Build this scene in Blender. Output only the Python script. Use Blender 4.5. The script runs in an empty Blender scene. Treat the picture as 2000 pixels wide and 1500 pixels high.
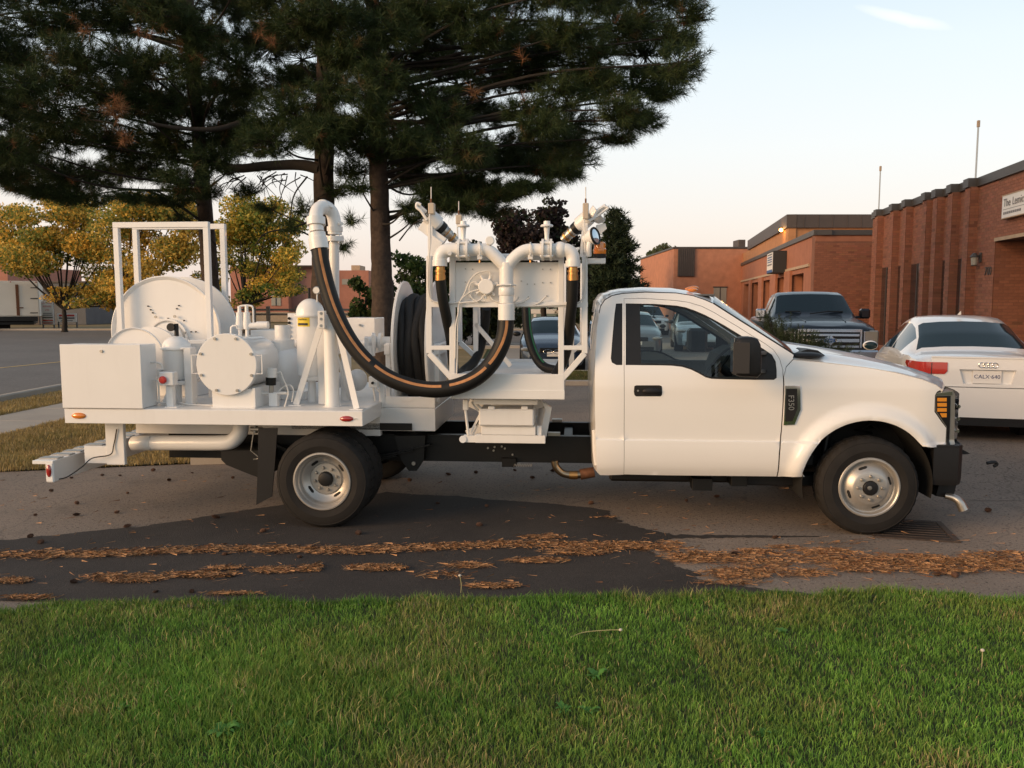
import bpy, bmesh, math, random
import numpy as np
from mathutils import Vector, Matrix
from mathutils.geometry import delaunay_2d_cdt

random.seed(7)
RNG = np.random.default_rng(11)
SC = bpy.context.scene
COL = SC.collection
R = math.radians

# ------------------------------------------------------------------ camera, sky, sun, exposure
F = 1640.0                      # focal length in photo pixels (2000 wide)
CH = 1.83                       # camera height in metres
PITCH = math.atan(160 / F)
cam_data = bpy.data.cameras.new('camera')
cam_data.sensor_width = 36.0
cam_data.lens = 36.0 * F / 2000.0
cam_data.clip_end = 2000.0
cam_data.clip_start = 0.05
cam = bpy.data.objects.new('camera', cam_data)
cam.location = (0, 0, CH)
cam.rotation_euler = (R(90) - PITCH, 0, 0)
COL.objects.link(cam)
SC.camera = cam

SUN_AZ = R(60)                  # how far left of straight behind the camera the glow sits
SUN_EL = R(15)
SUN_DIR = Vector((-math.sin(SUN_AZ) * math.cos(SUN_EL), -math.cos(SUN_AZ) * math.cos(SUN_EL), math.sin(SUN_EL)))
world = bpy.data.worlds.new('World')
SC.world = world
world.use_nodes = True
wn, wl = world.node_tree.nodes, world.node_tree.links
wn.clear()
w_out = wn.new('ShaderNodeOutputWorld')
w_add = wn.new('ShaderNodeAddShader')
w_b1 = wn.new('ShaderNodeBackground')
w_b2 = wn.new('ShaderNodeBackground')
w_sky = wn.new('ShaderNodeTexSky')
w_sky.sky_type = 'NISHITA'
w_sky.sun_disc = False
w_sky.sun_elevation = SUN_EL
w_sky.sun_rotation = math.atan2(SUN_DIR.x, SUN_DIR.y)
w_sky.dust_density = 3.0
w_tc = wn.new('ShaderNodeTexCoord')
w_sep = wn.new('ShaderNodeSeparateXYZ')
w_ramp = wn.new('ShaderNodeValToRGB')
wl.new(w_tc.outputs['Generated'], w_sep.inputs[0])
wl.new(w_sep.outputs['Z'], w_ramp.inputs[0])
_e = w_ramp.color_ramp.elements
_e[0].position = 0.0
_e[0].color = (0.86, 0.69, 0.61, 1)
_e[1].position = 1.0
_e[1].color = (0.24, 0.29, 0.35, 1)
for _p, _c in ((0.08, (0.89, 0.78, 0.71, 1)), (0.17, (0.86, 0.85, 0.82, 1)), (0.26, (0.79, 0.85, 0.87, 1)), (0.36, (0.64, 0.76, 0.82, 1)), (0.6, (0.36, 0.43, 0.50, 1))):
    _n = _e.new(_p)
    _n.color = _c
wl.new(w_sky.outputs[0], w_b1.inputs[0])
def w_math(op, a, b=None):
    n = wn.new('ShaderNodeMath')
    n.operation = op
    for i, v_ in enumerate((a, b)):
        if v_ is None:
            continue
        if isinstance(v_, (int, float)):
            n.inputs[i].default_value = v_
        else:
            wl.new(v_, n.inputs[i])
    return n.outputs[0]
# one faint cloud wisp, high on the right
w_y = w_math('MAXIMUM', w_sep.outputs['Y'], 0.05)
w_u = w_math('SUBTRACT', w_math('DIVIDE', w_sep.outputs['X'], w_y), 0.4496)
w_v = w_math('SUBTRACT', w_math('DIVIDE', w_sep.outputs['Z'], w_y), 0.3246)
w_nz = wn.new('ShaderNodeTexNoise')
w_nz.inputs['Scale'].default_value = 26
w_nz.inputs['Detail'].default_value = 6
wl.new(w_tc.outputs['Generated'], w_nz.inputs['Vector'])
w_a = w_math('DIVIDE', w_math('ABSOLUTE', w_u), 0.060)
w_bb = w_math('ADD', w_v, w_math('MULTIPLY', w_u, 0.205))
w_bb = w_math('ADD', w_bb, w_math('MULTIPLY', w_math('SUBTRACT', w_nz.outputs['Fac'], 0.5), 0.010))
w_bb = w_math('DIVIDE', w_math('ABSOLUTE', w_bb), 0.0085)
w_m = w_math('SUBTRACT', 1.0, w_math('ADD', w_math('MULTIPLY', w_a, w_a), w_math('MULTIPLY', w_bb, w_bb)))
w_m = w_math('MULTIPLY', w_math('MAXIMUM', w_m, 0.0), 0.75)
w_mix = wn.new('ShaderNodeMixRGB')
w_mix.inputs[2].default_value = (1.0, 0.99, 0.98, 1)
wl.new(w_m, w_mix.inputs[0])
wl.new(w_ramp.outputs[0], w_mix.inputs[1])
wl.new(w_mix.outputs[0], w_b2.inputs[0])
w_b1.inputs[1].default_value = 0.04
w_b2.inputs[1].default_value = 0.79
wl.new(w_b1.outputs[0], w_add.inputs[0])
wl.new(w_b2.outputs[0], w_add.inputs[1])
wl.new(w_add.outputs[0], w_out.inputs[0])

sun_data = bpy.data.lights.new('sun', 'SUN')
sun_data.energy = 2.2
sun_data.angle = R(28)
sun_data.color = (1.0, 0.60, 0.30)
sun = bpy.data.objects.new('sun', sun_data)
sun.rotation_euler = SUN_DIR.to_track_quat('Z', 'Y').to_euler()
sun.location = (-10, -10, 12)
COL.objects.link(sun)
SC.view_settings.view_transform = 'Standard'
SC.view_settings.look = 'None'
SC.view_settings.exposure = 0.3
SC.view_settings.gamma = 1.0
SC.view_settings.use_curve_mapping = False
SC.cycles.max_bounces = 6
SC.cycles.transparent_max_bounces = 16

# ------------------------------------------------------------------ survey helpers: photo pixel -> metres
_cp, _sp = math.cos(PITCH), math.sin(PITCH)
def ray(px, py):
    u = (px - 1000) / F
    v = (750 - py) / F
    return Vector((u, _cp + v * _sp, -_sp + v * _cp))
CAM = Vector((0, 0, CH))
def at(px, py, Y):
    r = ray(px, py)
    return CAM + r * (Y / r.y)
def gnd(px, py, z=0.0):
    r = ray(px, py)
    return CAM + r * ((z - CH) / r.z)

# ------------------------------------------------------------------ materials
MATS = {}
def mk(name, col, rough=0.5, metal=0.0, coat=0.0, var=0.0, vscale=4.0, bump=0.0, bscale=60.0, attr=None, spec=0.5, trans=0.0, coat_rough=0.05, obj_random=0.0, dirt=0.0):
    m = bpy.data.materials.new(name)
    m.use_nodes = True
    nt = m.node_tree
    b = nt.nodes['Principled BSDF']
    b.inputs['Roughness'].default_value = rough
    b.inputs['Metallic'].default_value = metal
    b.inputs['Coat Weight'].default_value = coat
    b.inputs['Coat Roughness'].default_value = coat_rough
    b.inputs['Specular IOR Level'].default_value = spec
    b.inputs['Base Color'].default_value = (*col, 1)
    src = None
    if attr:
        a = nt.nodes.new('ShaderNodeAttribute')
        a.attribute_name = attr
        src = a.outputs['Color']
    if var > 0 or dirt > 0:
        tc = nt.nodes.new('ShaderNodeTexCoord')
        nz = nt.nodes.new('ShaderNodeTexNoise')
        nz.inputs['Scale'].default_value = vscale
        nz.inputs['Detail'].default_value = 6
        nt.links.new(tc.outputs['Object'], nz.inputs['Vector'])
        mr = nt.nodes.new('ShaderNodeMapRange')
        mr.inputs[1].default_value = 0.25
        mr.inputs[2].default_value = 0.75
        mr.inputs[3].default_value = 1 - var
        mr.inputs[4].default_value = 1 + var
        nt.links.new(nz.outputs['Fac'], mr.inputs[0])
        mx = nt.nodes.new('ShaderNodeVectorMath')
        mx.operation = 'SCALE'
        if src:
            nt.links.new(src, mx.inputs[0])
        else:
            mx.inputs[0].default_value = col
        nt.links.new(mr.outputs[0], mx.inputs['Scale'])
        src = mx.outputs[0]
        if dirt > 0:
            mp_ = nt.nodes.new('ShaderNodeMapping')
            mp_.inputs['Scale'].default_value = (7, 7, 1.1)
            n3 = nt.nodes.new('ShaderNodeTexNoise')
            n3.inputs['Scale'].default_value = 1.6
            n3.inputs['Detail'].default_value = 8
            n3.inputs['Roughness'].default_value = .7
            nt.links.new(tc.outputs['Object'], mp_.inputs[0])
            nt.links.new(mp_.outputs[0], n3.inputs['Vector'])
            r3 = nt.nodes.new('ShaderNodeMapRange')
            r3.inputs[1].default_value = .52
            r3.inputs[2].default_value = .78
            r3.inputs[4].default_value = dirt
            nt.links.new(n3.outputs['Fac'], r3.inputs[0])
            m3 = nt.nodes.new('ShaderNodeMixRGB')
            m3.inputs[2].default_value = (.30, .25, .19, 1)
            nt.links.new(r3.outputs[0], m3.inputs[0])
            nt.links.new(src, m3.inputs[1])
            src = m3.outputs[0]
    if obj_random > 0:
        oi = nt.nodes.new('ShaderNodeObjectInfo')
        mr2 = nt.nodes.new('ShaderNodeMapRange')
        mr2.inputs[3].default_value = 1 - obj_random
        mr2.inputs[4].default_value = 1 + obj_random
        nt.links.new(oi.outputs['Random'], mr2.inputs[0])
        mx = nt.nodes.new('ShaderNodeVectorMath')
        mx.operation = 'SCALE'
        if src:
            nt.links.new(src, mx.inputs[0])
        else:
            mx.inputs[0].default_value = col
        nt.links.new(mr2.outputs[0], mx.inputs['Scale'])
        src = mx.outputs[0]
    if src:
        nt.links.new(src, b.inputs['Base Color'])
    if bump > 0:
        tc = nt.nodes.new('ShaderNodeTexCoord')
        nz = nt.nodes.new('ShaderNodeTexNoise')
        nz.inputs['Scale'].default_value = bscale
        nz.inputs['Detail'].default_value = 5
        nt.links.new(tc.outputs['Object'], nz.inputs['Vector'])
        bp = nt.nodes.new('ShaderNodeBump')
        bp.inputs['Strength'].default_value = bump
        bp.inputs['Distance'].default_value = 0.01
        nt.links.new(nz.outputs['Fac'], bp.inputs['Height'])
        nt.links.new(bp.outputs[0], b.inputs['Normal'])
    if trans > 0:
        tr = nt.nodes.new('ShaderNodeBsdfTranslucent')
        if src:
            nt.links.new(src, tr.inputs[0])
        else:
            tr.inputs[0].default_value = (*col, 1)
        mxs = nt.nodes.new('ShaderNodeMixShader')
        mxs.inputs[0].default_value = trans
        nt.links.new(b.outputs[0], mxs.inputs[1])
        nt.links.new(tr.outputs[0], mxs.inputs[2])
        nt.links.new(mxs.outputs[0], nt.nodes['Material Output'].inputs[0])
    MATS[name] = m
    return m

def mk_glass(name, tint, refl=1.0, rough=0.02, ior=1.5):
    m = bpy.data.materials.new(name)
    m.use_nodes = True
    nt = m.node_tree
    nt.nodes.clear()
    o = nt.nodes.new('ShaderNodeOutputMaterial')
    t = nt.nodes.new('ShaderNodeBsdfTransparent')
    t.inputs[0].default_value = (*tint, 1)
    g = nt.nodes.new('ShaderNodeBsdfGlossy')
    g.inputs['Roughness'].default_value = rough
    g.inputs[0].default_value = (refl, refl, refl, 1)
    fr = nt.nodes.new('ShaderNodeFresnel')
    fr.inputs[0].default_value = ior
    mx = nt.nodes.new('ShaderNodeMixShader')
    nt.links.new(fr.outputs[0], mx.inputs[0])
    nt.links.new(t.outputs[0], mx.inputs[1])
    nt.links.new(g.outputs[0], mx.inputs[2])
    nt.links.new(mx.outputs[0], o.inputs[0])
    MATS[name] = m
    return m

def mk_ground(name, c1, c2, c3, big, fine, rough=0.9, bump=0.3, speck=0.35, crack=0.0, stain=0.0):
    """Worn mineral surface: large patches between c1 and c2, small specks of c3."""
    m = bpy.data.materials.new(name)
    m.use_nodes = True
    nt = m.node_tree
    b = nt.nodes['Principled BSDF']
    b.inputs['Roughness'].default_value = rough
    b.inputs['Specular IOR Level'].default_value = 0.3
    tc = nt.nodes.new('ShaderNodeTexCoord')
    n1 = nt.nodes.new('ShaderNodeTexNoise')
    n1.inputs['Scale'].default_value = big
    n1.inputs['Detail'].default_value = 8
    n1.inputs['Roughness'].default_value = 0.65
    n2 = nt.nodes.new('ShaderNodeTexNoise')
    n2.inputs['Scale'].default_value = fine
    n2.inputs['Detail'].default_value = 3
    for n in (n1, n2):
        nt.links.new(tc.outputs['Object'], n.inputs['Vector'])
    r1 = nt.nodes.new('ShaderNodeMapRange')
    r1.inputs[1].default_value = 0.35
    r1.inputs[2].default_value = 0.65
    nt.links.new(n1.outputs['Fac'], r1.inputs[0])
    x1 = nt.nodes.new('ShaderNodeMixRGB')
    x1.inputs[1].default_value = (*c1, 1)
    x1.inputs[2].default_value = (*c2, 1)
    nt.links.new(r1.outputs[0], x1.inputs[0])
    r2 = nt.nodes.new('ShaderNodeMapRange')
    r2.inputs[1].default_value = 0.55
    r2.inputs[2].default_value = 0.72
    r2.inputs[4].default_value = speck
    nt.links.new(n2.outputs['Fac'], r2.inputs[0])
    x2 = nt.nodes.new('ShaderNodeMixRGB')
    x2.inputs[2].default_value = (*c3, 1)
    nt.links.new(x1.outputs[0], x2.inputs[1])
    nt.links.new(r2.outputs[0], x2.inputs[0])
    col_out = x2.outputs[0]
    def darken(fac_socket, colr, amount, lo, hi, invert=False):
        r = nt.nodes.new('ShaderNodeMapRange')
        r.inputs[1].default_value = lo
        r.inputs[2].default_value = hi
        r.inputs[3].default_value = amount if invert else 0
        r.inputs[4].default_value = 0 if invert else amount
        nt.links.new(fac_socket, r.inputs[0])
        x = nt.nodes.new('ShaderNodeMixRGB')
        x.inputs[2].default_value = (*colr, 1)
        nt.links.new(r.outputs[0], x.inputs[0])
        nt.links.new(col_out, x.inputs[1])
        return x.outputs[0]
    if stain > 0:
        n4 = nt.nodes.new('ShaderNodeTexNoise')
        n4.inputs['Scale'].default_value = 1.7
        n4.inputs['Detail'].default_value = 9
        n4.inputs['Roughness'].default_value = .72
        nt.links.new(tc.outputs['Object'], n4.inputs['Vector'])
        col_out = darken(n4.outputs['Fac'], (.035, .029, .025), stain, .55, .74)
        n6 = nt.nodes.new('ShaderNodeTexNoise')
        n6.inputs['Scale'].default_value = 38
        n6.inputs['Detail'].default_value = 2
        nt.links.new(tc.outputs['Object'], n6.inputs['Vector'])
        col_out = darken(n6.outputs['Fac'], (.03, .026, .023), .75, .58, .68)
    if crack > 0:
        n5 = nt.nodes.new('ShaderNodeTexNoise')
        n5.inputs['Scale'].default_value = 2.2
        n5.inputs['Detail'].default_value = 6
        nt.links.new(tc.outputs['Object'], n5.inputs['Vector'])
        ad = nt.nodes.new('ShaderNodeVectorMath')
        ad.operation = 'MULTIPLY_ADD'
        ad.inputs[1].default_value = (.45, .45, .45)
        nt.links.new(n5.outputs['Color'], ad.inputs[0])
        nt.links.new(tc.outputs['Object'], ad.inputs[2])
        vo = nt.nodes.new('ShaderNodeTexVoronoi')
        vo.feature = 'DISTANCE_TO_EDGE'
        vo.inputs['Scale'].default_value = .42
        nt.links.new(ad.outputs[0], vo.inputs['Vector'])
        col_out = darken(vo.outputs['Distance'], (.02, .017, .015), crack, .0012, .0045, True)
    nt.links.new(col_out, b.inputs['Base Color'])
    bp = nt.nodes.new('ShaderNodeBump')
    bp.inputs['Strength'].default_value = bump
    bp.inputs['Distance'].default_value = 0.006
    nt.links.new(n2.outputs['Fac'], bp.inputs['Height'])
    nt.links.new(bp.outputs[0], b.inputs['Normal'])
    MATS[name] = m
    return m

def mk_emit(name, col, strength):
    m = bpy.data.materials.new(name)
    m.use_nodes = True
    b = m.node_tree.nodes['Principled BSDF']
    b.inputs['Base Color'].default_value = (*col, 1)
    b.inputs['Emission Color'].default_value = (*col, 1)
    b.inputs['Emission Strength'].default_value = strength
    MATS[name] = m
    return m

WHITE = mk('white_truck_paint', (0.80, 0.79, 0.77), 0.32, 0, 0.7, var=0.015, vscale=2.0)
EQUIP = mk('white_equipment_enamel', (0.77, 0.765, 0.75), 0.38, 0, 0.35, var=0.02, vscale=3.0, bump=0.05, bscale=40, dirt=.07)
DECKW = mk('white_deck_paint', (0.70, 0.69, 0.67), 0.5, 0, 0.1, var=0.06, vscale=6.0, dirt=.22)
BLACK = mk('black_chassis_paint', (0.006, 0.006, 0.006), 0.45, 0, 0.0, spec=.35, var=0.2, vscale=8)
PLAST = mk('black_textured_plastic', (0.009, 0.009, 0.010), 0.5, 0, 0, spec=.35, var=0.12, vscale=30, bump=0.06, bscale=300)
RUBBER = mk('tyre_rubber', (0.015, 0.0135, 0.0125), 0.8, 0, 0, spec=.3, var=0.25, vscale=9, bump=0.1, bscale=120)
HOSE = mk('hose_rubber', (0.007, 0.007, 0.007), 0.55, 0, 0, spec=.35, var=0.15, vscale=14, bump=0.08, bscale=90)
HOSEOLD = mk('dusty_hose_rubber', (0.013, 0.0115, 0.0105), 0.7, 0, 0, var=0.35, vscale=18, bump=0.2, bscale=60)
STRIPE = mk('orange_hose_stripe', (0.42, 0.19, 0.07), 0.6, var=0.25, vscale=25)
GREENS = mk('green_hose_stripe', (0.02, 0.16, 0.06), 0.55)
STEEL = mk('painted_silver_wheel', (0.42, 0.40, 0.37), 0.38, 0.55, 0.1, var=0.06, vscale=12)
CHROME = mk('chrome', (0.62, 0.62, 0.63), 0.12, 1.0)
ZINC = mk('zinc_bolt', (0.45, 0.43, 0.40), 0.35, 0.9)
BRASS = mk('brass', (0.50, 0.27, 0.10), 0.42, 1.0, var=0.1, vscale=20)
EXHAUST = mk('heat_stained_exhaust_steel', (0.36, 0.28, 0.19), 0.3, 1.0, var=0.25, vscale=10)
RUSTY = mk('rusty_steel', (0.16, 0.07, 0.035), 0.7, 0.4, var=0.35, vscale=25)
AMBER = mk('amber_lens', (0.75, 0.22, 0.02), 0.15, 0, 0.8, spec=0.7)
REDL = mk('red_lens', (0.36, 0.02, 0.015), 0.15, 0, 0.8, spec=0.7)
REDK = mk('red_button_plastic', (0.55, 0.03, 0.02), 0.35, 0, 0.3)
GRAYL = mk('grey_lens', (0.30, 0.29, 0.26), 0.1, 0.3, 0.9)
DARK = mk('dark_recess', (0.006, 0.006, 0.006), 0.8)
SEAT = mk('grey_seat_cloth', (0.10, 0.105, 0.105), 0.85, var=0.15, vscale=30)
YELLOW = mk('yellow_label', (0.70, 0.52, 0.03), 0.5)
WHITEL = mk('white_label', (0.75, 0.74, 0.72), 0.5)
INK = mk('black_ink', (0.02, 0.02, 0.02), 0.6)
CABLE = mk('white_cable', (0.70, 0.68, 0.64), 0.45)
GLASS = mk_glass('clear_side_glass', (0.84, 0.92, 0.90))
WSGLASS = mk_glass('tinted_windscreen', (0.62, 0.75, 0.75), ior=2.0)
CARGLASS = mk('dark_car_glass', (0.008, 0.021, 0.028), 0.05, 0, 0.0, spec=0.3)
ASPH = mk_ground('weathered_asphalt', (0.250, 0.198, 0.157), (0.185, 0.150, 0.122), (0.42, 0.35, 0.29), 0.55, 95, bump=.9, speck=.7, crack=.28, stain=.45)
PATCH = mk_ground('fresh_asphalt', (0.032, 0.028, 0.026), (0.052, 0.044, 0.039), (0.095, 0.083, 0.074), 1.2, 110, bump=0.7, speck=0.55, stain=.25)
ROAD = mk_ground('street_asphalt', (0.165, 0.150, 0.138), (0.130, 0.120, 0.110), (0.22, 0.2, 0.185), 0.25, 40, crack=.2, stain=.3)
CONC = mk_ground('concrete', (0.42, 0.37, 0.31), (0.35, 0.31, 0.27), (0.5, 0.46, 0.40), 1.0, 60)
DIRT = mk_ground('dry_grass_soil', (0.235, 0.165, 0.078), (0.155, 0.118, 0.050), (0.33, 0.24, 0.115), 0.9, 25, bump=0.6, speck=0.6)
LAWN = mk_ground('lawn_soil', (0.030, 0.048, 0.012), (0.045, 0.05, 0.018), (0.06, 0.06, 0.025), 2.5, 40, bump=0.6)
TURF = mk_ground('far_grass', (0.085, 0.10, 0.03), (0.14, 0.12, 0.05), (0.12, 0.13, 0.05), 0.6, 20, bump=0.5, speck=0.5)

# ------------------------------------------------------------------ mesh builder
def V(*a):
    return Vector(a)

def cr(pts, n=8):
    """Catmull-Rom through the points."""
    P = [Vector(p) for p in pts]
    P = [P[0] * 2 - P[1]] + P + [P[-1] * 2 - P[-2]]
    out = []
    for i in range(1, len(P) - 2):
        a, b, c, d = P[i - 1], P[i], P[i + 1], P[i + 2]
        for k in range(n):
            t = k / n
            out.append(0.5 * ((2 * b) + (c - a) * t + (2 * a - 5 * b + 4 * c - d) * t * t + (3 * b - a - 3 * c + d) * t ** 3))
    out.append(P[-2])
    return out

class MB:
    def __init__(s):
        s.v = []
        s.f = []
        s.raw = False
    def add(s, vs, fs):
        o = len(s.v)
        s.v += [tuple(x) for x in vs]
        s.f += [tuple(i + o for i in f) for f in fs]
        return s
    def _cbox(s, c, X, Y, Z, hx, hy, hz, ch):
        ch = min(ch, hx * 0.45, hy * 0.45, hz * 0.45)
        vs, idx = [], {}
        for sx in (-1, 1):
            for sy in (-1, 1):
                for sz in (-1, 1):
                    for a in range(3):
                        e = [hx - ch, hy - ch, hz - ch]
                        e[a] += ch
                        idx[(sx, sy, sz, a)] = len(vs)
                        vs.append(c + X * (sx * e[0]) + Y * (sy * e[1]) + Z * (sz * e[2]))
        fs = []
        for sgn in (-1, 1):
            fs.append([idx[(sgn, a, b, 0)] for a, b in ((-1, -1), (1, -1), (1, 1), (-1, 1))])
            fs.append([idx[(a, sgn, b, 1)] for a, b in ((-1, -1), (1, -1), (1, 1), (-1, 1))])
            fs.append([idx[(a, b, sgn, 2)] for a, b in ((-1, -1), (1, -1), (1, 1), (-1, 1))])
        for a in (-1, 1):
            for b in (-1, 1):
                fs.append([idx[(a, b, -1, 0)], idx[(a, b, 1, 0)], idx[(a, b, 1, 1)], idx[(a, b, -1, 1)]])
                fs.append([idx[(a, -1, b, 0)], idx[(a, 1, b, 0)], idx[(a, 1, b, 2)], idx[(a, -1, b, 2)]])
                fs.append([idx[(-1, a, b, 1)], idx[(1, a, b, 1)], idx[(1, a, b, 2)], idx[(-1, a, b, 2)]])
                for c3 in (-1, 1):
                    fs.append([idx[(a, b, c3, 0)], idx[(a, b, c3, 1)], idx[(a, b, c3, 2)]])
        return s.add(vs, fs)
    def box(s, x0, x1, y0, y1, z0, z1, ch=0.004):
        return s._cbox(V((x0 + x1) / 2, (y0 + y1) / 2, (z0 + z1) / 2), V(1, 0, 0), V(0, 1, 0), V(0, 0, 1),
                       abs(x1 - x0) / 2, abs(y1 - y0) / 2, abs(z1 - z0) / 2, ch)
    def bar(s, p0, p1, w, h, up=(0, 1, 0), ch=0.003):
        """Beam from p0 to p1; w across the plane of 'up', h along up."""
        p0, p1 = Vector(p0), Vector(p1)
        X = (p1 - p0)
        L = X.length
        X = X / L
        U = Vector(up)
        Z = (U - X * U.dot(X)).normalized()
        Y = Z.cross(X)
        return s._cbox((p0 + p1) / 2, X, Y, Z, L / 2, w / 2, h / 2, ch)
    def tube(s, path, r, n=12, caps=True, closed=False):
        P = [Vector(p) for p in path]
        m = len(P)
        rs = r if isinstance(r, (list, tuple)) else [r] * m
        T = []
        for i in range(m):
            if closed:
                t = P[(i + 1) % m] - P[i - 1]
            else:
                t = P[min(i + 1, m - 1)] - P[max(i - 1, 0)]
            T.append(t.normalized() if t.length > 1e-9 else Vector((0, 0, 1)))
        ref = Vector((0, 0, 1)) if abs(T[0].z) < 0.9 else Vector((1, 0, 0))
        U = (ref - T[0] * ref.dot(T[0])).normalized()
        vs, fs = [], []
        for i in range(m):
            U = (U - T[i] * U.dot(T[i]))
            U = U.normalized() if U.length > 1e-6 else T[i].orthogonal().normalized()
            W = T[i].cross(U)
            for k in range(n):
                a = 2 * math.pi * k / n
                vs.append(P[i] + (U * math.cos(a) + W * math.sin(a)) * rs[i])
        for i in range(m if closed else m - 1):
            j = (i + 1) % m
            for k in range(n):
                fs.append((i * n + k, i * n + (k + 1) % n, j * n + (k + 1) % n, j * n + k))
        if caps and not closed:
            fs.append(tuple(range(n - 1, -1, -1)))
            fs.append(tuple((m - 1) * n + k for k in range(n)))
        return s.add(vs, fs)
    def cyl(s, p0, p1, r0, r1=None, n=20):
        return s.tube([p0, p1], [r0, r0 if r1 is None else r1], n)
    def lathe(s, prof, org, axis=(0, 1, 0), n=32, mod=None, close=False):
        """prof: (radius, height along axis)."""
        A = Vector(axis).normalized()
        U = A.orthogonal().normalized() if abs(A.y) < 0.99 else Vector((1, 0, 0))
        W = A.cross(U)
        org = Vector(org)
        vs, fs = [], []
        for i, (r, h) in enumerate(prof):
            for k in range(n):
                a = 2 * math.pi * k / n
                rr = r * (mod(i, k) if mod else 1)
                vs.append(org + A * h + (U * math.cos(a) + W * math.sin(a)) * rr)
        m = len(prof)
        for i in range(m - 1):
            for k in range(n):
                fs.append((i * n + k, i * n + (k + 1) % n, (i + 1) * n + (k + 1) % n, (i + 1) * n + k))
        if close:
            for k in range(n):
                fs.append(((m - 1) * n + k, (m - 1) * n + (k + 1) % n, (k + 1) % n, k))
        return s.add(vs, fs)
    def ell(s, c, rx, ry, rz, n=16, m=10):
        c = Vector(c)
        vs, fs = [], []
        for i in range(m + 1):
            th = math.pi * i / m
            for k in range(n):
                a = 2 * math.pi * k / n
                vs.append(c + V(rx * math.sin(th) * math.cos(a), ry * math.sin(th) * math.sin(a), rz * math.cos(th)))
        for i in range(m):
            for k in range(n):
                fs.append((i * n + k, i * n + (k + 1) % n, (i + 1) * n + (k + 1) % n, (i + 1) * n + k))
        return s.add(vs, fs)
    def prism(s, poly, y0, y1):
        """poly of (x, z) extruded along y."""
        n = len(poly)
        vs = [V(x, y0, z) for x, z in poly] + [V(x, y1, z) for x, z in poly]
        fs = [tuple(range(n)), tuple(range(2 * n - 1, n - 1, -1))]
        fs += [(i, i + n, (i + 1) % n + n, (i + 1) % n) for i in range(n)]
        return s.add(vs, fs)
    def prismz(s, poly, z0, z1):
        n = len(poly)
        vs = [V(x, y, z0) for x, y in poly] + [V(x, y, z1) for x, y in poly]
        fs = [tuple(range(n)), tuple(range(2 * n - 1, n - 1, -1))]
        fs += [(i, i + n, (i + 1) % n + n, (i + 1) % n) for i in range(n)]
        return s.add(vs, fs)
    def grid(s, rows):
        m, n = len(rows), len(rows[0])
        vs = [p for r in rows for p in r]
        fs = [(i * n + k, i * n + k + 1, (i + 1) * n + k + 1, (i + 1) * n + k) for i in range(m - 1) for k in range(n - 1)]
        return s.add(vs, fs)
    def quad(s, a, b, c, d):
        return s.add([a, b, c, d], [(0, 1, 2, 3)])
    def panel(s, outline, surf, holes=(), grid=0.05, thick=0.018, zrows=()):
        """Sheet cut to 'outline' (x, z) with holes, laid on y = surf(x, z), edges turned in by 'thick'."""
        def dens(lp):
            out = []
            for i in range(len(lp)):
                a, b = lp[i], lp[(i + 1) % len(lp)]
                k = max(1, int(math.hypot(b[0] - a[0], b[1] - a[1]) / grid + 0.5))
                out += [(a[0] + (b[0] - a[0]) * j / k, a[1] + (b[1] - a[1]) * j / k) for j in range(k)]
            return out
        def inside(lp, x, z):
            c = False
            j = len(lp) - 1
            for i in range(len(lp)):
                xi, zi = lp[i]
                xj, zj = lp[j]
                if (zi > z) != (zj > z) and x < (xj - xi) * (z - zi) / (zj - zi + 1e-12) + xi:
                    c = not c
                j = i
            return c
        s.raw = True
        loops = [dens(outline)] + [dens(h) for h in holes]
        pts, edges = [], []
        for lp in loops:
            o = len(pts)
            pts += lp
            edges += [(o + i, o + (i + 1) % len(lp)) for i in range(len(lp))]
        bpts = np.array(pts)
        x0, x1 = min(p[0] for p in outline), max(p[0] for p in outline)
        z0, z1 = min(p[1] for p in outline), max(p[1] for p in outline)
        nx, nz = int((x1 - x0) / grid) + 1, int((z1 - z0) / grid) + 1
        for i in range(nx + 1):
            for j in range(nz + 1):
                x, z = x0 + i * grid + (grid / 2 if j % 2 else 0), z0 + j * grid
                if any(abs(z - q) < .014 for q in zrows):
                    continue
                if inside(loops[0], x, z) and not any(inside(h, x, z) for h in loops[1:]):
                    if np.min((bpts[:, 0] - x) ** 2 + (bpts[:, 1] - z) ** 2) > (grid * 0.5) ** 2:
                        pts.append((x, z))
        for z in zrows:
            for i in range(int((x1 - x0) / (grid * .6)) + 1):
                x = x0 + i * grid * .6
                if inside(loops[0], x, z) and not any(inside(h, x, z) for h in loops[1:]) and np.min((bpts[:, 0] - x) ** 2 + (bpts[:, 1] - z) ** 2) > .006 ** 2:
                    pts.append((x, z))
        vc, _, fc, _, _, _ = delaunay_2d_cdt([Vector(p) for p in pts], edges, [], 0, 1e-6)
        vs = [V(p.x, surf(p.x, p.y), p.y) for p in vc]
        fs = []
        for f in fc:
            cx = sum(vc[i].x for i in f) / len(f)
            cz = sum(vc[i].y for i in f) / len(f)
            if inside(loops[0], cx, cz) and not any(inside(h, cx, cz) for h in loops[1:]):
                fs.append(tuple(f))
        s.add(vs, fs)
        for lp in loops:
            n = len(lp)
            a = [V(x, surf(x, z), z) for x, z in lp]
            b = [V(x, surf(x, z) + thick, z) for x, z in lp]
            s.add(a + b, [(i, (i + 1) % n, n + (i + 1) % n, n + i) for i in range(n)])
        return s
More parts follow.
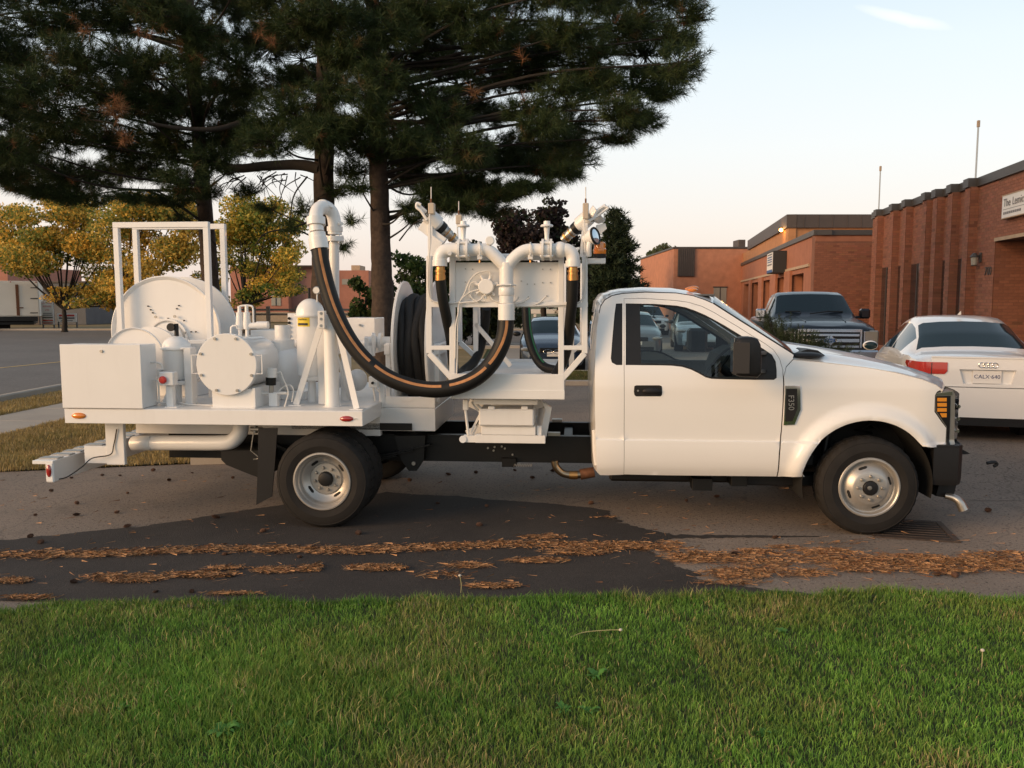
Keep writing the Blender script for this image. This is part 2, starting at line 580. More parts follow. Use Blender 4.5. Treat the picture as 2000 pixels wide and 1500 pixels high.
    def mesh(s, name, smooth=35):
        me = bpy.data.meshes.new(name)
        me.from_pydata(s.v, [], s.f)
        if not s.raw:
            bm = bmesh.new()
            bm.from_mesh(me)
            bmesh.ops.remove_doubles(bm, verts=bm.verts, dist=1e-5)
            bmesh.ops.recalc_face_normals(bm, faces=bm.faces)
            bm.to_mesh(me)
            bm.free()
        if smooth:
            me.polygons.foreach_set('use_smooth', [True] * len(me.polygons))
            me.set_sharp_from_angle(angle=R(smooth))
        return me

def tag(o, label=None, cat=None, group=None, kind=None):
    if label:
        o['label'] = label
    if cat:
        o['category'] = cat
    if group:
        o['group'] = group
    if kind:
        o['kind'] = kind
    return o

def ob(name, mb, mat, parent=None, smooth=35, **k):
    me = mb if isinstance(mb, bpy.types.Mesh) else mb.mesh(name, smooth)
    if mat is not None and not me.materials:
        for m in (mat if isinstance(mat, (list, tuple)) else [mat]):
            me.materials.append(m)
    o = bpy.data.objects.new(name, me)
    COL.objects.link(o)
    if parent is not None:
        o.parent = parent
    return tag(o, **k)

def empty(name, loc=(0, 0, 0), rz=0.0, **k):
    o = bpy.data.objects.new(name, None)
    o.empty_display_size = 0.2
    COL.objects.link(o)
    o.location = loc
    o.rotation_euler = (0, 0, rz)
    return tag(o, **k)

def copy_tree(o, parent=None):
    c = o.copy()
    COL.objects.link(c)
    c.parent = parent
    for ch in [x for x in o.children]:
        copy_tree(ch, c)
    return c

def lettering(name, s, size, org, X, Y, mat, parent, align='CENTER', extrude=0.001):
    cu = bpy.data.curves.new(name, 'FONT')
    cu.body = s
    cu.size = size
    cu.extrude = extrude
    cu.align_x = align
    cu.align_y = 'CENTER'
    t = bpy.data.objects.new(name, cu)
    COL.objects.link(t)
    dg = bpy.context.evaluated_depsgraph_get()
    me = bpy.data.meshes.new_from_object(t.evaluated_get(dg))
    bpy.data.objects.remove(t)
    X, Y, org = Vector(X).normalized(), Vector(Y).normalized(), Vector(org)
    Z = X.cross(Y)
    me.transform(Matrix(((X.x, Y.x, Z.x, org.x), (X.y, Y.y, Z.y, org.y), (X.z, Y.z, Z.z, org.z), (0, 0, 0, 1))))
    me.materials.clear()
    me.materials.append(mat)
    o = bpy.data.objects.new(name, me)
    COL.objects.link(o)
    o.parent = parent
    return o

def fast_mesh(name, verts, tris, tint=None):
    """verts (n,3), tris (m,3) numpy, tint per vertex (n,3)."""
    me = bpy.data.meshes.new(name)
    me.vertices.add(len(verts))
    me.vertices.foreach_set('co', np.ascontiguousarray(verts, dtype=np.float32).ravel())
    k = tris.shape[1]
    me.loops.add(tris.size)
    me.loops.foreach_set('vertex_index', np.ascontiguousarray(tris, dtype=np.int32).ravel())
    me.polygons.add(len(tris))
    me.polygons.foreach_set('loop_start', np.arange(0, tris.size, k, dtype=np.int32))
    me.update(calc_edges=True)
    if tint is not None:
        a = me.color_attributes.new('tint', 'FLOAT_COLOR', 'POINT')
        c = np.ones((len(verts), 4), dtype=np.float32)
        c[:, :3] = tint
        a.data.foreach_set('color', c.ravel())
    return me
# ------------------------------------------------------------------ the setting: ground, paving, street
def sheet(name, pts, z, mat, step=None, **k):
    mb = MB()
    vc, _, fc, _, _, _ = delaunay_2d_cdt([Vector((p[0], p[1])) for p in pts], [], [list(range(len(pts)))], 1, 1e-5)
    mb.add([V(p.x, p.y, z) for p in vc], [tuple(f) for f in fc])
    return ob(name, mb, mat, None, 0, kind='structure', **k)
def g2(px, py):
    p = gnd(px, py)
    return (p.x, p.y)

sheet('ground', [(-400, -60), (400, -60), (400, 700), (-400, 700)], -0.03, TURF)
sheet('street', [(-120, 24), (-60, 2), (-9.6, 2), (-9.6, 30), (-9.0, 33), (-2, 34), (60, 34), (60, 55), (-120, 55)], -0.012, ROAD)
drive = [(-40, 4.0), (60, 4.0), (60, 62), (14.5, 62), (9.0, 33.0), (2.0, 33.0), (2.0, 21.6), (4.6, 21.6), (4.6, 18.4), (-0.9, 18.4), g2(888, 775), g2(872, 800), g2(850, 815), g2(760, 852),
         g2(600, 888), g2(440, 903), g2(240, 912), g2(0, 922), g2(-400, 934), (-40, 9.4)]
sheet('driveway', drive, 0.0, ASPH)
lot = [(-0.6, 21.6), (2.0, 21.6), (2.0, 33.0), (9.0, 33.0), (9.6, 38), (-0.6, 38)]
sheet('car_park', lot, -0.004, mk_ground('pale_lot_paving', (0.30, 0.26, 0.215), (0.25, 0.22, 0.185), (0.36, 0.32, 0.27), 0.3, 30))
# thin damp run-off streak reaching towards the drain
ms_ = MB()
rs_ = random.Random(4)
up_, lo_ = [], []
for i in range(31):
    x = 1300 + i * 10
    wv = 4.0 * (1 - i / 31) + .6
    up_.append(gnd(x, 1048.5 - wv * rs_.uniform(.4, 1.1)) + V(0, 0, .0045))
    lo_.append(gnd(x, 1048.5 + wv * rs_.uniform(.4, 1.1)) + V(0, 0, .0045))
ms_.grid([up_, lo_])
ob('damp_streak', ms_, PATCH, None, 0, kind='structure')
# the lot rises gently towards the offices
def gz(x, y):
    s = lambda t: min(1, max(0, t)) ** 2 * (3 - 2 * min(1, max(0, t)))
    return .17 * s((x - 2.6 - max(0, y - 14) * .5) / 2.4) * s((y - 7.6) / 2.2) * (1 - s((y - 24) / 7))
mb_ = MB()
mb_.grid([[V(x, y, gz(x, y) + .003) for x in [2.62 + .25 * i + (0.0 if i < 30 else (i - 30) * .9) for i in range(55)]] for y in [7.62 + .3 * j for j in range(80)]])
ob('raised_lot', mb_, ASPH, None, 60, kind='structure')
# fresh asphalt repair, laid 5 mm proud with an uneven edge
def wob(pts, amp, n=7, seed=3):
    rg = random.Random(seed)
    out = []
    for i in range(len(pts)):
        a, b = Vector(pts[i]), Vector(pts[(i + 1) % len(pts)])
        for k in range(n):
            p = a.lerp(b, k / n)
            out.append((p.x + rg.uniform(-amp, amp) * 2, p.y + rg.uniform(-amp, amp)))
    return out
pat = [g2(-500, 1112), g2(0, 1056), g2(270, 1030), g2(520, 991), g2(760, 962), g2(1050, 982), g2(1180, 996), g2(1215, 1022),
       g2(1315, 1046), g2(1300, 1056), g2(1265, 1076), g2(1330, 1108), g2(1390, 1140), (2.2, 5.0), (-5, 5.0)]
sheet('asphalt_patch', wob(wob(pat, 0.02, 9), .010, 3, 5), 0.005, PATCH)
# sidewalk slabs along the street
sw = empty('sidewalk', kind='structure')
SA, SB = Vector((-8.25, 12.0)), Vector((-7.05, 12.0))
sd = Vector((0.055, 1.0)).normalized()
slab = MB().box(-0.62, 0.62, -0.74, 0.74, -0.06, 0.02, 0.008).mesh('slab')
slab.materials.append(CONC)
for i in range(22):
    c = (SA + SB) / 2 + sd * (i * 1.5 - 6)
    o = bpy.data.objects.new('slab', slab)
    COL.objects.link(o)
    o.parent = sw
    o.location = (c.x, c.y, 0.0)
    o.rotation_euler = (0, 0, -math.atan2(sd.x, sd.y))
# kerbs
def kerb(name, pts, w=0.16, h=0.11, mat=CONC):
    mb = MB()
    n = len(pts)
    L, Rr = [], []
    for i in range(n):
        t = (Vector(pts[min(i + 1, n - 1)]) - Vector(pts[max(i - 1, 0)])).normalized()
        nn = Vector((-t.y, t.x))
        L.append(Vector(pts[i]) + nn * w / 2)
        Rr.append(Vector(pts[i]) - nn * w / 2)
    rows = []
    for a, b in zip(L, Rr):
        rows.append([V(a.x, a.y, -0.03), V(a.x, a.y, h - 0.02), V(a.x * .85 + b.x * .15, a.y * .85 + b.y * .15, h), V(a.x * .15 + b.x * .85, a.y * .15 + b.y * .85, h), V(b.x, b.y, h - 0.02), V(b.x, b.y, -0.03)])
    mb.grid(rows)
    return ob(name, mb, mat, None, 40, kind='structure')
kerb('kerb', [(-9.5, 5), (-9.5, 30), (-9.0, 32.6), (-2.2, 33.6), (1.9, 33.6)])
kerb('kerb', [(-0.85, 18.5), (4.5, 18.5)])
kerb('kerb', [(-0.85, 21.5), (4.5, 21.5)], h=0.09)
kerb('kerb', [(-70, 55), (60, 55)], w=0.2)
# verge turf behind the truck (slightly raised)
sheet('verge', [(-0.9, 18.55), (4.5, 18.55), (4.5, 21.4), (-0.9, 21.4)], 0.05, TURF)
isl = [(-9.4, 9.45), g2(0, 921), g2(240, 911), g2(440, 902), g2(600, 887), g2(760, 851), g2(850, 814), g2(886, 774), (-0.95, 18.4), (-0.95, 32.6), (-9.0, 32.4), (-9.35, 30)]
sheet('pine_island', isl, 0.012, DIRT)
# far verge and yellow centre line
sheet('far_verge', [(-120, 55.2), (60, 55.2), (60, 75), (-120, 75)], -0.004, DIRT)
ln = MB()
a, b = gnd(-300, 748), gnd(0, 718)
dirv = (gnd(120, 706) - gnd(0, 718)).normalized()
p0, p1 = a, gnd(0, 718) + dirv * 14
side = V(-dirv.y, dirv.x, 0) * 0.06
ln.add([p0 - side + V(0, 0, -.006), p0 + side + V(0, 0, -.006), p1 + side + V(0, 0, -.006), p1 - side + V(0, 0, -.006)], [(0, 1, 2, 3)])
ob('centre_line', ln, mk('yellow_road_paint', (0.55, 0.36, 0.10), 0.7, var=0.25, vscale=3), None, 0, kind='structure')
# broken kerb stone lying at the edge of the island
ks = MB()
q0, q1 = gnd(372, 908), gnd(446, 906)
ks.prismz([(q0.x, q0.y), (q1.x, q1.y), (q1.x + .05, q1.y + .30), (q0.x + .12, q0.y + .22)], -0.02, 0.13)
ob('kerb_stone', ks, CONC, None, 0, label='broken pale kerb stone at the edge of the pine bed, under the truck pipe', cat='kerb stone')

# ------------------------------------------------------------------ lawn in front
edge_px = [(-900, 1214), (-300, 1202), (0, 1190), (120, 1182), (300, 1180), (440, 1176), (600, 1177), (760, 1172), (900, 1176), (1050, 1168), (1200, 1168), (1350, 1162), (1500, 1164), (1620, 1158), (1750, 1158), (1880, 1162), (2000, 1167), (2300, 1170), (2900, 1173)]
E = [g2(p[0], p[1] + 9) for p in edge_px]
EX, EY = np.array([e[0] for e in E]), np.array([e[1] for e in E])
lawn_mb = MB()
rows = []
for y_off, z in ((0.0, 0.003), (-0.04, 0.018), (-0.25, 0.03), (-1.2, 0.03), (-3.6, 0.03), (-8, 0.03)):
    rows.append([V(x, y + y_off, z) for x, y in E])
lawn_mb.grid(rows)
ob('lawn', lawn_mb, LAWN, None, 60, kind='structure')

def smooth_noise(x, y, seed, scale):
    rg = np.random.default_rng(seed)
    g = rg.random((64, 64))
    fx, fy = (x / scale) % 63, (y / scale) % 63
    ix, iy = fx.astype(int), fy.astype(int)
    tx, ty = fx - ix, fy - iy
    tx, ty = tx * tx * (3 - 2 * tx), ty * ty * (3 - 2 * ty)
    return (g[ix, iy] * (1 - tx) * (1 - ty) + g[ix + 1, iy] * tx * (1 - ty) + g[ix, iy + 1] * (1 - tx) * ty + g[ix + 1, iy + 1] * tx * ty)

def blades(n, x, y, hmin, hmax, wid, seed, base_z, tints):
    rg = np.random.default_rng(seed)
    ang = rg.uniform(0, 2 * np.pi, n)
    clump = smooth_noise(x + 40, y + 40, seed + 1, 0.22)
    clump2 = smooth_noise(x + 40, y + 40, seed + 2, 0.65)
    fine = smooth_noise(x + 40, y + 40, seed + 5, 0.07)
    h = (hmin + (hmax - hmin) * rg.beta(2, 3, n)) * (0.6 + 0.45 * clump + 0.5 * clump2)
    lean = rg.uniform(0.1, 0.75, n) * h
    la = rg.uniform(0, 2 * np.pi, n)
    w = wid * rg.uniform(0.6, 1.3, n)
    dx, dy = np.cos(ang) * w / 2, np.sin(ang) * w / 2
    lx, ly = np.cos(la) * lean, np.sin(la) * lean
    v = np.zeros((n, 5, 3))
    v[:, 0] = np.stack([x - dx, y - dy, base_z], 1)
    v[:, 1] = np.stack([x + dx, y + dy, base_z], 1)
    v[:, 2] = np.stack([x - dx * .8 + lx * .3, y - dy * .8 + ly * .3, base_z + h * .6], 1)
    v[:, 3] = np.stack([x + dx * .8 + lx * .3, y + dy * .8 + ly * .3, base_z + h * .6], 1)
    v[:, 4] = np.stack([x + lx, y + ly, base_z + h * np.sqrt(np.clip(1 - (lean / h) ** 2 * .5, .2, 1))], 1)
    t = np.array([[0, 1, 3], [0, 3, 2], [2, 3, 4]])
    tris = (np.arange(n)[:, None, None] * 5 + t[None]).reshape(-1, 3)
    g0, g1, dry, olive = [np.array(c) for c in tints]
    k = rg.random(n)
    col = g0[None] * (1 - k[:, None]) + g1[None] * k[:, None]
    big = smooth_noise(x + 40, y + 40, seed + 9, 1.1)
    col = col * (.62 + .7 * big[:, None])
    col = col * (0.65 + 0.7 * fine[:, None])
    o = np.clip((clump2 - .35) * 2.2, 0, 1)[:, None] * rg.random(n)[:, None]
    col = col * (1 - o) + olive[None] * o
    prob = 0.03 + 0.40 * np.clip((clump - .5) * 2.4, 0, 1) * np.clip((clump2 - .3) * 2, 0, 1)
    isdry = rg.random(n) < prob * (1 + .6 * np.clip((x + 1) / 3, 0, 1))
    col[isdry] = dry[None] * rg.uniform(.5, 1.25, (isdry.sum(), 1))
    tint = np.repeat(col[:, None], 5, 1)
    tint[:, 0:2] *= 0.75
    return v.reshape(-1, 3), tris, tint.reshape(-1, 3)

GRASS = mk('grass_blade', (0.06, 0.12, 0.02), 0.55, attr='tint', trans=0.25, spec=0.3)
N = 300000
yy = RNG.uniform(2.3, 5.5, N)
xx = RNG.uniform(-1, 1, N) * (0.63 * yy + 0.9)
ey = np.interp(xx, EX, EY)
keep = yy < ey - 0.015 + RNG.normal(0, 0.02, N) + (smooth_noise(xx + 40, yy * 0 + 7.0, 71, .17) - .5) * .13
dens = smooth_noise(xx + 40, yy + 40, 77, 0.16)
keep &= RNG.random(N) < 0.5 + 0.6 * dens
xx, yy = xx[keep], yy[keep]
# taller rough grass lower left of the frame, shorter and drier on the right
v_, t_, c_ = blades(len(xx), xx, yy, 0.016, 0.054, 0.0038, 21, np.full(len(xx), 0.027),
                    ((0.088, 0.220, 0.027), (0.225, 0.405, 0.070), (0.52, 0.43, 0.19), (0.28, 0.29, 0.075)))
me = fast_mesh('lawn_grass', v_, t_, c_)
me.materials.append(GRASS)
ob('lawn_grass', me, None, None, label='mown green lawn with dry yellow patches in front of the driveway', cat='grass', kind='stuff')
# fringe of taller blades along the lawn edge and in rough patches
n2 = 9000
xx = RNG.uniform(-4.2, 4.2, n2)
yy = np.interp(xx, EX, EY) - np.abs(RNG.normal(0, 0.05, n2)) + (smooth_noise(xx + 40, xx * 0 + 7.0, 71, .17) - .6) * .13
m2 = 16000
ax = RNG.normal(-1.3, 0.6, m2)
ay = RNG.normal(3.7, 0.35, m2)
k2 = ay < np.interp(ax, EX, EY) - .05
xx, yy = np.concatenate([xx, ax[k2]]), np.concatenate([yy, ay[k2]])
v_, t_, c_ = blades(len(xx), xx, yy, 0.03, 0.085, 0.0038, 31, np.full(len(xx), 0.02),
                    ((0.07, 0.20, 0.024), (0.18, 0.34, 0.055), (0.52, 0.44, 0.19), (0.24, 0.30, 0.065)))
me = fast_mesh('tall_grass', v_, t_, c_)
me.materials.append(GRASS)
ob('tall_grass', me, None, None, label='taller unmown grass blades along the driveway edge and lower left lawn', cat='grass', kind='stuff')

# dry grass on the pine island and verge
def poly_sample(poly, n, rg):
    P = np.array(poly)
    lo, hi = P.min(0), P.max(0)
    q = rg.uniform(lo, hi, (n, 2))
    ins = np.zeros(n, bool)
    j = len(P) - 1
    for i in range(len(P)):
        c = (P[i, 1] > q[:, 1]) != (P[j, 1] > q[:, 1])
        xi = (P[j, 0] - P[i, 0]) * (q[:, 1] - P[i, 1]) / (P[j, 1] - P[i, 1] + 1e-12) + P[i, 0]
        ins ^= c & (q[:, 0] < xi)
        j = i
    return q[ins]
q = poly_sample([(-9.3, 9.5), g2(0, 923), g2(240, 913), g2(440, 904), g2(600, 889), g2(850, 816), (-1.0, 17), (-9.2, 17)], 150000, RNG)
front = RNG.random(len(q)) < np.clip(1.25 - (q[:, 1] - 9) * .12, .12, 1)
q = q[front]
dsw = np.abs(q[:, 0] - (-7.65 + (q[:, 1] - 12) * .055)) > 0.66
q = q[dsw]
v_, t_, c_ = blades(len(q), q[:, 0], q[:, 1], 0.03, 0.09, 0.008, 41, np.full(len(q), 0.01),
                    ((0.32, 0.23, 0.085), (0.42, 0.30, 0.12), (0.48, 0.34, 0.16), (0.24, 0.20, 0.065)))
me = fast_mesh('dry_grass', v_, t_, c_)
me.materials.append(GRASS)
ob('dry_grass', me, None, None, label='dry straw coloured grass under the pines beside the sidewalk', cat='grass', kind='stuff')
q = poly_sample([(-0.9, 18.6), (4.5, 18.6), (4.5, 21.4), (-0.9, 21.4)], 26000, RNG)
v_, t_, c_ = blades(len(q), q[:, 0], q[:, 1], 0.04, 0.10, 0.012, 43, np.full(len(q), 0.045),
                    ((0.10, 0.12, 0.03), (0.17, 0.16, 0.05), (0.3, 0.22, 0.1), (0.12, 0.12, 0.03)))
me = fast_mesh('verge_grass', v_, t_, c_)
me.materials.append(GRASS)
ob('verge_grass', me, None, None, label='grass strip between two kerbs behind the truck cab', cat='grass', kind='stuff')

# ------------------------------------------------------------------ fallen pine needles on the asphalt
NEEDLE = mk('fallen_pine_needle', (0.40, 0.20, 0.08), 0.75, attr='tint')
pts = []
def litter(px, py, n):
    ok = (px > -250) & (px < 2300)
    px, py = px[ok], py[ok]
    for a, b in zip(px, py):
        g = gnd(a, b)
        if g.y > np.interp(g.x, EX, EY) - 0.06:
            pts.append((g.x, g.y))
u = RNG.uniform(-200, 1330, 14000)
u = u[RNG.random(14000) < .35 + .65 * smooth_noise(u + 900, u * 0 + 3.0, 8, 45.0)]
litter(u, 1086 - 0.0165 * u + RNG.normal(0, 3.4, len(u)) + 3 * np.sin(u / 90), 0)
for px, py, rx, ry, n in ((245, 1133, 80, 9, 700), (395, 1126, 70, 7, 450), (440, 1113, 40, 3, 120), (535, 1117, 45, 6, 350), (605, 1113, 22, 8, 220), (735, 1112, 60, 6, 520), (910, 1108, 48, 7, 380),
                          (20, 1138, 42, 5, 260), (50, 1171, 60, 3, 160), (450, 1163, 60, 3, 90), (1050, 1098, 60, 6, 360), (1130, 1080, 70, 9, 380), (1060, 1052, 50, 5, 140), (1190, 1070, 120, 7, 500),
                          (870, 1128, 60, 10, 70), (960, 1148, 60, 5, 200), (1300, 1075, 60, 9, 300), (1370, 1092, 80, 14, 900), (1440, 1124, 80, 12, 1100), (1500, 1098, 90, 20, 900), (1560, 1122, 70, 9, 700), (1640, 1092, 100, 18, 1200), (1700, 1112, 90, 12, 900), (1790, 1098, 100, 16, 1200),
                          (1850, 1116, 80, 10, 800), (1920, 1100, 100, 14, 1000), (2020, 1108, 110, 16, 1100), (1600, 1078, 60, 5, 200), (1480, 1080, 60, 6, 200), (1530, 1072, 40, 4, 160), (1640, 1064, 60, 5, 60), (1950, 1084, 100, 5, 260), (1420, 1142, 70, 4, 240), (1180, 1012, 40, 4, 30)):
    n = int(n * (1.9 if px < 1250 else 1.15))
    rad_, an_ = np.sqrt(RNG.random(n)) * (1 + .25 * RNG.normal(size=n)), RNG.uniform(0, 6.283, n)
    litter(px + rx * .85 * rad_ * np.cos(an_), py + ry * .8 * rad_ * np.sin(an_), n)
litter(RNG.uniform(-100, 2100, 900), RNG.uniform(930, 1150, 900), 0)
pts = np.array(pts)
kp = RNG.random(len(pts)) < 2.3 * smooth_noise(pts[:, 0] + 40, pts[:, 1] + 40, 61, .05) * (.25 + smooth_noise(pts[:, 0] + 40, (pts[:, 1] + 40) * 2.5, 62, .35)) * .9
pts = pts[kp]
n = len(pts)
ang = RNG.normal(0, 0.8, n) + (RNG.random(n) < .2) * RNG.uniform(0, 3, n)
ln_ = RNG.uniform(0.035, 0.10, n) / 2
wd = 0.0008
z0 = 0.009 + RNG.random(n) * 0.012
d = np.stack([np.cos(ang), np.sin(ang)], 1)
nn = np.stack([-d[:, 1], d[:, 0]], 1)
v = np.zeros((n, 4, 3))
for i, (s1, s2) in enumerate(((-1, -1), (1, -1), (1, 1), (-1, 1))):
    v[:, i, :2] = pts + d * ln_[:, None] * s1 + nn * wd * s2
    v[:, i, 2] = z0 + (RNG.random(n) * .012 if s1 > 0 else 0)
cols = np.array([0.36, 0.19, 0.085])[None] * RNG.uniform(.45, 1.3, (n, 1))
cols[RNG.random(n) < .2] *= np.array([.45, .35, .3])
me = fast_mesh('fallen_pine_needles', v.reshape(-1, 3), np.arange(n * 4).reshape(-1, 4), np.repeat(cols, 4, 0))
me.materials.append(NEEDLE)
ob('fallen_pine_needles', me, None, None, label='orange brown fallen pine needles in streaks across the asphalt', cat='pine needles', kind='stuff')
# pine cones
cone = MB()
prof, K = [], 9
for i in range(K + 1):
    t = i / K
    rr = 0.030 * math.sin(math.pi * (0.12 + 0.85 * t)) ** 0.8
    prof += [(rr * .55, t * .062), (rr * 1.1, t * .062 + .003)]
cone.lathe([(0.001, 0)] + prof + [(0.001, .068)], (-0.034, 0, 0.024), (1, 0, 0.08), 12, mod=lambda i, k: 1.15 if (k + (i // 2) % 2) % 2 else .72)
cone_me = cone.mesh('pine_cone', 0)
cone_me.materials.append(mk('pine_cone_scale', (0.075, 0.034, 0.018), 0.8, obj_random=0.45, var=0.3, vscale=60))
cone_spots = [(115, 920), (140, 935), (200, 930), (235, 930), (300, 920), (375, 925), (100, 960), (150, 985), (70, 1008), (150, 1008), (228, 1003), (330, 940), (455, 935), (250, 965), (60, 1050), (80, 1062), (86, 1078), (185, 1125), (145, 1140),
              (300, 1078), (440, 1085), (540, 1082), (450, 1128), (375, 1158), (305, 1158), (250, 1030), (420, 1013), (515, 1040), (700, 1045), (585, 1090), (620, 1075), (855, 985), (935, 1028), (1040, 935), (800, 940), (875, 928), (930, 925),
              (1005, 920), (1080, 922), (950, 990), (1155, 985), (1435, 1085), (1450, 1142), (1690, 1118), (1720, 1115), (1740, 1112), (1830, 1125), (1865, 1127), (1900, 1117), (1650, 1094), (1340, 980), (1400, 972), (1860, 950), (1930, 948), (1930, 1000), (1515, 1052), (1330, 1085)]
for i, (a, b) in enumerate(cone_spots):
    g = gnd(a, b)
    o = ob('pine_cone', cone_me, None, None, label='small brown pine cone lying on the asphalt', cat='pine cone', group='pine cones scattered on the driveway')
    o.location = (g.x, g.y, 0.004)
    o.rotation_euler = (random.uniform(-.3, .3), random.uniform(-.2, .2), random.uniform(0, 6.3))
    s = random.uniform(0.42, 0.8)
    o.scale = (s * random.uniform(1, 1.5), s, s * random.uniform(.5, .8))

# drain grate by the front wheel
dg_ = empty('drain_grate', gnd(1775, 1035), R(-14), label='rusty iron drain grate set in the asphalt by the front wheel', cat='drain grate')
IRON = mk('rusty_cast_iron', (0.06, 0.042, 0.032), 0.75, 0.3, var=0.35, vscale=20)
fr = MB()
for (x0, x1, y0, y1) in ((-.31, .31, -.31, -.27), (-.31, .31, .27, .31)):
    fr.box(x0, x1, y0, y1, -0.02, 0.012, .003)
fr2 = MB().box(-.30, .30, -.30, .30, -0.025, 0.006, .001)
ob('sump', fr2, DARK, dg_)
for (x0, x1, y0, y1) in ((-.31, .31, -.31, -.26), (-.31, .31, .26, .31), (-.31, -.26, -.26, .26), (.26, .31, -.26, .26)):
    ob('rim', MB().box(x0, x1, y0, y1, -0.02, 0.012, .003), IRON, dg_)
for i in range(7):
    y = -.22 + i * .073
    ob('bar', MB().box(-.258, .258, y - .014, y + .014, -0.02, 0.011, .003), IRON, dg_)

# weeds and dandelions in the lawn
WEED = mk('weed_leaf', (0.085, 0.23, 0.035), 0.5, trans=0.2, var=0.2, vscale=20, spec=0.4)
STEM = mk('dandelion_stem', (0.33, 0.30, 0.14), 0.6)
FLUFF = mk('seed_head', (0.55, 0.50, 0.42), 0.9)
def weed(px, py, rad, n, seed, label):
    rg = random.Random(seed)
    g = gnd(px, py, 0.04)
    t = empty('weed_plant', (g.x, g.y, 0.03), rg.uniform(0, 6), label=label, cat='weed', group='broad leaved weeds in the lawn')
    for i in range(n):
        a = i * 2.4 + rg.uniform(-.3, .3)
        L = rad * rg.uniform(.6, 1.1)
        wl_ = L * rg.uniform(.16, .26)
        up = rg.uniform(.25, .7)
        mb = MB()
        dx, dy = math.cos(a), math.sin(a)
        rows = []
        for k in range(6):
            s = k / 5
            ww = wl_ * math.sin(math.pi * min(1, .12 + .86 * s)) * (1 + .25 * (-1) ** k)
            c = V(dx * L * s, dy * L * s, L * up * math.sin(s * 2.2))
            rows.append([c + V(-dy * ww, dx * ww, .15 * ww), c, c + V(dy * ww, -dx * ww, .15 * ww)])
        mb.grid(rows)
        ob('leaf', mb, WEED, t, 60)
for i, (px, py, rd, n, lb) in enumerate(((440, 1430, .075, 13, 'largest broad leaved weed low in the lawn, lower left'), (230, 1385, .055, 9, 'broad leaved weed left of the largest weed in the lawn'), (1165, 1322, .065, 11, 'broad leaved weed in mid lawn below the lying dandelion stem'),
                                         (1150, 1390, .05, 8, 'small broad leaved weed below the mid lawn weed'), (560, 1420, .045, 7, 'small weed just right of the largest weed'), (1530, 1235, .05, 8, 'broad leaved weed in the lawn below the truck door'),
                                         (1100, 1385, .05, 9, 'broad leaved weed left of the small mid lawn weed'), (1490, 1432, .045, 7, 'small weed near the bottom right of the lawn'))):
    weed(px, py, rd, n, i, lb)
def dandelion(pts_px, label, head=True):
    pts3 = [gnd(px, py, z) for px, py, z in pts_px]
    t = empty('dandelion', pts3[0], 0, label=label, cat='dandelion')
    rel = [p - pts3[0] for p in pts3]
    ob('stem', MB().tube(cr(rel, 5), 0.0024, 6), STEM, t)
    if head:
        ob('seed_head', MB().ell(rel[-1], .010, .010, .008, 8, 6), FLUFF, t)
dandelion([(1115, 1244, .05), (1140, 1235, .065), (1180, 1231, .075), (1212, 1230, .08)], 'pale dandelion stem lying across the lawn')
dandelion([(1916, 1308, .03), (1918, 1295, .06), (1919, 1270, .12)], 'upright dandelion stem at the right of the lawn')
dandelion([(900, 1158, .03), (901, 1142, .08), (898, 1124, .14)], 'thin dry stalk at the lawn edge in front of the rear wheel')
# ------------------------------------------------------------------ the white service truck
# truck frame: x forward, y away from the camera (0 = outer face of the rear tyre), z up
TO = gnd(636, 1034)
_q = gnd(1693, 1047) - TO
TYAW = math.atan2(_q.y, _q.x) - math.asin(0.12 / _q.length)
_f = V(math.cos(TYAW), math.sin(TYAW), 0)
_l = V(-math.sin(TYAW), math.cos(TYAW), 0)
def tp(px, py, d):
    r = ray(px, py)
    t = (d - _l.dot(CAM - TO)) / _l.dot(r)
    P = CAM + r * t - TO
    return V(P.dot(_f), d, P.z)
def td(px, py, z):
    P = gnd(px, py, z) - TO
    return V(P.dot(_f), P.dot(_l), z)
TRUCK = empty('service_truck', TO, TYAW, label='white single cab flatbed truck carrying hose reels, tanks and a lift platform', cat='truck')
TW = 2.40
def tb(mb, px0, py0, px1, py1, d0, d1, ch=0.004, z0=None, z1=None):
    a, b = tp(px0, py1, d0), tp(px1, py0, d0)
    return mb.box(a.x, b.x, d0, d1, a.z if z0 is None else z0, b.z if z1 is None else z1, ch)
def P(name, mb, mat, parent=None, smooth=35, **k):
    return ob(name, mb, mat, parent or TRUCK, smooth, **k)
def mpp(px, py, d):
    """metres per pixel at that depth"""
    return (tp(px + 10, py, d) - tp(px, py, d)).length / 10

# --- wheels
def tyre_mb(cx, y0, cz, ro=0.39, w=0.245, sgn=1):
    k = ro / 0.39
    prof = [(.225, .035), (.238, .014), (.262, .004), (.285, .0), (.29, -.002), (.30, .0), (.335, .003), (.352, .010), (.356, .008), (.366, .018), (.383, .036), (.389, .055),
            (.390, .085), (.380, .088), (.380, .094), (.390, .097), (.390, .148), (.380, .151), (.380, .157), (.390, .160), (.389, .19), (.383, .209), (.366, .227), (.335, .242), (.285, .245), (.238, .232), (.225, .21)]
    mb = MB()
    def mod(i, kk):
        r = prof[i][0]
        if r > .3885 and i in (11, 12, 15, 16, 19, 20):
            return 1.0 if (kk + i) % 4 else .978
        if abs(r - .383) < .001:
            return 1.0 if kk % 4 else .98
        return 1.0
    mb.lathe([(r * k, h * w / .245 * sgn) for r, h in prof], (cx, y0, cz), (0, 1, 0), 120, mod)
    return mb
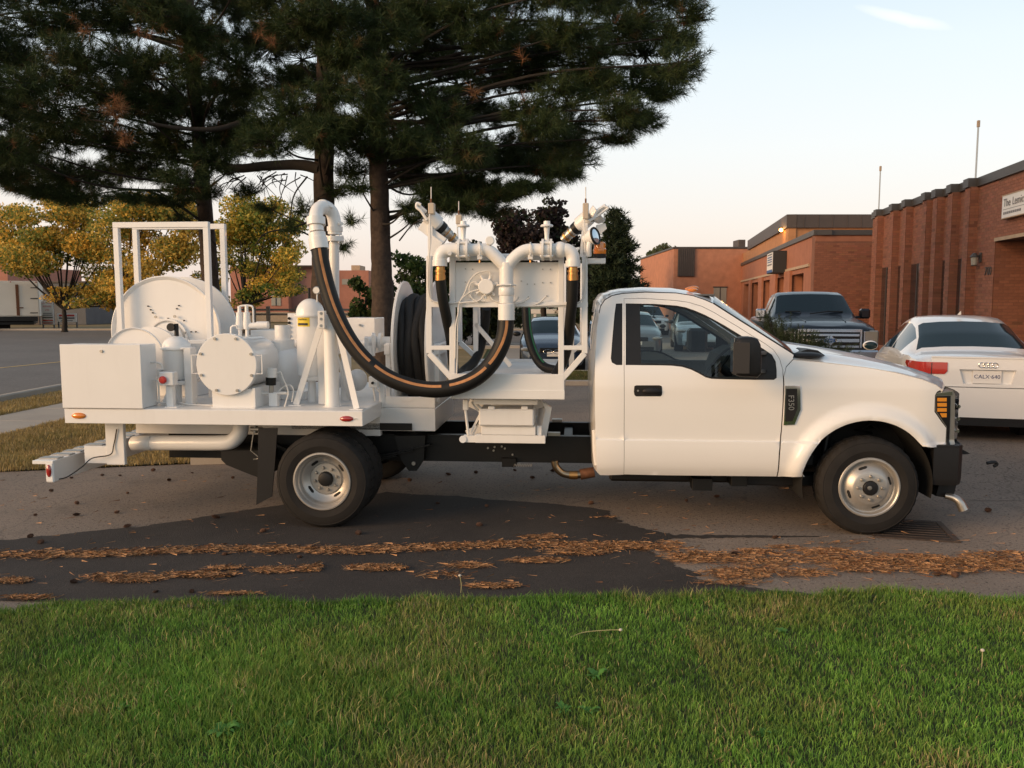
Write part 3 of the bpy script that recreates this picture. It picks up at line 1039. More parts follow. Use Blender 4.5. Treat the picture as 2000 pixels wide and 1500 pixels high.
def wheel(name, cx, y0, cz, kind, sgn=1):
    wh = P(name, tyre_mb(cx, y0, cz, sgn=sgn), RUBBER, None, 25)
    o = V(cx, y0, cz)
    A = V(0, sgn, 0)
    if kind == 'front':
        prof = [(.222, .05), (.236, .020), (.238, .012), (.232, .005), (.222, .004), (.214, .010), (.211, .030), (.206, .046), (.196, .052), (.190, .048), (.175, .030), (.155, .012), (.135, -.004), (.122, -.010), (.06, -.010), (.056, -.004), (.056, .03)]
        hr, hy, sr, sy, st = .056, -.03, .163, .018, .35
        face = -.011
    else:
        prof = [(.222, .05), (.238, .020), (.239, .012), (.234, .004), (.224, .003), (.216, .012), (.213, .040), (.206, .052), (.200, .058), (.197, .085), (.190, .10), (.183, .105), (.160, .128), (.136, .138), (.130, .132), (.126, .124), (.062, .122), (.06, .14)]
        hr, hy, sr, sy, st = .060, .085, .155, .126, .62
        face = .121
    rim = P('rim', MB().lathe([(r, h * sgn) for r, h in prof], o, (0, 1, 0), 64), STEEL, wh, 40)
    if kind == 'front':
        P('hub', MB().lathe([(.0, hy * sgn), (.030, hy * sgn), (.050, (hy + .004) * sgn), (hr, (hy + .012) * sgn), (hr, .03 * sgn)], o, (0, 1, 0), 28), PLAST, wh)
        P('hub_cap', MB().lathe([(.0, (hy - .006) * sgn), (.015, (hy - .005) * sgn), (.018, (hy) * sgn), (.018, (hy + .01) * sgn)], o - V(.012, 0, -.005), (0, 1, 0), 20), ZINC, wh)
    else:
        P('hub', MB().lathe([(.0, hy * sgn), (.040, hy * sgn), (.054, (hy + .006) * sgn), (hr, (hy + .02) * sgn), (hr, .14 * sgn)], o, (0, 1, 0), 28), PLAST, wh)
    for i in range(8):
        a = i * math.pi / 4 + (0 if kind == 'front' else .2)
        c = o + V(math.cos(a) * .092, face * sgn, math.sin(a) * .092)
        P('lug_nut', MB().lathe([(.0, -.020 * sgn), (.008, -.019 * sgn), (.011, -.012 * sgn), (.013, -.002 * sgn), (.015, .002 * sgn)], c, (0, 1, 0), 8), ZINC, wh, 30)
    for i in range(4):
        a = i * math.pi / 2 + st
        c = o + V(math.cos(a) * sr, (sy - .003) * sgn, math.sin(a) * sr)
        t = V(-math.sin(a), 0, math.cos(a))
        nrm = (V(math.cos(a) * -.62 * (1 if kind != 'front' else -1), -sgn, math.sin(a) * -.62 * (1 if kind != 'front' else -1))).normalized()
        rr = t.cross(nrm)
        vs = [c + t * (math.cos(q) * .018 + (.016 if math.cos(q) > 0 else -.016)) + rr * math.sin(q) * .011 for q in [2 * math.pi * j / 20 for j in range(20)]]
        P('hand_hole_shade', MB().add(vs + [v_ + nrm * -.004 for v_ in vs], [tuple(range(20))] + [(j, (j + 1) % 20, 20 + (j + 1) % 20, 20 + j) for j in range(20)]), DARK, wh, 0)  # dark oval on the rim, painted as the shade inside an opening
    return wh
FH = tp(1699, 957, .12)
RH = tp(628, 945, 0.0)
FHX, RHX = FH.x, RH.x
wheel('front_wheel', FHX, .12, .385, 'front')
wheel('front_wheel', FHX, TW - .12, .385, 'front', -1)
wheel('rear_wheel', RHX, 0.0, .39, 'rear')
wheel('inner_rear_wheel', RHX, .30, .39, 'rear')
wheel('inner_rear_wheel', RHX, TW - .30, .39, 'rear', -1)
wheel('rear_wheel', RHX, TW, .39, 'rear', -1)

# --- chassis
zr1, zr0 = .665, .43
xr0, xr1 = tp(330, 850, .75).x, tp(1700, 850, .75).x
for y in (.74, TW - .74):
    m = MB()
    s_ = 1 if y < 1.2 else -1
    m.prismz([(xr0, y), (xr1, y), (xr1, y + .075 * s_), (xr0, y + .075 * s_)], zr1 - .012, zr1)
    P('frame_flange', m, BLACK)
    P('frame_rail', MB().box(xr0, xr1, y, y + .012 * s_, zr0, zr1 - .012, .002), BLACK)
for px in (470, 640, 800, 960, 1110, 1300):
    x = tp(px, 850, 1.0).x
    P('cross_member', MB().box(x - .04, x + .04, .755, TW - .755, .46, .63), BLACK)
P('rear_axle', MB().cyl((RHX, .3, .39), (RHX, TW - .3, .39), .06), BLACK)
P('differential', MB().ell((RHX, 1.2, .39), .18, .16, .17), BLACK)
P('front_axle', MB().cyl((FHX, .3, .37), (FHX, TW - .3, .37), .05), BLACK)
P('drive_shaft', MB().cyl((RHX + .15, 1.2, .42), (FHX - 1.2, 1.2, .58), .05), BLACK)
for y in (.62, TW - .62):
    lf = cr([(RHX - .75, y, .66), (RHX - .3, y, .47), (RHX, y, .44), (RHX + .35, y, .50), (RHX + .78, y, .60)], 6)
    for q in range(3):
        m = MB()
        pts_ = lf[q * 2: len(lf) - q * 2] if q else lf
        for i in range(len(pts_) - 1):
            m.bar(pts_[i] + V(0, 0, -.016 * q), pts_[i + 1] + V(0, 0, -.016 * q), .07, .012, (0, 0, 1), .001)
        P('leaf_spring', m, BLACK)
hb = MB()
pA = [tp(772, 850, .66), tp(832, 850, .66), tp(829, 895, .66), tp(815, 918, .66), tp(800, 918, .66), tp(786, 898, .66)]
hb.prism([(p.x, p.z) for p in pA], .62, .74)
P('spring_hanger', hb, BLACK)
c = tp(808, 905, .61)
P('hanger_bolt', MB().cyl((c.x, .60, c.z), (c.x, .62, c.z), .017, n=10), ZINC)
for a, b in ((965, 848), (980, 860), (990, 872), (950, 872), (965, 880)):
    pass
for px, py in ((966, 873), (980, 872), (986, 876), (964, 880), (953, 875), (1001, 888), (992, 903)):
    c = tp(px, py, .735)
    P('rail_bolt', MB().cyl((c.x, .728, c.z), (c.x, .742, c.z), .009, n=8), ZINC)
# brake line coil under the rail and battery box
cs = [tp(1003 + i * 1.2, 908 + (3 if i % 4 < 2 else -2), .70) for i in range(32)]
P('coiled_line', MB().tube(cs, .004, 5), ZINC)
P('battery_tray', tb(MB(), 980, 895, 1008, 912, .70, .9), BLACK)
P('transmission_support', tb(MB(), 1190, 925, 1580, 940, .55, 1.85, .02), BLACK)
P('step_bracket', tb(MB(), 1352, 935, 1392, 958, .35, .5), BLACK)
P('step_bracket', tb(MB(), 1428, 930, 1460, 950, .35, .5), BLACK)
P('splash_shield', tb(MB(), 1450, 928, 1600, 948, .45, .6, .01), PLAST)
# exhaust
ex = cr([tp(1083, 900, .62), tp(1086, 912, .62), tp(1098, 924, .62), tp(1115, 928, .62), tp(1135, 927, .62), tp(1158, 924, .64)], 5)
P('exhaust_elbow', MB().tube(ex, .032, 16), EXHAUST)
P('exhaust_clamp', MB().cyl(tp(1112, 928, .62), tp(1128, 928, .62), .036, n=16), BRASS)
P('exhaust_flange', MB().cyl(tp(1133, 927, .625), tp(1160, 922, .64), .046, n=16), RUSTY)
# fuel tank and mud flap at the back
fk = [tp(*a, .36) for a in ((432, 880), (512, 880), (512, 935), (486, 926), (442, 908), (432, 898))]
P('rear_fuel_tank', MB().prism([(p.x, p.z) for p in fk], .36, 2.0), BLACK)
mf = [tp(*a, .10) for a in ((508, 835), (545, 835), (540, 905), (534, 968), (504, 984), (507, 905))]
P('mud_flap', MB().prism([(p.x, p.z) for p in mf], .06, .075), PLAST)
m2 = [V(p.x, 0, p.z) for p in mf]
P('mud_flap', MB().prism([(p.x, p.z) for p in m2], TW - .6, TW - .585), PLAST)
P('mud_flap_bracket', MB().tube([tp(496, 840, .2), tp(490, 880, .2), tp(508, 895, .2), tp(495, 897, .2)], .006, 6), ZINC)
P('valve_fitting', MB().cyl(tp(490, 838, .18), tp(512, 838, .18), .02, n=10), ZINC)
P('drain_valve', MB().cyl(tp(500, 832, .18), tp(500, 845, .18), .016, n=10), CHROME)

# --- flat bed
ZD = tp(400, 800, 0).z
ZB = tp(400, 829, 0).z
DX0, DX1 = tp(128, 800, 0).x, tp(707, 803, 0).x
bed = MB().box(DX0, DX1, 0, TW, ZB + .02, ZD, .006)
P('deck', bed, DECKW)
P('side_skirt', MB().box(DX0 - .004, DX1 + .004, -.006, .0, ZB, ZD - .004, .002), EQUIP)
P('side_skirt', MB().box(DX0 - .004, DX1 + .004, TW, TW + .006, ZB, ZD - .004, .002), EQUIP)
P('deck_front_plate', MB().box(DX1 + .001, DX1 + .007, .004, TW - .004, ZB, ZD - .003, .002), EQUIP)
P('rear_skirt', MB().box(DX0 - .010, DX0 - .004, .0, TW, ZB, ZD - .003, .002), EQUIP)
for i, px in enumerate(()):
    x = tp(px, 830, .3).x
    P('deck_joist', MB().box(x - .03, x + .03, .02, TW - .02, ZB - .06, ZB + .018), EQUIP)
for y in (.62, TW - .70):
    P('sub_frame', MB().box(DX0 + .25, DX1, y, y + .08, zr1 + .002, ZB + .018, .004), EQUIP)
def lens(px, py, w, h, mat, name):
    c = tp(px, py, -.006)
    mb = MB()
    mb.ell((c.x, -.006, c.z), w, .022, h, 20, 10)
    P(name, mb, mat)
lens(154, 812, .062, .026, AMBER, 'amber_marker_lamp')
lens(677, 818, .056, .024, REDL, 'red_marker_lamp')
P('lamp_wire', MB().tube(cr([tp(690, 819, -.008), tp(694, 817, -.012), tp(698, 819, -.008)], 3), .003, 5), CABLE)

# --- tail bumper and step behind the deck
hx = tp(205, 840, .25).x
hx1 = tp(241, 840, .25).x
P('bumper_hanger', MB().box(hx, hx1, .25, .29, tp(220, 908, .25).z, ZB - .002), EQUIP)
P('bumper_hanger', MB().box(hx, hx1, TW - .29, TW - .25, tp(220, 908, .25).z, ZB - .002), EQUIP)
P('bumper_arm', MB().box(tp(165, 880, .26).x, hx + .01, .255, .285, tp(220, 906, .25).z, tp(200, 872, .25).z), EQUIP)
P('bumper_arm', MB().box(tp(165, 880, .26).x, hx + .01, TW - .285, TW - .255, tp(220, 906, .25).z, tp(200, 872, .25).z), EQUIP)
bx0, bx1 = tp(87, 900, .0).x, tp(103, 900, .0).x
bz0, bz1 = tp(95, 943, 0).z, tp(95, 903, 0).z
P('bumper_channel', MB().box(bx0, bx1, .0, TW, bz0, bz1, .01), EQUIP)
lx = tp(62, 900, 0).x
P('bumper_top_rail', MB().box(lx, bx1, .002, TW - .002, bz1 - .018, bz1 + .012, .004), EQUIP)
st_z = bz1 + .013
for i in range(14):
    y = .08 + i * .165
    P('step_tread', MB().box(lx + .005, bx1 - .01, y, y + .09, st_z, st_z + .008, .002), ZINC)
c = tp(95, 920, -.004)
P('tail_lamp', MB().ell((c.x, -.002, c.z), .022, .014, .052, 14, 10), REDL)
P('tail_lamp', MB().ell((c.x, TW + .002, c.z), .022, .014, .052, 14, 10), REDL)
P('tail_lamp_wire', MB().tube(cr([tp(228, 838, .24), tp(222, 870, .24), tp(215, 888, .22), tp(180, 895, .2), tp(160, 912, .15), tp(130, 932, .1), tp(105, 937, .05)], 6), .005, 6), HOSE)
# belly pipe under the deck
bp_ = cr([tp(262, 866, .5), tp(300, 865, .45), tp(360, 865, .40), tp(425, 865, .36), tp(452, 862, .35), tp(468, 846, .36), tp(472, 828, .38)], 5)
P('belly_pipe', MB().tube(bp_, .065, 20), EQUIP)
for px in (295, 432):
    P('weld_ring', MB().tube([tp(px, 865, .45 if px < 400 else .36), tp(px + 2, 865, .45 if px < 400 else .36)], .067, 20), EQUIP)

# --- control cabinet at the rear corner
cb = tb(MB(), 124, 674, 273, 798, .0, .26, .006, z0=ZD + .002)
CAB = P('control_cabinet', cb, EQUIP)
dp = tb(MB(), 122, 673, 274, 797, -.022, -.002, .005, z0=ZD + .004)
P('cabinet_door', dp, EQUIP, CAB)
c = tp(198, 686, -.024)
P('latch', MB().cyl((c.x, -.032, c.z), (c.x, -.02, c.z), .012, n=16), ZINC, CAB)

# --- hose reels (discs facing the camera)
def disc_reel(name, px, py, rpx, d0, d1, hub=.12):
    a = tp(px, py, d0)
    r = rpx * mpp(px, py, d0)
    th = .012
    RE = P(name, MB().lathe([(.0, .022), (r * .93, .022), (r * .955, .010), (r * .985, .0), (r, .004), (r, .022), (r * .99, .028), (r * .95, .03), (0, .03)], (a.x, d0, a.z), (0, 1, 0), 72), EQUIP)
    P('far_flange', MB().lathe([(.0, -.022), (r * .95, -.022), (r * .985, .0), (r, .0), (r, -.024), (0, -.03)], (a.x, d1, a.z), (0, 1, 0), 72), EQUIP, RE)
    P('drum', MB().lathe([(r * .45, .03), (r * .45, d1 - d0 - .03)], (a.x, d0, a.z), (0, 1, 0), 40), EQUIP, RE)
    return RE, a, r
RE1, ra, rr1 = disc_reel('hose_reel', 323, 650, 107, .95, 1.36)
P('hub_ring', MB().lathe([(.19, .022), (.19, -.006), (.172, -.006), (.172, .022)], (ra.x + .02, .95, ra.z - .06), (0, 1, 0), 48), EQUIP, RE1)
P('hub_plate', MB().lathe([(.0, -.012), (.145, -.012), (.15, -.006), (.15, .022)], (ra.x + .02, .95, ra.z - .06), (0, 1, 0), 48), EQUIP, RE1)
for px, py in ((290, 598), (295, 605), (299, 611), (350, 597), (346, 603), (329, 622), (360, 626), (374, 648), (383, 648)):
    c = tp(px, py, .97)
    P('flange_bolt', MB().cyl((c.x, .955, c.z), (c.x, .975, c.z), .006, n=8), DARK, RE1)
for px, py in ((304, 619), (341, 618), (361, 650)):
    c = tp(px, py, .94)
    P('ring_bolt', MB().cyl((c.x, .932, c.z), (c.x, .95, c.z), .012, n=8), ZINC, RE1)
c = tp(319, 651, .93)
P('reel_union', MB().cyl((c.x, .80, c.z), (c.x, .95, c.z), .03, n=14).cyl((c.x + .02, .84, c.z), (c.x + .10, .84, c.z), .022, n=12), EQUIP, RE1)
RE2, rb, rr2 = disc_reel('small_hose_reel', 262, 700, 58, .48, .80)
# reel guard frames
def portal(name, px0, px1, pyt, d, w=.05):
    a, b = tp(px0, pyt, d), tp(px1, pyt, d)
    fr_ = P(name, MB().box(a.x, b.x, d, d + w, a.z - w, a.z, .003), EQUIP)
    P('post', MB().box(a.x, a.x + w, d + .001, d + w - .001, ZD, a.z - w, .003), EQUIP, fr_)
    P('post', MB().box(b.x - w, b.x, d + .001, d + w - .001, ZD, a.z - w, .003), EQUIP, fr_)
portal('guard_frame', 219, 406, 434, .86)
portal('guard_frame', 257, 438, 438, 1.40)
# reel support: low channel, motor and pipes behind the reels
P('reel_pedestal', MB().box(ra.x - .25, ra.x + .30, .90, 1.42, ZD + .001, ra.z - .45, .006), EQUIP)
P('reel_channel', tb(MB(), 366, 664, 402, 672, .8, .86), EQUIP)

# --- filter vessel
def vessel(name, px, d, py_top, py_fl, py_bot, rpx, leg=True):
    top, fl, bot = tp(px, py_top, d).z, tp(px, py_fl, d).z, tp(px, py_bot, d).z
    r = rpx * mpp(px, py_fl, d)
    x = tp(px, py_fl, d).x
    prof = [(.0, top)]
    for i in range(1, 9):
        t = i / 8 * math.pi / 2
        prof.append((r * math.sin(t), fl + .012 + (top - fl - .012) * math.cos(t)))
    prof += [(r * 1.13, fl + .012), (r * 1.13, fl - .004), (r * 1.0, fl - .008), (r * .98, fl - .02), (r * .98, bot + .03), (r * .85, bot + .008), (r * .4, bot), (0, bot)]
    o = P(name, MB().lathe(prof, (x, d, 0), (0, 0, 1), 40), EQUIP)
    return o, x, r
FV, fx, fr_ = vessel('filter_vessel', 345, .42, 656, 681, 742, 26)
P('top_valve', MB().cyl((fx + .005, .42, tp(345, 656, .42).z - .01), (fx + .005, .42, tp(345, 632, .42).z), .018, n=12), PLAST, FV)
c = tp(336, 639, .42)
P('valve_handle', MB().lathe([(.0, -.01), (.034, -.01), (.034, .01), (.0, .01)], (c.x, .40, c.z), (0, 1, 0), 20), PLAST, FV)
P('outlet_pipe', MB().cyl((fx, .42, ZD + .001), (fx, .42, tp(345, 741, .42).z), .03, n=14), EQUIP, FV)
P('support_bracket', tb(MB(), 362, 679, 372, 792, .30, .40, z0=ZD + .001), EQUIP, FV)
P('bracket_arm', tb(MB(), 352, 679, 361, 683, .30, .36), EQUIP, FV)
P('support_shelf', tb(MB(), 338, 744, 361, 752, .31, .52), EQUIP, FV)
g_ = [tp(325, 760, .22), tp(335, 760, .22), tp(335, 795, .22), tp(312, 795, .22)]
P('gusset', MB().prism([(p.x, max(p.z, ZD + .002)) for p in g_], .24, .25), EQUIP, FV)
# emergency stop
es = P('emergency_stop', tb(MB(), 311, 727, 338, 753, .10, .18, .006), EQUIP)
c = tp(318, 742, .09)
P('stop_button', MB().lathe([(.0, -.02), (.022, -.018), (.031, -.008), (.031, .002), (.018, .006), (.018, .03)], (c.x, .09, c.z), (0, 1, 0), 24), REDK, es)
P('stop_post', tb(MB(), 325, 753, 337, 795, .14, .19, z0=ZD + .001), EQUIP, es)
P('stop_post_foot', tb(MB(), 321, 793, 345, 797, .09, .22, z0=ZD, z1=ZD + .008), EQUIP, es)
# conduit between cabinet and filter
for k, pth in enumerate(([(292, 708), (305, 708), (315, 712), (317, 722)], [(292, 742), (303, 742), (309, 748), (311, 785)], [(292, 763), (298, 766), (300, 780), (310, 786), (328, 787)], [(352, 787), (370, 790), (395, 791), (418, 792)])):
    P('conduit', MB().tube(cr([tp(*q, .16 + .03 * k) for q in pth], 5), .007, 8), CABLE)
P('valve_block', tb(MB(), 293, 722, 309, 736, .3, .42), EQUIP)

# --- horizontal tank with a bolted cover facing the camera
tk = tp(442, 712, .06)
tr = 59 * mpp(442, 712, .06)
TANK = P('horizontal_tank', MB().lathe([(tr * .86, .05), (tr * .86, .60), (tr * .80, .70), (tr * .62, .76), (tr * .3, .79), (0, .80)], (tk.x, .06, tk.z), (0, 1, 0), 48), EQUIP)
P('cover_plate', MB().lathe([(.0, .0), (tr - .004, .0), (tr, .004), (tr, .022), (tr * .86, .022)], (tk.x, .06, tk.z), (0, 1, 0), 64), EQUIP, TANK)
P('tank_flange', MB().lathe([(tr * .86, .026), (tr, .026), (tr, .05), (tr * .86, .05)], (tk.x, .06, tk.z), (0, 1, 0), 64), EQUIP, TANK)
for i in range(8):
    a = i * math.pi / 4 + math.pi / 8
    c = V(tk.x + math.cos(a) * tr * .90, .06, tk.z + math.sin(a) * tr * .90)
    P('cover_bolt', MB().cyl(c + V(0, -.014, 0), c + V(0, .002, 0), .012, n=6), ZINC, TANK)
for s_, pa, pb in ((-1, 374, 386), (1, 498, 511)):
    hz0, hz1 = tp(442, 730, .06).z, tp(442, 694, .06).z
    xa, xb = tp(pa, 712, .06).x, tp(pb, 712, .06).x
    x_out, x_in = (xa, xb) if s_ < 0 else (xb, xa)
    P('cover_handle', MB().tube([(x_in, .07, hz0), (x_out, .07, hz0), (x_out, .07, hz1), (x_in, .07, hz1)], .006, 8), EQUIP, TANK)
P('tank_saddle', tb(MB(), 415, 760, 495, 795, .10, .75, .004, z0=ZD + .001), EQUIP, TANK)
P('saddle_flange', tb(MB(), 412, 790, 498, 796, .085, .77, .002, z0=ZD, z1=ZD + .01), EQUIP, TANK)
P('saddle_end_plate', tb(MB(), 494, 758, 498, 794, .09, .76, .001, z0=ZD + .011), EQUIP, TANK)
# relief valves standing on the tank
tz = tk.z + tr * .8
for px, a, b, rr_ in ((468, 598, 655, 7), (482, 596, 655, 7)):
    x = tp(px, 620, .45).x
    k_ = mpp(px, 620, .45)
    z1_ = tp(px, a, .45).z
    zc = tp(px, 630, .45).z
    vv = P('relief_valve', MB().lathe([(.5 * rr_ * k_, tz), (.5 * rr_ * k_, zc - .06), (.9 * rr_ * k_, zc - .055), (1.1 * rr_ * k_, zc - .02), (.9 * rr_ * k_, zc + .05), (.9 * rr_ * k_, zc + .085), (.5 * rr_ * k_, zc + .09), (.45 * rr_ * k_, z1_), (0, z1_)], (x, .45, 0), (0, 0, 1), 20), EQUIP)
hxp = tp(482, 636, .45)
P('relief_outlet', MB().cyl(hxp, tp(522, 635, .45), .026, n=16), EQUIP)
P('relief_outlet_flange', MB().cyl(tp(502, 635, .45), tp(524, 635, .45), .032, n=16), EQUIP)
P('balance_line', MB().tube(cr([tp(466, 612, .45), tp(467, 600, .45), tp(474, 597, .45), tp(488, 597, .45), tp(494, 602, .45), tp(495, 630, .45)], 5), .008, 8), EQUIP)
P('vent_line', MB().tube([tp(451, 656, .40), tp(451, 640, .40), tp(455, 636, .40), tp(462, 636, .40)], .008, 8), EQUIP)
# level transmitter in front of the tank
sx = tp(531, 780, .25)
LT = P('transmitter_post', tb(MB(), 525, 768, 541, 794, .22, .28, z0=ZD + .001), EQUIP)
P('transmitter_head', MB().cyl(tp(531, 737, .25), tp(531, 719, .25), .042, n=20), EQUIP, LT)
P('transmitter_body', MB().cyl(tp(529, 752, .25), tp(529, 737, .25), .042, n=20), BLACK, LT)
P('transmitter_neck', MB().cyl(tp(530, 768, .25), tp(530, 752, .25), .02, n=12), ZINC, LT)
P('sensor_pipe', MB().cyl(tp(505, 768, .25), tp(560, 768, .25), .012, n=10), CABLE, LT)
P('sensor_cable', MB().tube(cr([tp(541, 729, .25), tp(548, 727, .25), tp(553, 740, .25), tp(560, 755, .25), tp(563, 768, .22), tp(560, 780, .2), tp(556, 795, .18)], 6), .006, 8), CABLE, LT)
P('sensor_cable', MB().tube(cr([tp(541, 768, .25), tp(552, 757, .27), tp(566, 752, .28), tp(573, 762, .27), tp(570, 785, .26)], 6), .005, 8), CABLE, LT)
P('small_conduit', MB().tube(cr([tp(500, 764, .3), tp(506, 762, .3), tp(507, 780, .28), tp(500, 792, .26)], 5), .006, 8), CABLE, LT)

# --- pump behind the tank
pc = tp(562, 722, .85)
PUMP = P('pump_body', MB().ell(pc, .16, .2, .22, 24, 14), EQUIP)
P('pump_flange', MB().cyl(pc + V(-.03, -.02, .16), pc + V(-.03, -.02, .27), .10, n=24), EQUIP, PUMP)
P('pump_pipe', MB().cyl((pc.x - .03, .83, pc.z + .26), (pc.x - .03, .83, pc.z + .40), .07, n=20), EQUIP, PUMP)
P('pump_base', MB().box(pc.x - .2, pc.x + .2, .7, 1.0, ZD + .001, pc.z - .18), EQUIP, PUMP)
P('perforated_plate', tb(MB(), 563, 612, 580, 668, 1.1, 1.11, .002), EQUIP)
for i in range(5):
    c = tp(565, 622 + i * 8.5, 1.095)
    P('plate_hole_shade', MB().cyl((c.x, 1.085, c.z), (c.x, 1.098, c.z), .013, n=12), DARK)  # dark disc on the solid plate, painted as a hole's shade
P('manifold_pipe', MB().cyl(tp(545, 672, 1.05), tp(740, 672, 1.05), .035, n=14), EQUIP)
P('rear_equipment_box', tb(MB(), 490, 645, 545, 680, 1.2, 1.6), EQUIP)
P('switch_cabinet', tb(MB(), 672, 621, 732, 690, 1.35, 1.75, .006), EQUIP)
P('cabinet_knob', MB().cyl(tp(703, 635, 1.33), tp(703, 635, 1.35), .012, n=10), ZINC)

# --- tall vessel with caution label
TVs, tvx, tvr = vessel('tall_vessel', 606, .55, 583, 617, 738, 27)
lz0, lz1 = tp(597, 638, .42).z, tp(597, 620, .42).z
rows = []
for i in range(10):
    a = -math.pi / 2 - .78 + i * .115
    rows.append([V(tvx + math.cos(a) * tvr * .992, .55 + math.sin(a) * tvr * .992, z) for z in (lz0, lz1)])
P('caution_label', MB().grid(rows), YELLOW, TVs)
rows = []
for i in range(8):
    a = -math.pi / 2 - .68 + i * .115
    rows.append([V(tvx + math.cos(a) * tvr * 1.0, .55 + math.sin(a) * tvr * 1.0, z) for z in (lz0 + .010, lz0 + .030)])
P('label_print', MB().grid(rows), INK, TVs)
a = -math.pi / 2 - .28
lettering('label_lettering', 'CAUTION', .019, (tvx + math.cos(a) * tvr * 1.012, .55 + math.sin(a) * tvr * 1.012, lz1 - .017), (-math.sin(a), math.cos(a), 0), (0, 0, 1), INK, TVs)
P('drain_pipe', MB().cyl((tvx, .55, ZD + .001), (tvx, .55, tp(606, 739, .55).z), .035, n=16), EQUIP, TVs)
P('vessel_bracket', tb(MB(), 600, 735, 632, 744, .45, .6), EQUIP, TVs)
P('relief_stem', MB().cyl(tp(604, 584, .55), tp(604, 562, .55), .012, n=10), PLAST, TVs)
gc = tp(619, 567, .50)
GA = P('pressure_gauge', MB().lathe([(.0, -.018), (.028, -.018), (.033, -.012), (.033, .012), (0, .014)], gc, (0, 1, 0), 24), ZINC, TVs)
P('gauge_dial', MB().lathe([(.0, -.0195), (.027, -.0195)], gc, (0, 1, 0), 24), WHITEL, TVs)
P('gauge_pipe', MB().cyl(gc + V(0, 0, -.03), gc + V(-.01, .03, -.12), .007, n=8), EQUIP, TVs)

# --- mast with swing elbow
mx_ = tp(647, 700, .28).x
mk_ = mpp(647, 700, .28)
mzt = tp(647, 640, .28).z
P('mast_column', MB().lathe([(13.5 * mk_, ZD), (14.2 * mk_, ZD + .01), (14.2 * mk_, ZD + .035), (13.8 * mk_, ZD + .045), (13.8 * mk_, mzt), (12 * mk_, mzt + .002), (12 * mk_, mzt + .11), (0, mzt + .11)], (mx_, .28, 0), (0, 0, 1), 32), EQUIP)
P('mast_base_ring', MB().lathe([(.0, ZD + .004), (18 * mk_, ZD + .004), (18 * mk_, ZD)], (mx_, .28, 0), (0, 0, 1), 28), EQUIP)
ux = tp(654, 540, .34)
zf = tp(655, 466, .34).z
P('mast_pipe', MB().cyl((ux.x - .012, .34, mzt + .05), (ux.x, .34, zf - .02), 9.6 * mk_, n=28), EQUIP)
P('mast_flange', MB().lathe([(0, zf - .022), (17 * mk_, zf - .022), (17 * mk_, zf + .018), (0, zf + .018)], (ux.x + .006, .34, 0), (0, 0, 1), 32), EQUIP)
for i in range(6):
    a = i * math.pi / 3 + .3
    P('flange_bolt', MB().cyl((ux.x + .006 + math.cos(a) * 14.5 * mk_, .34 + math.sin(a) * 14.5 * mk_, zf - .036), (ux.x + .006 + math.cos(a) * 14.5 * mk_, .34 + math.sin(a) * 14.5 * mk_, zf + .026), .008, n=8), EQUIP)
e_ = cr([tp(654, 458, .34), tp(654, 440, .34), tp(650, 420, .33), tp(642, 408, .30), tp(632, 404, .25), tp(621, 409, .19), tp(617, 422, .15), tp(617, 436, .13), tp(619, 452, .12)], 6)
P('swing_elbow', MB().tube(e_, [12.5 * mk_ if 3 < i < len(e_) - 4 else 13.2 * mk_ for i in range(len(e_))], 28), EQUIP)
P('elbow_ring', MB().cyl(tp(654, 452, .34), tp(654, 443, .34), 15 * mk_, n=28), EQUIP)
P('elbow_ring', MB().cyl(tp(617.5, 440, .13), tp(617, 425, .14), 17 * mk_, n=28), EQUIP)
P('elbow_collar', MB().cyl(tp(632, 404, .27), tp(629, 404.5, .235), 14 * mk_, n=28), EQUIP)
P('grease_fitting', MB().cyl(tp(644, 407, .27), tp(648, 402, .24), .014, n=10), EQUIP)
P('grease_fitting', MB().cyl(tp(662, 437, .30), tp(668, 437, .27), .014, n=10), EQUIP)
hs0, hs1 = tp(619, 455, .115), tp(624, 487, .10)
P('hose_coupling', MB().tube([hs0, hs0.lerp(hs1, .3), hs0.lerp(hs1, .32), hs1], [15.5 * mk_, 15.5 * mk_, 17.2 * mk_, 17.2 * mk_], 28), EQUIP)
for pf, ph in (((578, 792), (629, 628)), ((697, 800), (657, 628))):
    foot = td(pf[0], pf[1], ZD)
    head = tp(ph[0], ph[1], .26)
    br = P('mast_brace', MB().bar(foot + V(0, 0, .006), head, .05, .012, (0, 1, 0), .001), EQUIP)
    P('brace_flange', MB().bar(foot + V(0, .025, .006), head + V(0, .03, 0), .012, .05, (0, 1, 0), .001), EQUIP, br)
    P('brace_foot', MB().box(foot.x - .055, foot.x + .055, foot.y - .03, foot.y + .06, ZD, ZD + .008, .002), EQUIP, br)
P('mast_brace', MB().bar(V(mx_ + .03, .75, ZD + .005), V(mx_, .30, mzt - .1), .05, .012, (1, 0, 0), .001), EQUIP)
cl = P('brace_clamp', tb(MB(), 621, 607, 634, 642, .17, .22), EQUIP)
for py in (612, 623, 636):
    P('clamp_bolt', MB().cyl(tp(627, py, .165), tp(627, py, .172), .012, n=8), ZINC, cl)
P('mast_gusset', tb(MB(), 622, 640, 632, 798, .40, .46, z0=ZD + .001), EQUIP)
P('discharge_pipe', MB().cyl(tp(676, 668, .75), tp(676, 786, .75), .045, n=18), EQUIP)
P('pipe_tee', MB().ell(tp(698, 742, .95), .09, .1, .1, 20, 12), EQUIP)
P('pipe_run', MB().cyl(tp(650, 742, .95), tp(698, 742, .95), .07, n=18), EQUIP)
for k, (a, b, c2) in enumerate(((715, 660, .018), (728, 655, .014), (722, 675, .022))):
    P('reel_valve', MB().cyl(tp(a, b, .85), tp(a + 2, b + 40, .85), c2, n=12), EQUIP)
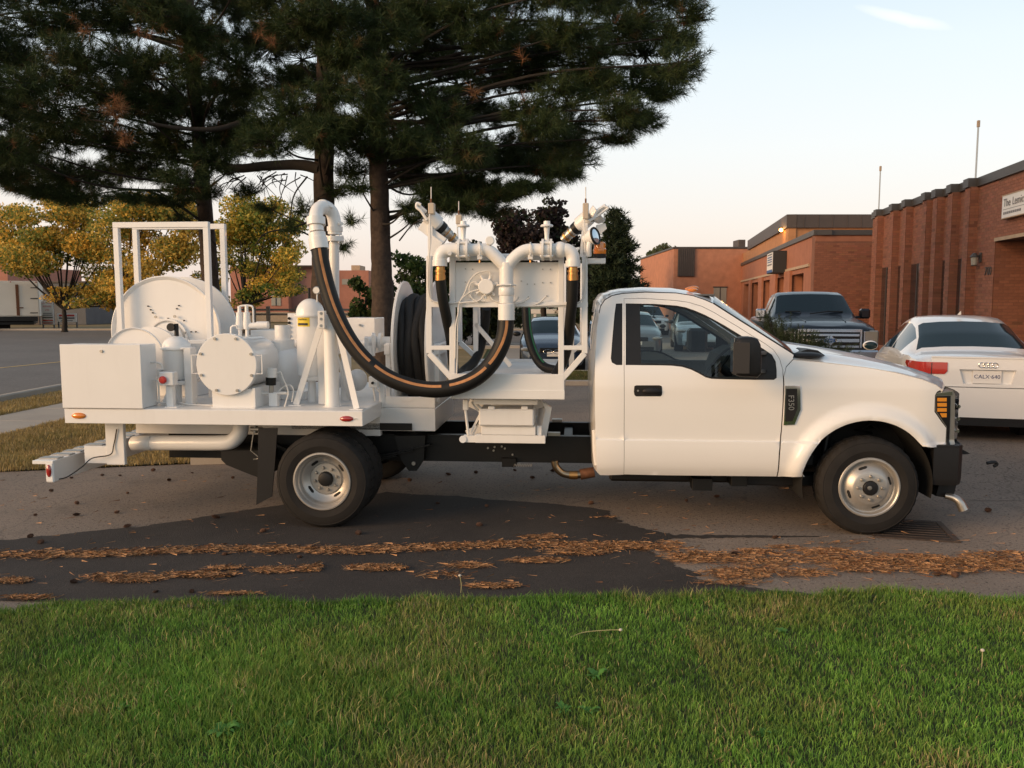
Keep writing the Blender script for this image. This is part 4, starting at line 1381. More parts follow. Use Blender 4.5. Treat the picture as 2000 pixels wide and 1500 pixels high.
P('reel_swivel', MB().cyl(tp(712, 668, .95), tp(762, 668, 1.0), .05, n=18), EQUIP)
P('swivel_flange', MB().cyl(tp(726, 668, .96), tp(733, 668, .97), .085, n=20), EQUIP)
P('swivel_flange', MB().cyl(tp(741, 668, .98), tp(747, 668, .98), .085, n=20), EQUIP)
sb = P('switch_box', tb(MB(), 720, 736, 737, 757, .56, .66), EQUIP)
c = tp(728, 748, .555)
P('switch_knob', MB().cyl((c.x, .54, c.z), (c.x, .56, c.z), .012, n=12), BLACK, sb)
P('switch_conduit', MB().tube([tp(729, 757, .60), tp(731, 770, .60), tp(733, 783, .60)], .008, 8), CABLE, sb)
P('switch_conduit', MB().tube([tp(734, 757, .60), tp(738, 762, .60), tp(742, 766, .60)], .006, 8), CABLE, sb)

# --- longitudinal hose reel amidships with black hose
L0 = tp(766, 676, .62)
L1 = tp(832, 676, .62)
RC = V(0, 1.2, tp(780, 676, 1.2).z)
rR = .60
def xdisc(x, r, nm, par):
    return P(nm, MB().lathe([(.0, .0), (r - .02, .0), (r - .006, -.012), (r, -.006), (r, .012), (r - .02, .012), (0, .012)], (x, RC.y, RC.z), (1, 0, 0), 72), EQUIP, par)
DR = P('deck_hose_reel', MB().lathe([(.24, .0), (.24, L1.x - L0.x)], (L0.x, RC.y, RC.z), (1, 0, 0), 40), EQUIP)
xdisc(L0.x, rR, 'reel_flange', DR)
xdisc(L1.x, rR, 'reel_flange', DR)
nw = 5
for lay in range(3):
    for i in range(nw):
        xx_ = L0.x + .055 + (L1.x - L0.x - .11) * (i + (.5 if lay % 2 else 0)) / (nw - (0 if lay % 2 else 1) + (0)) if not (lay % 2) else L0.x + .055 + (L1.x - L0.x - .11) * (i + .5) / nw
        if xx_ > L1.x - .03:
            continue
        rad = .29 + lay * .075 + random.uniform(-.014, .014)
        ring = [V(xx_ + .018 * math.sin(t * 2 + i * 1.7) + .008 * math.sin(t * 5 + i), RC.y + rad * math.cos(t), RC.z + rad * math.sin(t)) for t in [2 * math.pi * k / 48 for k in range(48)]]
        P('hose_turn', MB().tube(ring, .041, 12, closed=True), HOSEOLD, DR)
for k in (0, 1):
    x_ = (L0.x - .09) if k == 0 else (L1.x + .05)
    P('reel_stand', MB().box(x_, x_ + .04, .75, .80, ZD - .02, RC.z + .05), EQUIP, DR)
    P('reel_stand', MB().box(x_, x_ + .04, 1.55, 1.60, ZD - .02, RC.z + .05), EQUIP, DR)
    P('reel_bearing', MB().box(x_ - .005, x_ + .045, .72, 1.63, RC.z - .05, RC.z + .04), EQUIP, DR)
# reel well (tool box) below it
wx0, wx1 = tp(741, 800, .65).x, tp(850, 800, .65).x
wz0, wz1 = tp(800, 842, .65).z, tp(800, 768, .65).z
zs_ = tp(800, 797, .65).z
WL = P('reel_well', MB().box(wx0, wx1, .65, TW - .65, wz0, zs_ - .002, .004), EQUIP)
P('well_panel', MB().box(wx0 + .002, wx1 - .002, .652, .67, zs_ + .002, tp(800, 775, .65).z, .003), EQUIP, WL)
P('well_panel', MB().box(wx1 - .02, wx1 - .001, .672, TW - .66, zs_ + .002, tp(800, 775, .65).z, .003), EQUIP, WL)
P('well_post', MB().box(wx0, wx0 + .05, .645, .665, zs_ + .002, tp(745, 735, .65).z, .003), EQUIP, WL)
c = tp(795, 782, .648)
P('maker_plate', MB().box(c.x - .05, c.x + .05, .648, .651, c.z - .012, c.z + .012, .0005), WHITEL, WL)

# --- delivery hose: mast elbow to platform inlet
hp = [tp(623, 484, .10), tp(629, 520, .09), tp(640, 565, .08), tp(656, 612, .06), tp(680, 660, .05), tp(712, 702, .04), tp(752, 734, .03), tp(800, 754, .03), (tp(848, 761, .03)), tp(892, 755, .03), tp(930, 738, .03), tp(958, 712, .04), tp(977, 680, .05), tp(986, 650, .06), tp(988, 618, .07)]
hcur = cr(hp, 8)
hr_ = 15.8 * mpp(800, 754, .03)
DH = P('delivery_hose', MB().tube(hcur, hr_, 24), HOSE)
def stripe(path, r, side, w, k0, k1, lift=.0015):
    """Narrow ribbon lying on the hose, turned toward 'side'."""
    rows = []
    for i in range(k0, k1):
        t = (path[min(i + 1, len(path) - 1)] - path[max(i - 1, 0)]).normalized()
        s1 = Vector(side)
        s1 = (s1 - t * s1.dot(t)).normalized()
        b = t.cross(s1)
        rows.append([path[i] + (s1 * math.cos(a) + b * math.sin(a)) * (r + lift) for a in (-w, -w / 2, 0, w / 2, w)])
    return MB().grid(rows)
n_h = len(hcur)
gaps = [int(n_h * f) for f in (0, .38, .395, .60, .62, .765, .78, .985)]
for i in range(0, len(gaps), 2):
    P('hose_stripe', stripe(hcur, hr_, (0.25, -1, .55), .17, gaps[i], min(n_h, gaps[i + 1] + 1)), STRIPE, DH)

# --- lift platform
d_n = .14
def postp(px0, px1, pyt, pyb, d, dep=.05, name='platform_post', par=None, **k):
    return P(name, tb(MB(), px0, pyt, px1, pyb, d, d + dep, .003), EQUIP, par, **k)
LP = P('platform_base', tb(MB(), 880, 731, 1102, 779, d_n, d_n + .012, .003), EQUIP)
bz_t, bz_b = tp(990, 731, d_n).z, tp(990, 779, d_n).z
bxa, bxb = tp(880, 750, d_n).x, tp(1102, 750, d_n).x
d_f = 1.95
P('base_lip', MB().box(bxa + .002, bxb + .003, d_n - .006, d_n - .001, bz_b, tp(990, 762, d_n).z, .001), EQUIP, LP)
P('platform_floor', MB().box(bxa + .002, bxb - .002, d_n + .014, d_f - .001, bz_t - .05, bz_t - .03, .003), DECKW, LP)
P('base_side', MB().box(bxa, bxa + .012, d_n + .013, d_f, bz_b, bz_t - .052, .003), EQUIP, LP)
P('base_side', MB().box(bxb - .012, bxb, d_n + .013, d_f, bz_b, bz_t - .052, .003), EQUIP, LP)
P('base_far', MB().box(bxa, bxb, d_f, d_f + .012, bz_b, bz_t, .003), EQUIP, LP)
bar_ = lambda a, b, d, w=.045, dep=.05: MB().bar(tp(a[0], a[1], d + dep / 2), tp(b[0], b[1], d + dep / 2), w, dep, (0, 1, 0), .003)
def side_frame(d, dz, name_far=False):
    par = LP
    pb = lambda a, b, w=.045: P('platform_rail', bar_(a, b, d + random.uniform(-.0006, .0006), w, .05 - random.uniform(0, .002)), EQUIP, par)
    if not name_far:
        pb((839, 500), (839, 690))
        pb((884, 498), (884, 732))
        pb((1096, 498), (1096, 732))
        pb((1142, 500), (1142, 690))
        pb((834, 595), (1148, 595), .042)
        pb((839, 690), (886, 742))
        pb((1142, 690), (1096, 742))
        pb((842, 679), (882, 679), .035)
        pb((1100, 679), (1140, 679), .035)
        pb((886, 502), (1094, 502), .05)
side_frame(d_n + .002, 0)
# far side frame and uprights
xL, xR = tp(839, 600, d_n).x, tp(1142, 600, d_n).x
xl, xr = tp(884, 600, d_n).x, tp(1096, 600, d_n).x
zt_, zm_, zb_ = tp(990, 500, d_n).z, tp(990, 595, d_n).z, bz_t
for x_ in (xL, xl, xr, xR):
    lowz = zb_ if x_ in (xl, xr) else tp(990, 690, d_n).z
    P('far_post', MB().box(x_ - .022, x_ + .022, d_f - .05, d_f, lowz, zt_, .003), EQUIP, LP)
P('far_rail', MB().box(xL, xR, d_f - .048, d_f - .002, zm_ - .02, zm_ + .02, .003), EQUIP, LP)
P('far_rail', MB().box(xL, xR, d_f - .048, d_f - .002, zt_ - .02, zt_ + .02, .003), EQUIP, LP)
P('far_brace', MB().bar((xL, d_f - .025, tp(990, 690, d_n).z), (xl, d_f - .025, zb_), .045, .046, (0, 1, 0)), EQUIP, LP)
P('far_brace', MB().bar((xR, d_f - .025, tp(990, 690, d_n).z), (xr, d_f - .025, zb_), .045, .046, (0, 1, 0)), EQUIP, LP)
for x_ in (xl, xr):
    P('inner_upright', MB().box(x_ + .06, x_ + .105, 1.0, 1.05, zb_ - .03, zm_ + .05, .003), EQUIP, LP)
    P('cross_rail', MB().box(x_ - .02, x_ + .02, d_n + .054, d_f - .052, zm_ - .018, zm_ + .018, .003), EQUIP, LP)
P('platform_gate_brace', MB().bar((xl + .08, 1.02, zb_ + .38), (xl + .40, 1.02, zb_), .04, .04, (0, 1, 0)), EQUIP, LP)
P('control_panel', tb(MB(), 888, 512, 1092, 590, d_n + .035, d_n + .045, .002), EQUIP, LP)
P('panel_header', tb(MB(), 880, 497, 1100, 509, d_n - .002, d_n + .001, .001), EQUIP, LP)
for px, py in ((909, 525), (923, 526), (909, 551), (1060, 526), (1075, 526), (1060, 552), (1075, 552), (1018, 549), (1030, 555), (1044, 555), (1032, 580), (1068, 578)):
    P('panel_bolt', MB().cyl(tp(px, py, d_n + .026), tp(px, py, d_n + .036), .006, n=8), ZINC, LP)
# junction box
jc = tp(950, 560, d_n - .01)
JB = P('junction_box', MB().lathe([(.0, -.045), (.055, -.045), (.062, -.038), (.062, .04)], jc, (0, 1, 0), 28), EQUIP)
for i in range(7):
    a = i * .86 + .3
    P('cable_gland', MB().cyl(jc + V(math.cos(a) * .06, 0, math.sin(a) * .06), jc + V(math.cos(a) * .095, 0, math.sin(a) * .095), .013, n=10), EQUIP, JB)
dc = d_n - .012
cabs = [[(943, 544), (936, 534), (928, 536), (915, 552), (906, 575), (896, 590), (870, 592), (846, 588), (838, 575), (836, 545), (838, 500), (841, 470), (840, 430)],
        [(957, 543), (957, 532), (948, 530), (932, 534), (918, 548), (908, 572), (900, 586), (897, 610), (894, 640), (893, 700), (892, 730)],
        [(934, 566), (920, 570), (908, 578), (898, 590), (895, 612), (890, 640), (889, 700)],
        [(944, 577), (940, 584), (930, 589), (915, 590), (898, 592)],
        [(957, 578), (962, 585), (972, 590), (1000, 596), (1030, 598), (1080, 596), (1120, 594), (1136, 586), (1142, 570), (1144, 540), (1144, 500), (1144, 440)],
        [(932, 552), (922, 552), (917, 562), (919, 578), (930, 588), (950, 588)],
        [(1002, 592), (1010, 586), (1013, 580)], [(1005, 594), (1020, 590), (1034, 582)], [(1035, 597), (1052, 592), (1066, 580)]]
for i, cpts in enumerate(cabs):
    P('control_cable', MB().tube(cr([tp(a, b, dc - .006 * (i % 4)) for a, b in cpts], 5), .0062, 7), CABLE, LP)

# --- twin header pipes with valves
d_h = .05
hk = mpp(990, 500, d_h)
HP = P('header_riser', MB().tube([tp(989, 513, d_h), tp(989, 560, d_h)], 13.8 * hk, 28), EQUIP)
P('riser_coupling', MB().tube([tp(989, 561, d_h), tp(989, 563, d_h), tp(989, 576, d_h), tp(989, 577.5, d_h)], [14.5 * hk, 15.4 * hk, 15.4 * hk, 14.6 * hk], 28), EQUIP, HP)
P('riser_sleeve', MB().tube([tp(989, 578, d_h), tp(989, 592, d_h)], 14.0 * hk, 28), EQUIP, HP)
P('hose_sleeve', MB().tube([tp(989, 593, d_h), tp(989, 595, d_h), tp(989, 625, d_h)], [14.5 * hk, 16.2 * hk, 16.2 * hk], 28), EQUIP, HP)
P('u_bolt', MB().tube([tp(971, 558, d_h + .06), tp(971, 557, d_h - .03), tp(980, 556, d_h - .075), tp(998, 556, d_h - .075), tp(1007, 557, d_h - .03), tp(1007, 558, d_h + .06)], .006, 8), EQUIP, HP)
pr = 12.2 * hk
la = cr([tp(986, 520, d_h), tp(979, 512, d_h), tp(966, 499, d_h), tp(956, 491, d_h), tp(944, 488, d_h), tp(930, 488, d_h), tp(895, 488, d_h)], 5)
P('header_pipe', MB().tube(la, pr, 24), EQUIP, HP)
ra_ = cr([tp(992, 520, d_h), tp(999, 510, d_h), tp(1010, 499, d_h), tp(1022, 491, d_h), tp(1035, 488, d_h), tp(1050, 488, d_h), tp(1084, 488, d_h)], 5)
P('header_pipe', MB().tube(ra_, pr, 24), EQUIP, HP)
for px in (947, 1036):
    P('weld_ring', MB().tube([tp(px - .8, 488, d_h), tp(px + .8, 488, d_h)], pr * 1.04, 24), EQUIP, HP)
le = cr([tp(897, 488, d_h), tp(882, 488, d_h), tp(868, 491, d_h), tp(860, 501, d_h), tp(859, 513, d_h)], 6)
P('header_elbow', MB().tube(le, pr * 1.12, 24), EQUIP, HP)
P('elbow_socket', MB().cyl(tp(859, 508, d_h), tp(859, 520, d_h), pr * 1.2, n=24), EQUIP, HP)
P('elbow_boss', MB().cyl(tp(878, 495, d_h), tp(878, 495, d_h - .075), .016, n=12), EQUIP, HP)
re_ = cr([tp(1100, 488, d_h), tp(1108, 489, d_h), tp(1116, 495, d_h), tp(1119, 504, d_h), tp(1119, 514, d_h)], 6)
P('header_elbow', MB().tube(re_, pr * 1.06, 24), EQUIP, HP)
P('elbow_ball', MB().ell(tp(1094, 488, d_h), .062, .062, .064, 24, 16), EQUIP, HP)
P('elbow_socket', MB().cyl(tp(1119, 509, d_h), tp(1119, 521, d_h), pr * 1.2, n=24), EQUIP, HP)
for px in (905, 1068):
    v0 = P('valve_body', MB().cyl(tp(px - 5, 488, d_h), tp(px + 5, 488, d_h), pr * 1.25, n=24), EQUIP, HP)
    for q in (-8, 8):
        P('valve_flange', MB().cyl(tp(px + q - 2.2, 488, d_h), tp(px + q + 2.2, 488, d_h), pr * 1.75, n=28), EQUIP, HP)
    for a in range(4):
        an = a * math.pi / 2 + math.pi / 4
        c0 = tp(px - 13, 488, d_h) + V(0, math.cos(an) * pr * 1.5, math.sin(an) * pr * 1.5)
        c1 = tp(px + 13, 488, d_h) + V(0, math.cos(an) * pr * 1.5, math.sin(an) * pr * 1.5)
        P('stud', MB().cyl(c0, c1, .010, n=8), EQUIP, HP)
    P('valve_stem', MB().tube([tp(px, 473, d_h), tp(px, 464, d_h), tp(px, 452, d_h), tp(px, 444, d_h)], [.022, .017, .020, .024], 16), EQUIP, HP)
    c = tp(px, 441, d_h)
    P('valve_hand_plate', MB().lathe([(.0, -.008), (.048, -.008), (.05, .0), (.044, .008), (.026, .012), (.024, .036), (.0, .038)], c, (0, 0, 1), 24), EQUIP, HP)
for px in (937, 1036):
    P('pipe_clamp', MB().tube([tp(px, 502, d_h + .05), tp(px, 498, d_h - .055), tp(px, 488, d_h - .066), tp(px, 478, d_h - .055), tp(px, 474, d_h), tp(px, 476, d_h + .05)], .006, 8), EQUIP, HP)
    P('clamp_block', tb(MB(), px - 5, 497, px + 5, 507, d_h - .03, d_h + .05), EQUIP, HP)
    P('clamp_bolt', MB().cyl(tp(px, 507, d_h), tp(px, 513, d_h), .008, n=8), BRASS, HP)
gc = tp(957, 470, d_h - .02)
P('dial_gauge', MB().lathe([(.0, -.016), (.030, -.016), (.035, -.010), (.035, .012), (0, .014)], gc, (0, 1, 0), 24), EQUIP, HP)
P('gauge_stem', MB().cyl(gc + V(0, .01, -.03), tp(959, 488, d_h - .03), .008, n=8), RUSTY, HP)
for px in (860, 1119):
    c0, c1 = tp(px, 520, d_h), tp(px, 548, d_h)
    P('brass_coupling', MB().tube([c0, c0.lerp(c1, .25), c0.lerp(c1, .27), c0.lerp(c1, .40), c0.lerp(c1, .42), c0.lerp(c1, .6), c0.lerp(c1, .62), c1], [.034, .036, .043, .043, .037, .037, .042, .041], 22), BRASS, HP)
hA = cr([tp(860, 546, d_h), tp(864, 580, .08), tp(872, 620, .14), tp(880, 660, .25), tp(884, 700, .4), tp(888, 735, .6)], 6)
P('platform_hose', MB().tube(hA, .042, 16), HOSE, HP)
hB = cr([tp(1119, 546, d_h), tp(1118, 580, .08), tp(1114, 620, .13), tp(1110, 665, .22), tp(1100, 705, .35), tp(1086, 730, .5)], 6)
P('platform_hose', MB().tube(hB, .042, 16), HOSE, HP)
hC = cr([tp(1020, 520, 1.0), tp(1026, 560, .95), tp(1028, 605, .9), tp(1030, 640, .85), tp(1036, 670, .8), tp(1047, 698, .75), tp(1064, 717, .7), tp(1090, 724, .6)], 7)
GH = P('green_striped_hose', MB().tube(hC, .040, 16), HOSE)
P('green_stripe', stripe(hC, .040, (.9, -1, .2), .22, 4, len(hC) - 8), GREENS, GH)
hD = cr([tp(950, 602, 1.0), tp(945, 650, 1.1), tp(930, 700, 1.0), tp(905, 725, .8), tp(895, 735, .6)], 6)
P('platform_hose', MB().tube(hD, .042, 16), HOSE, HP)

# --- nozzles, lamps and aerials on top of the platform
def nozzle(pa, pb, d, flip):
    A, B = tp(*pa, d), tp(*pb, d + .12)
    ax = (B - A).normalized()
    NZ = P('fuel_nozzle', MB().tube([A, A.lerp(B, .34), A.lerp(B, .36), A.lerp(B, .42)], [.062, .064, .05, .045], 28), EQUIP)
    P('nozzle_bore', MB().tube([A - ax * .002, A - ax * .0025], [.05, .05], 28), GRAYL, NZ)
    P('nozzle_collar', MB().tube([A.lerp(B, .42), A.lerp(B, .56)], [.052, .05], 20), BLACK, NZ)
    P('nozzle_swivel', MB().tube([A.lerp(B, .56), A.lerp(B, .62), A.lerp(B, .64), A.lerp(B, .78), A.lerp(B, .80), B], [.042, .046, .040, .040, .035, .034], 20), ZINC, NZ)
    P('brass_band', MB().tube([A.lerp(B, .84), A.lerp(B, .90)], [.043, .043], 20), BRASS, NZ)
    P('brass_band', MB().tube([A.lerp(B, .66), A.lerp(B, .69)], [.044, .044], 20), BRASS, NZ)
    return NZ, A, B, ax
NZ, A, B, ax = nozzle((836, 420), (890, 470), .22, 1)
P('carry_handle', MB().tube(cr([tp(822, 400, .18), tp(815, 397, .18), tp(814, 405, .18), tp(822, 412, .18), tp(834, 430, .18)], 5), .012, 10), EQUIP, NZ)
P('handle_grip', MB().bar(tp(814, 398, .2), tp(833, 415, .22), .03, .03, (0, 1, 0), .008), EQUIP, NZ)
P('nozzle_cradle', MB().bar(tp(822, 440, .25), tp(868, 474, .25), .075, .05, (0, 1, 0), .003), EQUIP, NZ)
cpl = [tp(*a, .24) for a in ((846, 460), (866, 474), (862, 484), (846, 502))]
P('cradle_post', MB().prism([(p.x, p.z) for p in cpl], .20, .25), EQUIP, NZ)
NZ2, A2, B2, ax2 = nozzle((1150, 424), (1100, 468), .24, -1)
P('carry_handle', MB().tube(cr([tp(1160, 428, .18), tp(1166, 414, .18), tp(1178, 404, .18), tp(1188, 406, .18), tp(1180, 412, .18), tp(1164, 424, .18), tp(1150, 432, .18)], 5), .010, 10), EQUIP, NZ2)
P('handle_grip', MB().bar(tp(1166, 414, .2), tp(1184, 401, .2), .035, .03, (0, 1, 0), .008), EQUIP, NZ2)
P('bell_housing', MB().lathe([(.03, .0), (.065, .02), (.08, .07), (.078, .075), (.06, .03), (.0, .02)], tp(1156, 428, .30), (.75, -.1, .6), 28), EQUIP, NZ2)
P('cradle_plate', MB().prism([(p.x, p.z) for p in [tp(*a, .3) for a in ((1164, 440), (1182, 437), (1185, 447), (1172, 458), (1162, 452))]], .28, .29), EQUIP, NZ2)
P('cradle_post', MB().prism([(p.x, p.z) for p in [tp(*a, .24) for a in ((1136, 452), (1156, 455), (1150, 480), (1140, 502), (1132, 502))]], .20, .25), EQUIP, NZ2)
# work lamp
wl_ = tp(1162, 461, .10)
WLP = P('work_lamp', MB().lathe([(.0, -.10), (.03, -.10), (.05, -.06), (.064, -.012), (.066, .0)], wl_, (.78, -.45, .22), 28), EQUIP)
P('lamp_rim', MB().lathe([(.060, -.002), (.070, -.004), (.072, .008), (.066, .014), (.056, .010)], wl_, (.78, -.45, .22), 28), PLAST, WLP)
P('lamp_lens', MB().lathe([(.0, .012), (.03, .011), (.058, .006)], wl_, (.78, -.45, .22), 28), mk('lamp_glass', (.55, .66, .75), .06, .6, 1.0), WLP)
P('lamp_yoke', MB().tube(cr([tp(1152, 470, .10), tp(1150, 485, .1), tp(1150, 500, .12)], 4), .022, 10), EQUIP, WLP)
# beacon on its bracket
bk = P('beacon_bracket', tb(MB(), 1148, 504, 1183, 515, .22, .30), EQUIP)
c0 = tp(1171, 503.5, .26)
P('beacon_base', MB().lathe([(.0, .0), (.052, .0), (.052, .03), (0, .03)], c0, (0, 0, 1), 28), PLAST, bk)
P('beacon_lens', MB().lathe([(.050, .03), (.052, .05), (.052, .068), (.046, .074), (.046, .105), (.044, .118), (.036, .124), (0, .125)], c0, (0, 0, 1), 28), AMBER, bk)
# aerial boxes
for px, py0, py1, d, tip in ((842, 396, 418, .10, 365), (896, 419, 438, .9, 393), (1144, 396, 428, .10, 365)):
    tb_ = P('aerial_box', tb(MB(), px - 6, py0, px + 6, py1, d, d + .06, .006), mk('beige_aerial_case_%d' % px, (.50, .42, .33), .5))
    P('whip_aerial', MB().cyl(tp(px, py0, d + .03), tp(px, tip, d + .03), .004, n=6), CABLE, tb_)
    P('aerial_foot', MB().cyl(tp(px, py0, d + .03), tp(px, py0 - 8, d + .03), .007, n=8), RUSTY, tb_)
    P('aerial_lead', MB().tube([tp(px - 3, py1, d), tp(px - 2, py1 + 25, d), tp(px - 2, py1 + 65, d)], .006, 6), CABLE, tb_)
P('aerial_mast', MB().box(xR - .02, xR + .02, d_n + .06, d_n + .10, zt_, tp(1144, 425, d_n).z, .003), EQUIP)
P('aerial_mast', MB().box(xL - .02, xL + .02, d_n + .06, d_n + .10, zt_, tp(842, 418, d_n).z, .003), EQUIP)

# --- scissor lift below the platform
P('scissor_top_channel', tb(MB(), 925, 781, 1050, 790, .30, .36), EQUIP)
P('lift_base_rail', tb(MB(), 928, 851, 1065, 865, .30, .38, .003), EQUIP)
P('lift_base_plate', tb(MB(), 905, 851, 929, 864, .302, .36, .002), EQUIP)
P('roller', MB().cyl(tp(904, 858, .29), tp(904, 858, .37), .030, n=18), EQUIP)
ot = P('oil_reservoir', tb(MB(), 935, 800, 1043, 832, .26, .55, .012), EQUIP)
P('reservoir_skirt', tb(MB(), 940, 833, 1046, 849, .30, .55, .003), EQUIP, ot)
P('reservoir_clip', tb(MB(), 953, 794, 966, 800, .28, .34), EQUIP, ot)
P('reservoir_clip', tb(MB(), 1018, 794, 1031, 800, .28, .34), EQUIP, ot)
P('lift_plate', tb(MB(), 959, 782, 1046, 800, .56, .60), EQUIP)
for q, (a, b) in enumerate((((912, 848), (1060, 786)), ((1058, 848), (916, 786)))):
    P('scissor_arm', MB().bar(tp(*a, .62 + q * .06), tp(*b, .62 + q * .06), .07, .03, (0, 1, 0)), EQUIP)
    P('scissor_arm', MB().bar(V(tp(*a, .62).x, 1.72 + q * .06, tp(*a, .62).z), V(tp(*b, .62).x, 1.72 + q * .06, tp(*b, .62).z), .07, .03, (0, 1, 0)), EQUIP)
P('proximity_switch', tb(MB(), 904, 781, 914, 801, .28, .33), EQUIP)
P('switch_rod', MB().cyl(tp(909, 801, .30), tp(915, 850, .30), .011, n=8), EQUIP)
P('lift_strut', MB().bar(tp(918, 848, .34), tp(940, 805, .34), .02, .02), EQUIP)
P('lift_strut', MB().bar(tp(924, 849, .36), tp(944, 808, .36), .012, .02), CABLE)
P('lift_hose', MB().tube(cr([tp(922, 784, .36), tp(926, 792, .36), tp(936, 804, .36)], 4), .009, 8), CABLE)
P('lift_hose', MB().tube(cr([tp(929, 784, .38), tp(934, 792, .38), tp(944, 800, .38)], 4), .009, 8), CABLE)
P('lift_bracket', MB().prism([(p.x, p.z) for p in [tp(*a, .5) for a in ((1060, 782), (1078, 795), (1068, 850), (1054, 850), (1066, 800))]], .44, .50), EQUIP)
P('lift_cylinder', MB().cyl(tp(1052, 848, .75), tp(1062, 795, .75), .035, n=14), EQUIP)
P('lift_mount', tb(MB(), 1048, 832, 1058, 850, .32, .36), EQUIP)
P('rail_shim', tb(MB(), 1070, 843, 1094, 850, .735, .80, .002, z0=zr1 + .001, z1=zr1 + .03), ZINC)
P('rail_shim', tb(MB(), 1078, 820, 1098, 827, 1.585, 1.65, .002, z0=zr1 + .001, z1=zr1 + .03), ZINC)
P('lift_floor_beam', MB().box(tp(930, 850, .4).x, tp(1065, 850, .4).x, .40, 2.0, zr1 + .004, zr1 + .03), EQUIP)
# ------------------------------------------------------------------ cab
_zk = np.array([.36, .44, .50, .58, .66, .728, .737, .76, .95, 1.15, 1.28, 1.335, 1.40, 1.70, 1.88, 1.95, 2.05])
_yk = np.array([.30, .245, .205, .186, .178, .181, .197, .195, .182, .178, .190, .206, .224, .325, .392, .425, .50])
_yk = _yk - .01
ACX, ACZ = FHX - .01, .40                      # wheel arch centre
def sstep(t):
    t = min(1, max(0, t))
    return t * t * (3 - 2 * t)
XF0 = tp(1790, 780, .17).x
XR0 = tp(1215, 700, .19).x
def ca(x, z):
    y = float(np.interp(z, _zk, _yk))
    r = math.hypot(x - ACX, (z - ACZ))
    if z > .2:
        y -= .050 * (1 - sstep((r - .54) / .10)) * sstep((r - .3) / .1)
        y += .012 * (1 - sstep((r - .50) / .03))
    if x > XF0:
        y += .55 * (x - XF0) ** 2
    if x < XR0:
        y += .35 * (XR0 - x) ** 2
    return y
def cs_(px, py):
    d = .19
    for _ in range(6):
        p = tp(px, py, d)
        d = ca(p.x, p.z)
    return (p.x, p.z)
def loop(pts):
    return [cs_(*p) for p in pts]
ZR = (.718, .728, .737, .748)
def lin(pts, n):
    out = []
    for i in range(len(pts) - 1):
        out += [pts[i].lerp(pts[i + 1], k / n) for k in range(n)]
    return out + [pts[-1]]
def near_far(name, outline, mat, holes=(), grid=.05, thick=.018, off=0.0, far=True, parent=None, **k):
    o = P(name, MB().panel(outline, lambda x, z: ca(x, z) + off, holes, grid, thick, ZR), mat, parent, 50, **k)
    if far:
        P(name, MB().panel(outline, lambda x, z: TW - ca(x, z) - off, holes, grid, -thick, ZR), mat, parent, 50, **k)
    return o
# door outline and window opening
DOOR = [(1218.5, 583), (1260, 582.5), (1320, 586.5), (1345, 590), (1370, 597.5), (1395, 610), (1420, 625), (1445, 640), (1470, 656), (1495, 671), (1511, 683), (1523, 700), (1529, 722), (1530.5, 750), (1529.5, 785), (1526, 840), (1522, 885), (1517, 931), (1400, 930), (1300, 929), (1218, 927), (1218.5, 850), (1218.5, 720)]
WIN = [(1222, 592.5), (1280, 593.5), (1322, 597), (1340, 600.5), (1357, 606.5), (1377, 615), (1395, 624.5), (1414, 635), (1432, 646), (1452, 658), (1470, 668), (1492, 682), (1508, 693), (1515, 706), (1517, 722), (1517, 738), (1512, 742), (1475, 742), (1420, 741), (1390, 740), (1378, 737), (1366, 730), (1350, 722), (1332, 716.5), (1312, 714.3), (1295, 713.8), (1222, 713)]
door_l, win_l = loop(DOOR), loop(WIN)
def inset(lp, d):
    n = len(lp)
    cx, cz = sum(p[0] for p in lp) / n, sum(p[1] for p in lp) / n
    out = []
    ar = sum(lp[i][0] * lp[(i + 1) % n][1] - lp[(i + 1) % n][0] * lp[i][1] for i in range(n))
    sg = 1 if ar > 0 else -1
    for i in range(n):
        a, b, c = Vector(lp[i - 1]), Vector(lp[i]), Vector(lp[(i + 1) % n])
        t = ((b - a).normalized() + (c - b).normalized()).normalized()
        nn = Vector((-t.y, t.x)) * sg
        out.append((b.x + nn.x * d, b.y + nn.y * d))
    return out
DO = near_far('door', inset(door_l, .0035), WHITE, [win_l], .045)
# body side: rear pillar, sill end, header over the door, windscreen pillar
SIDE = [(1171, 612), (1174, 598), (1182, 586), (1196, 578), (1216, 574), (1260, 571.5), (1320, 573), (1352, 578), (1376, 586), (1392, 593),
        (1420, 611), (1450, 630), (1485, 652), (1520, 674), (1550, 693), (1548, 702), (1535, 716),
        (1530.5, 735)] + [(1529, 722), (1523, 700), (1511, 683), (1495, 671), (1470, 656), (1445, 640), (1420, 625), (1395, 610), (1370, 597.5), (1345, 590), (1320, 586.5), (1260, 582.5), (1218.5, 583), (1218.5, 720), (1218.5, 850), (1218, 927)] + \
       [(1190, 928), (1172, 928), (1166, 922), (1163, 850), (1162, 800), (1162, 740), (1163, 690), (1166, 640)]
QW = [(1203, 593), (1215.5, 592.5), (1215.5, 713), (1204, 713), (1195, 708), (1193, 700), (1196, 660), (1200, 615)]
qw_l = loop(QW)
BS = near_far('body_side', loop(SIDE), WHITE, [qw_l], .04)
near_far('quarter_trim', inset(qw_l, -.003), PLAST, (), .05, .01, .006, parent=None)
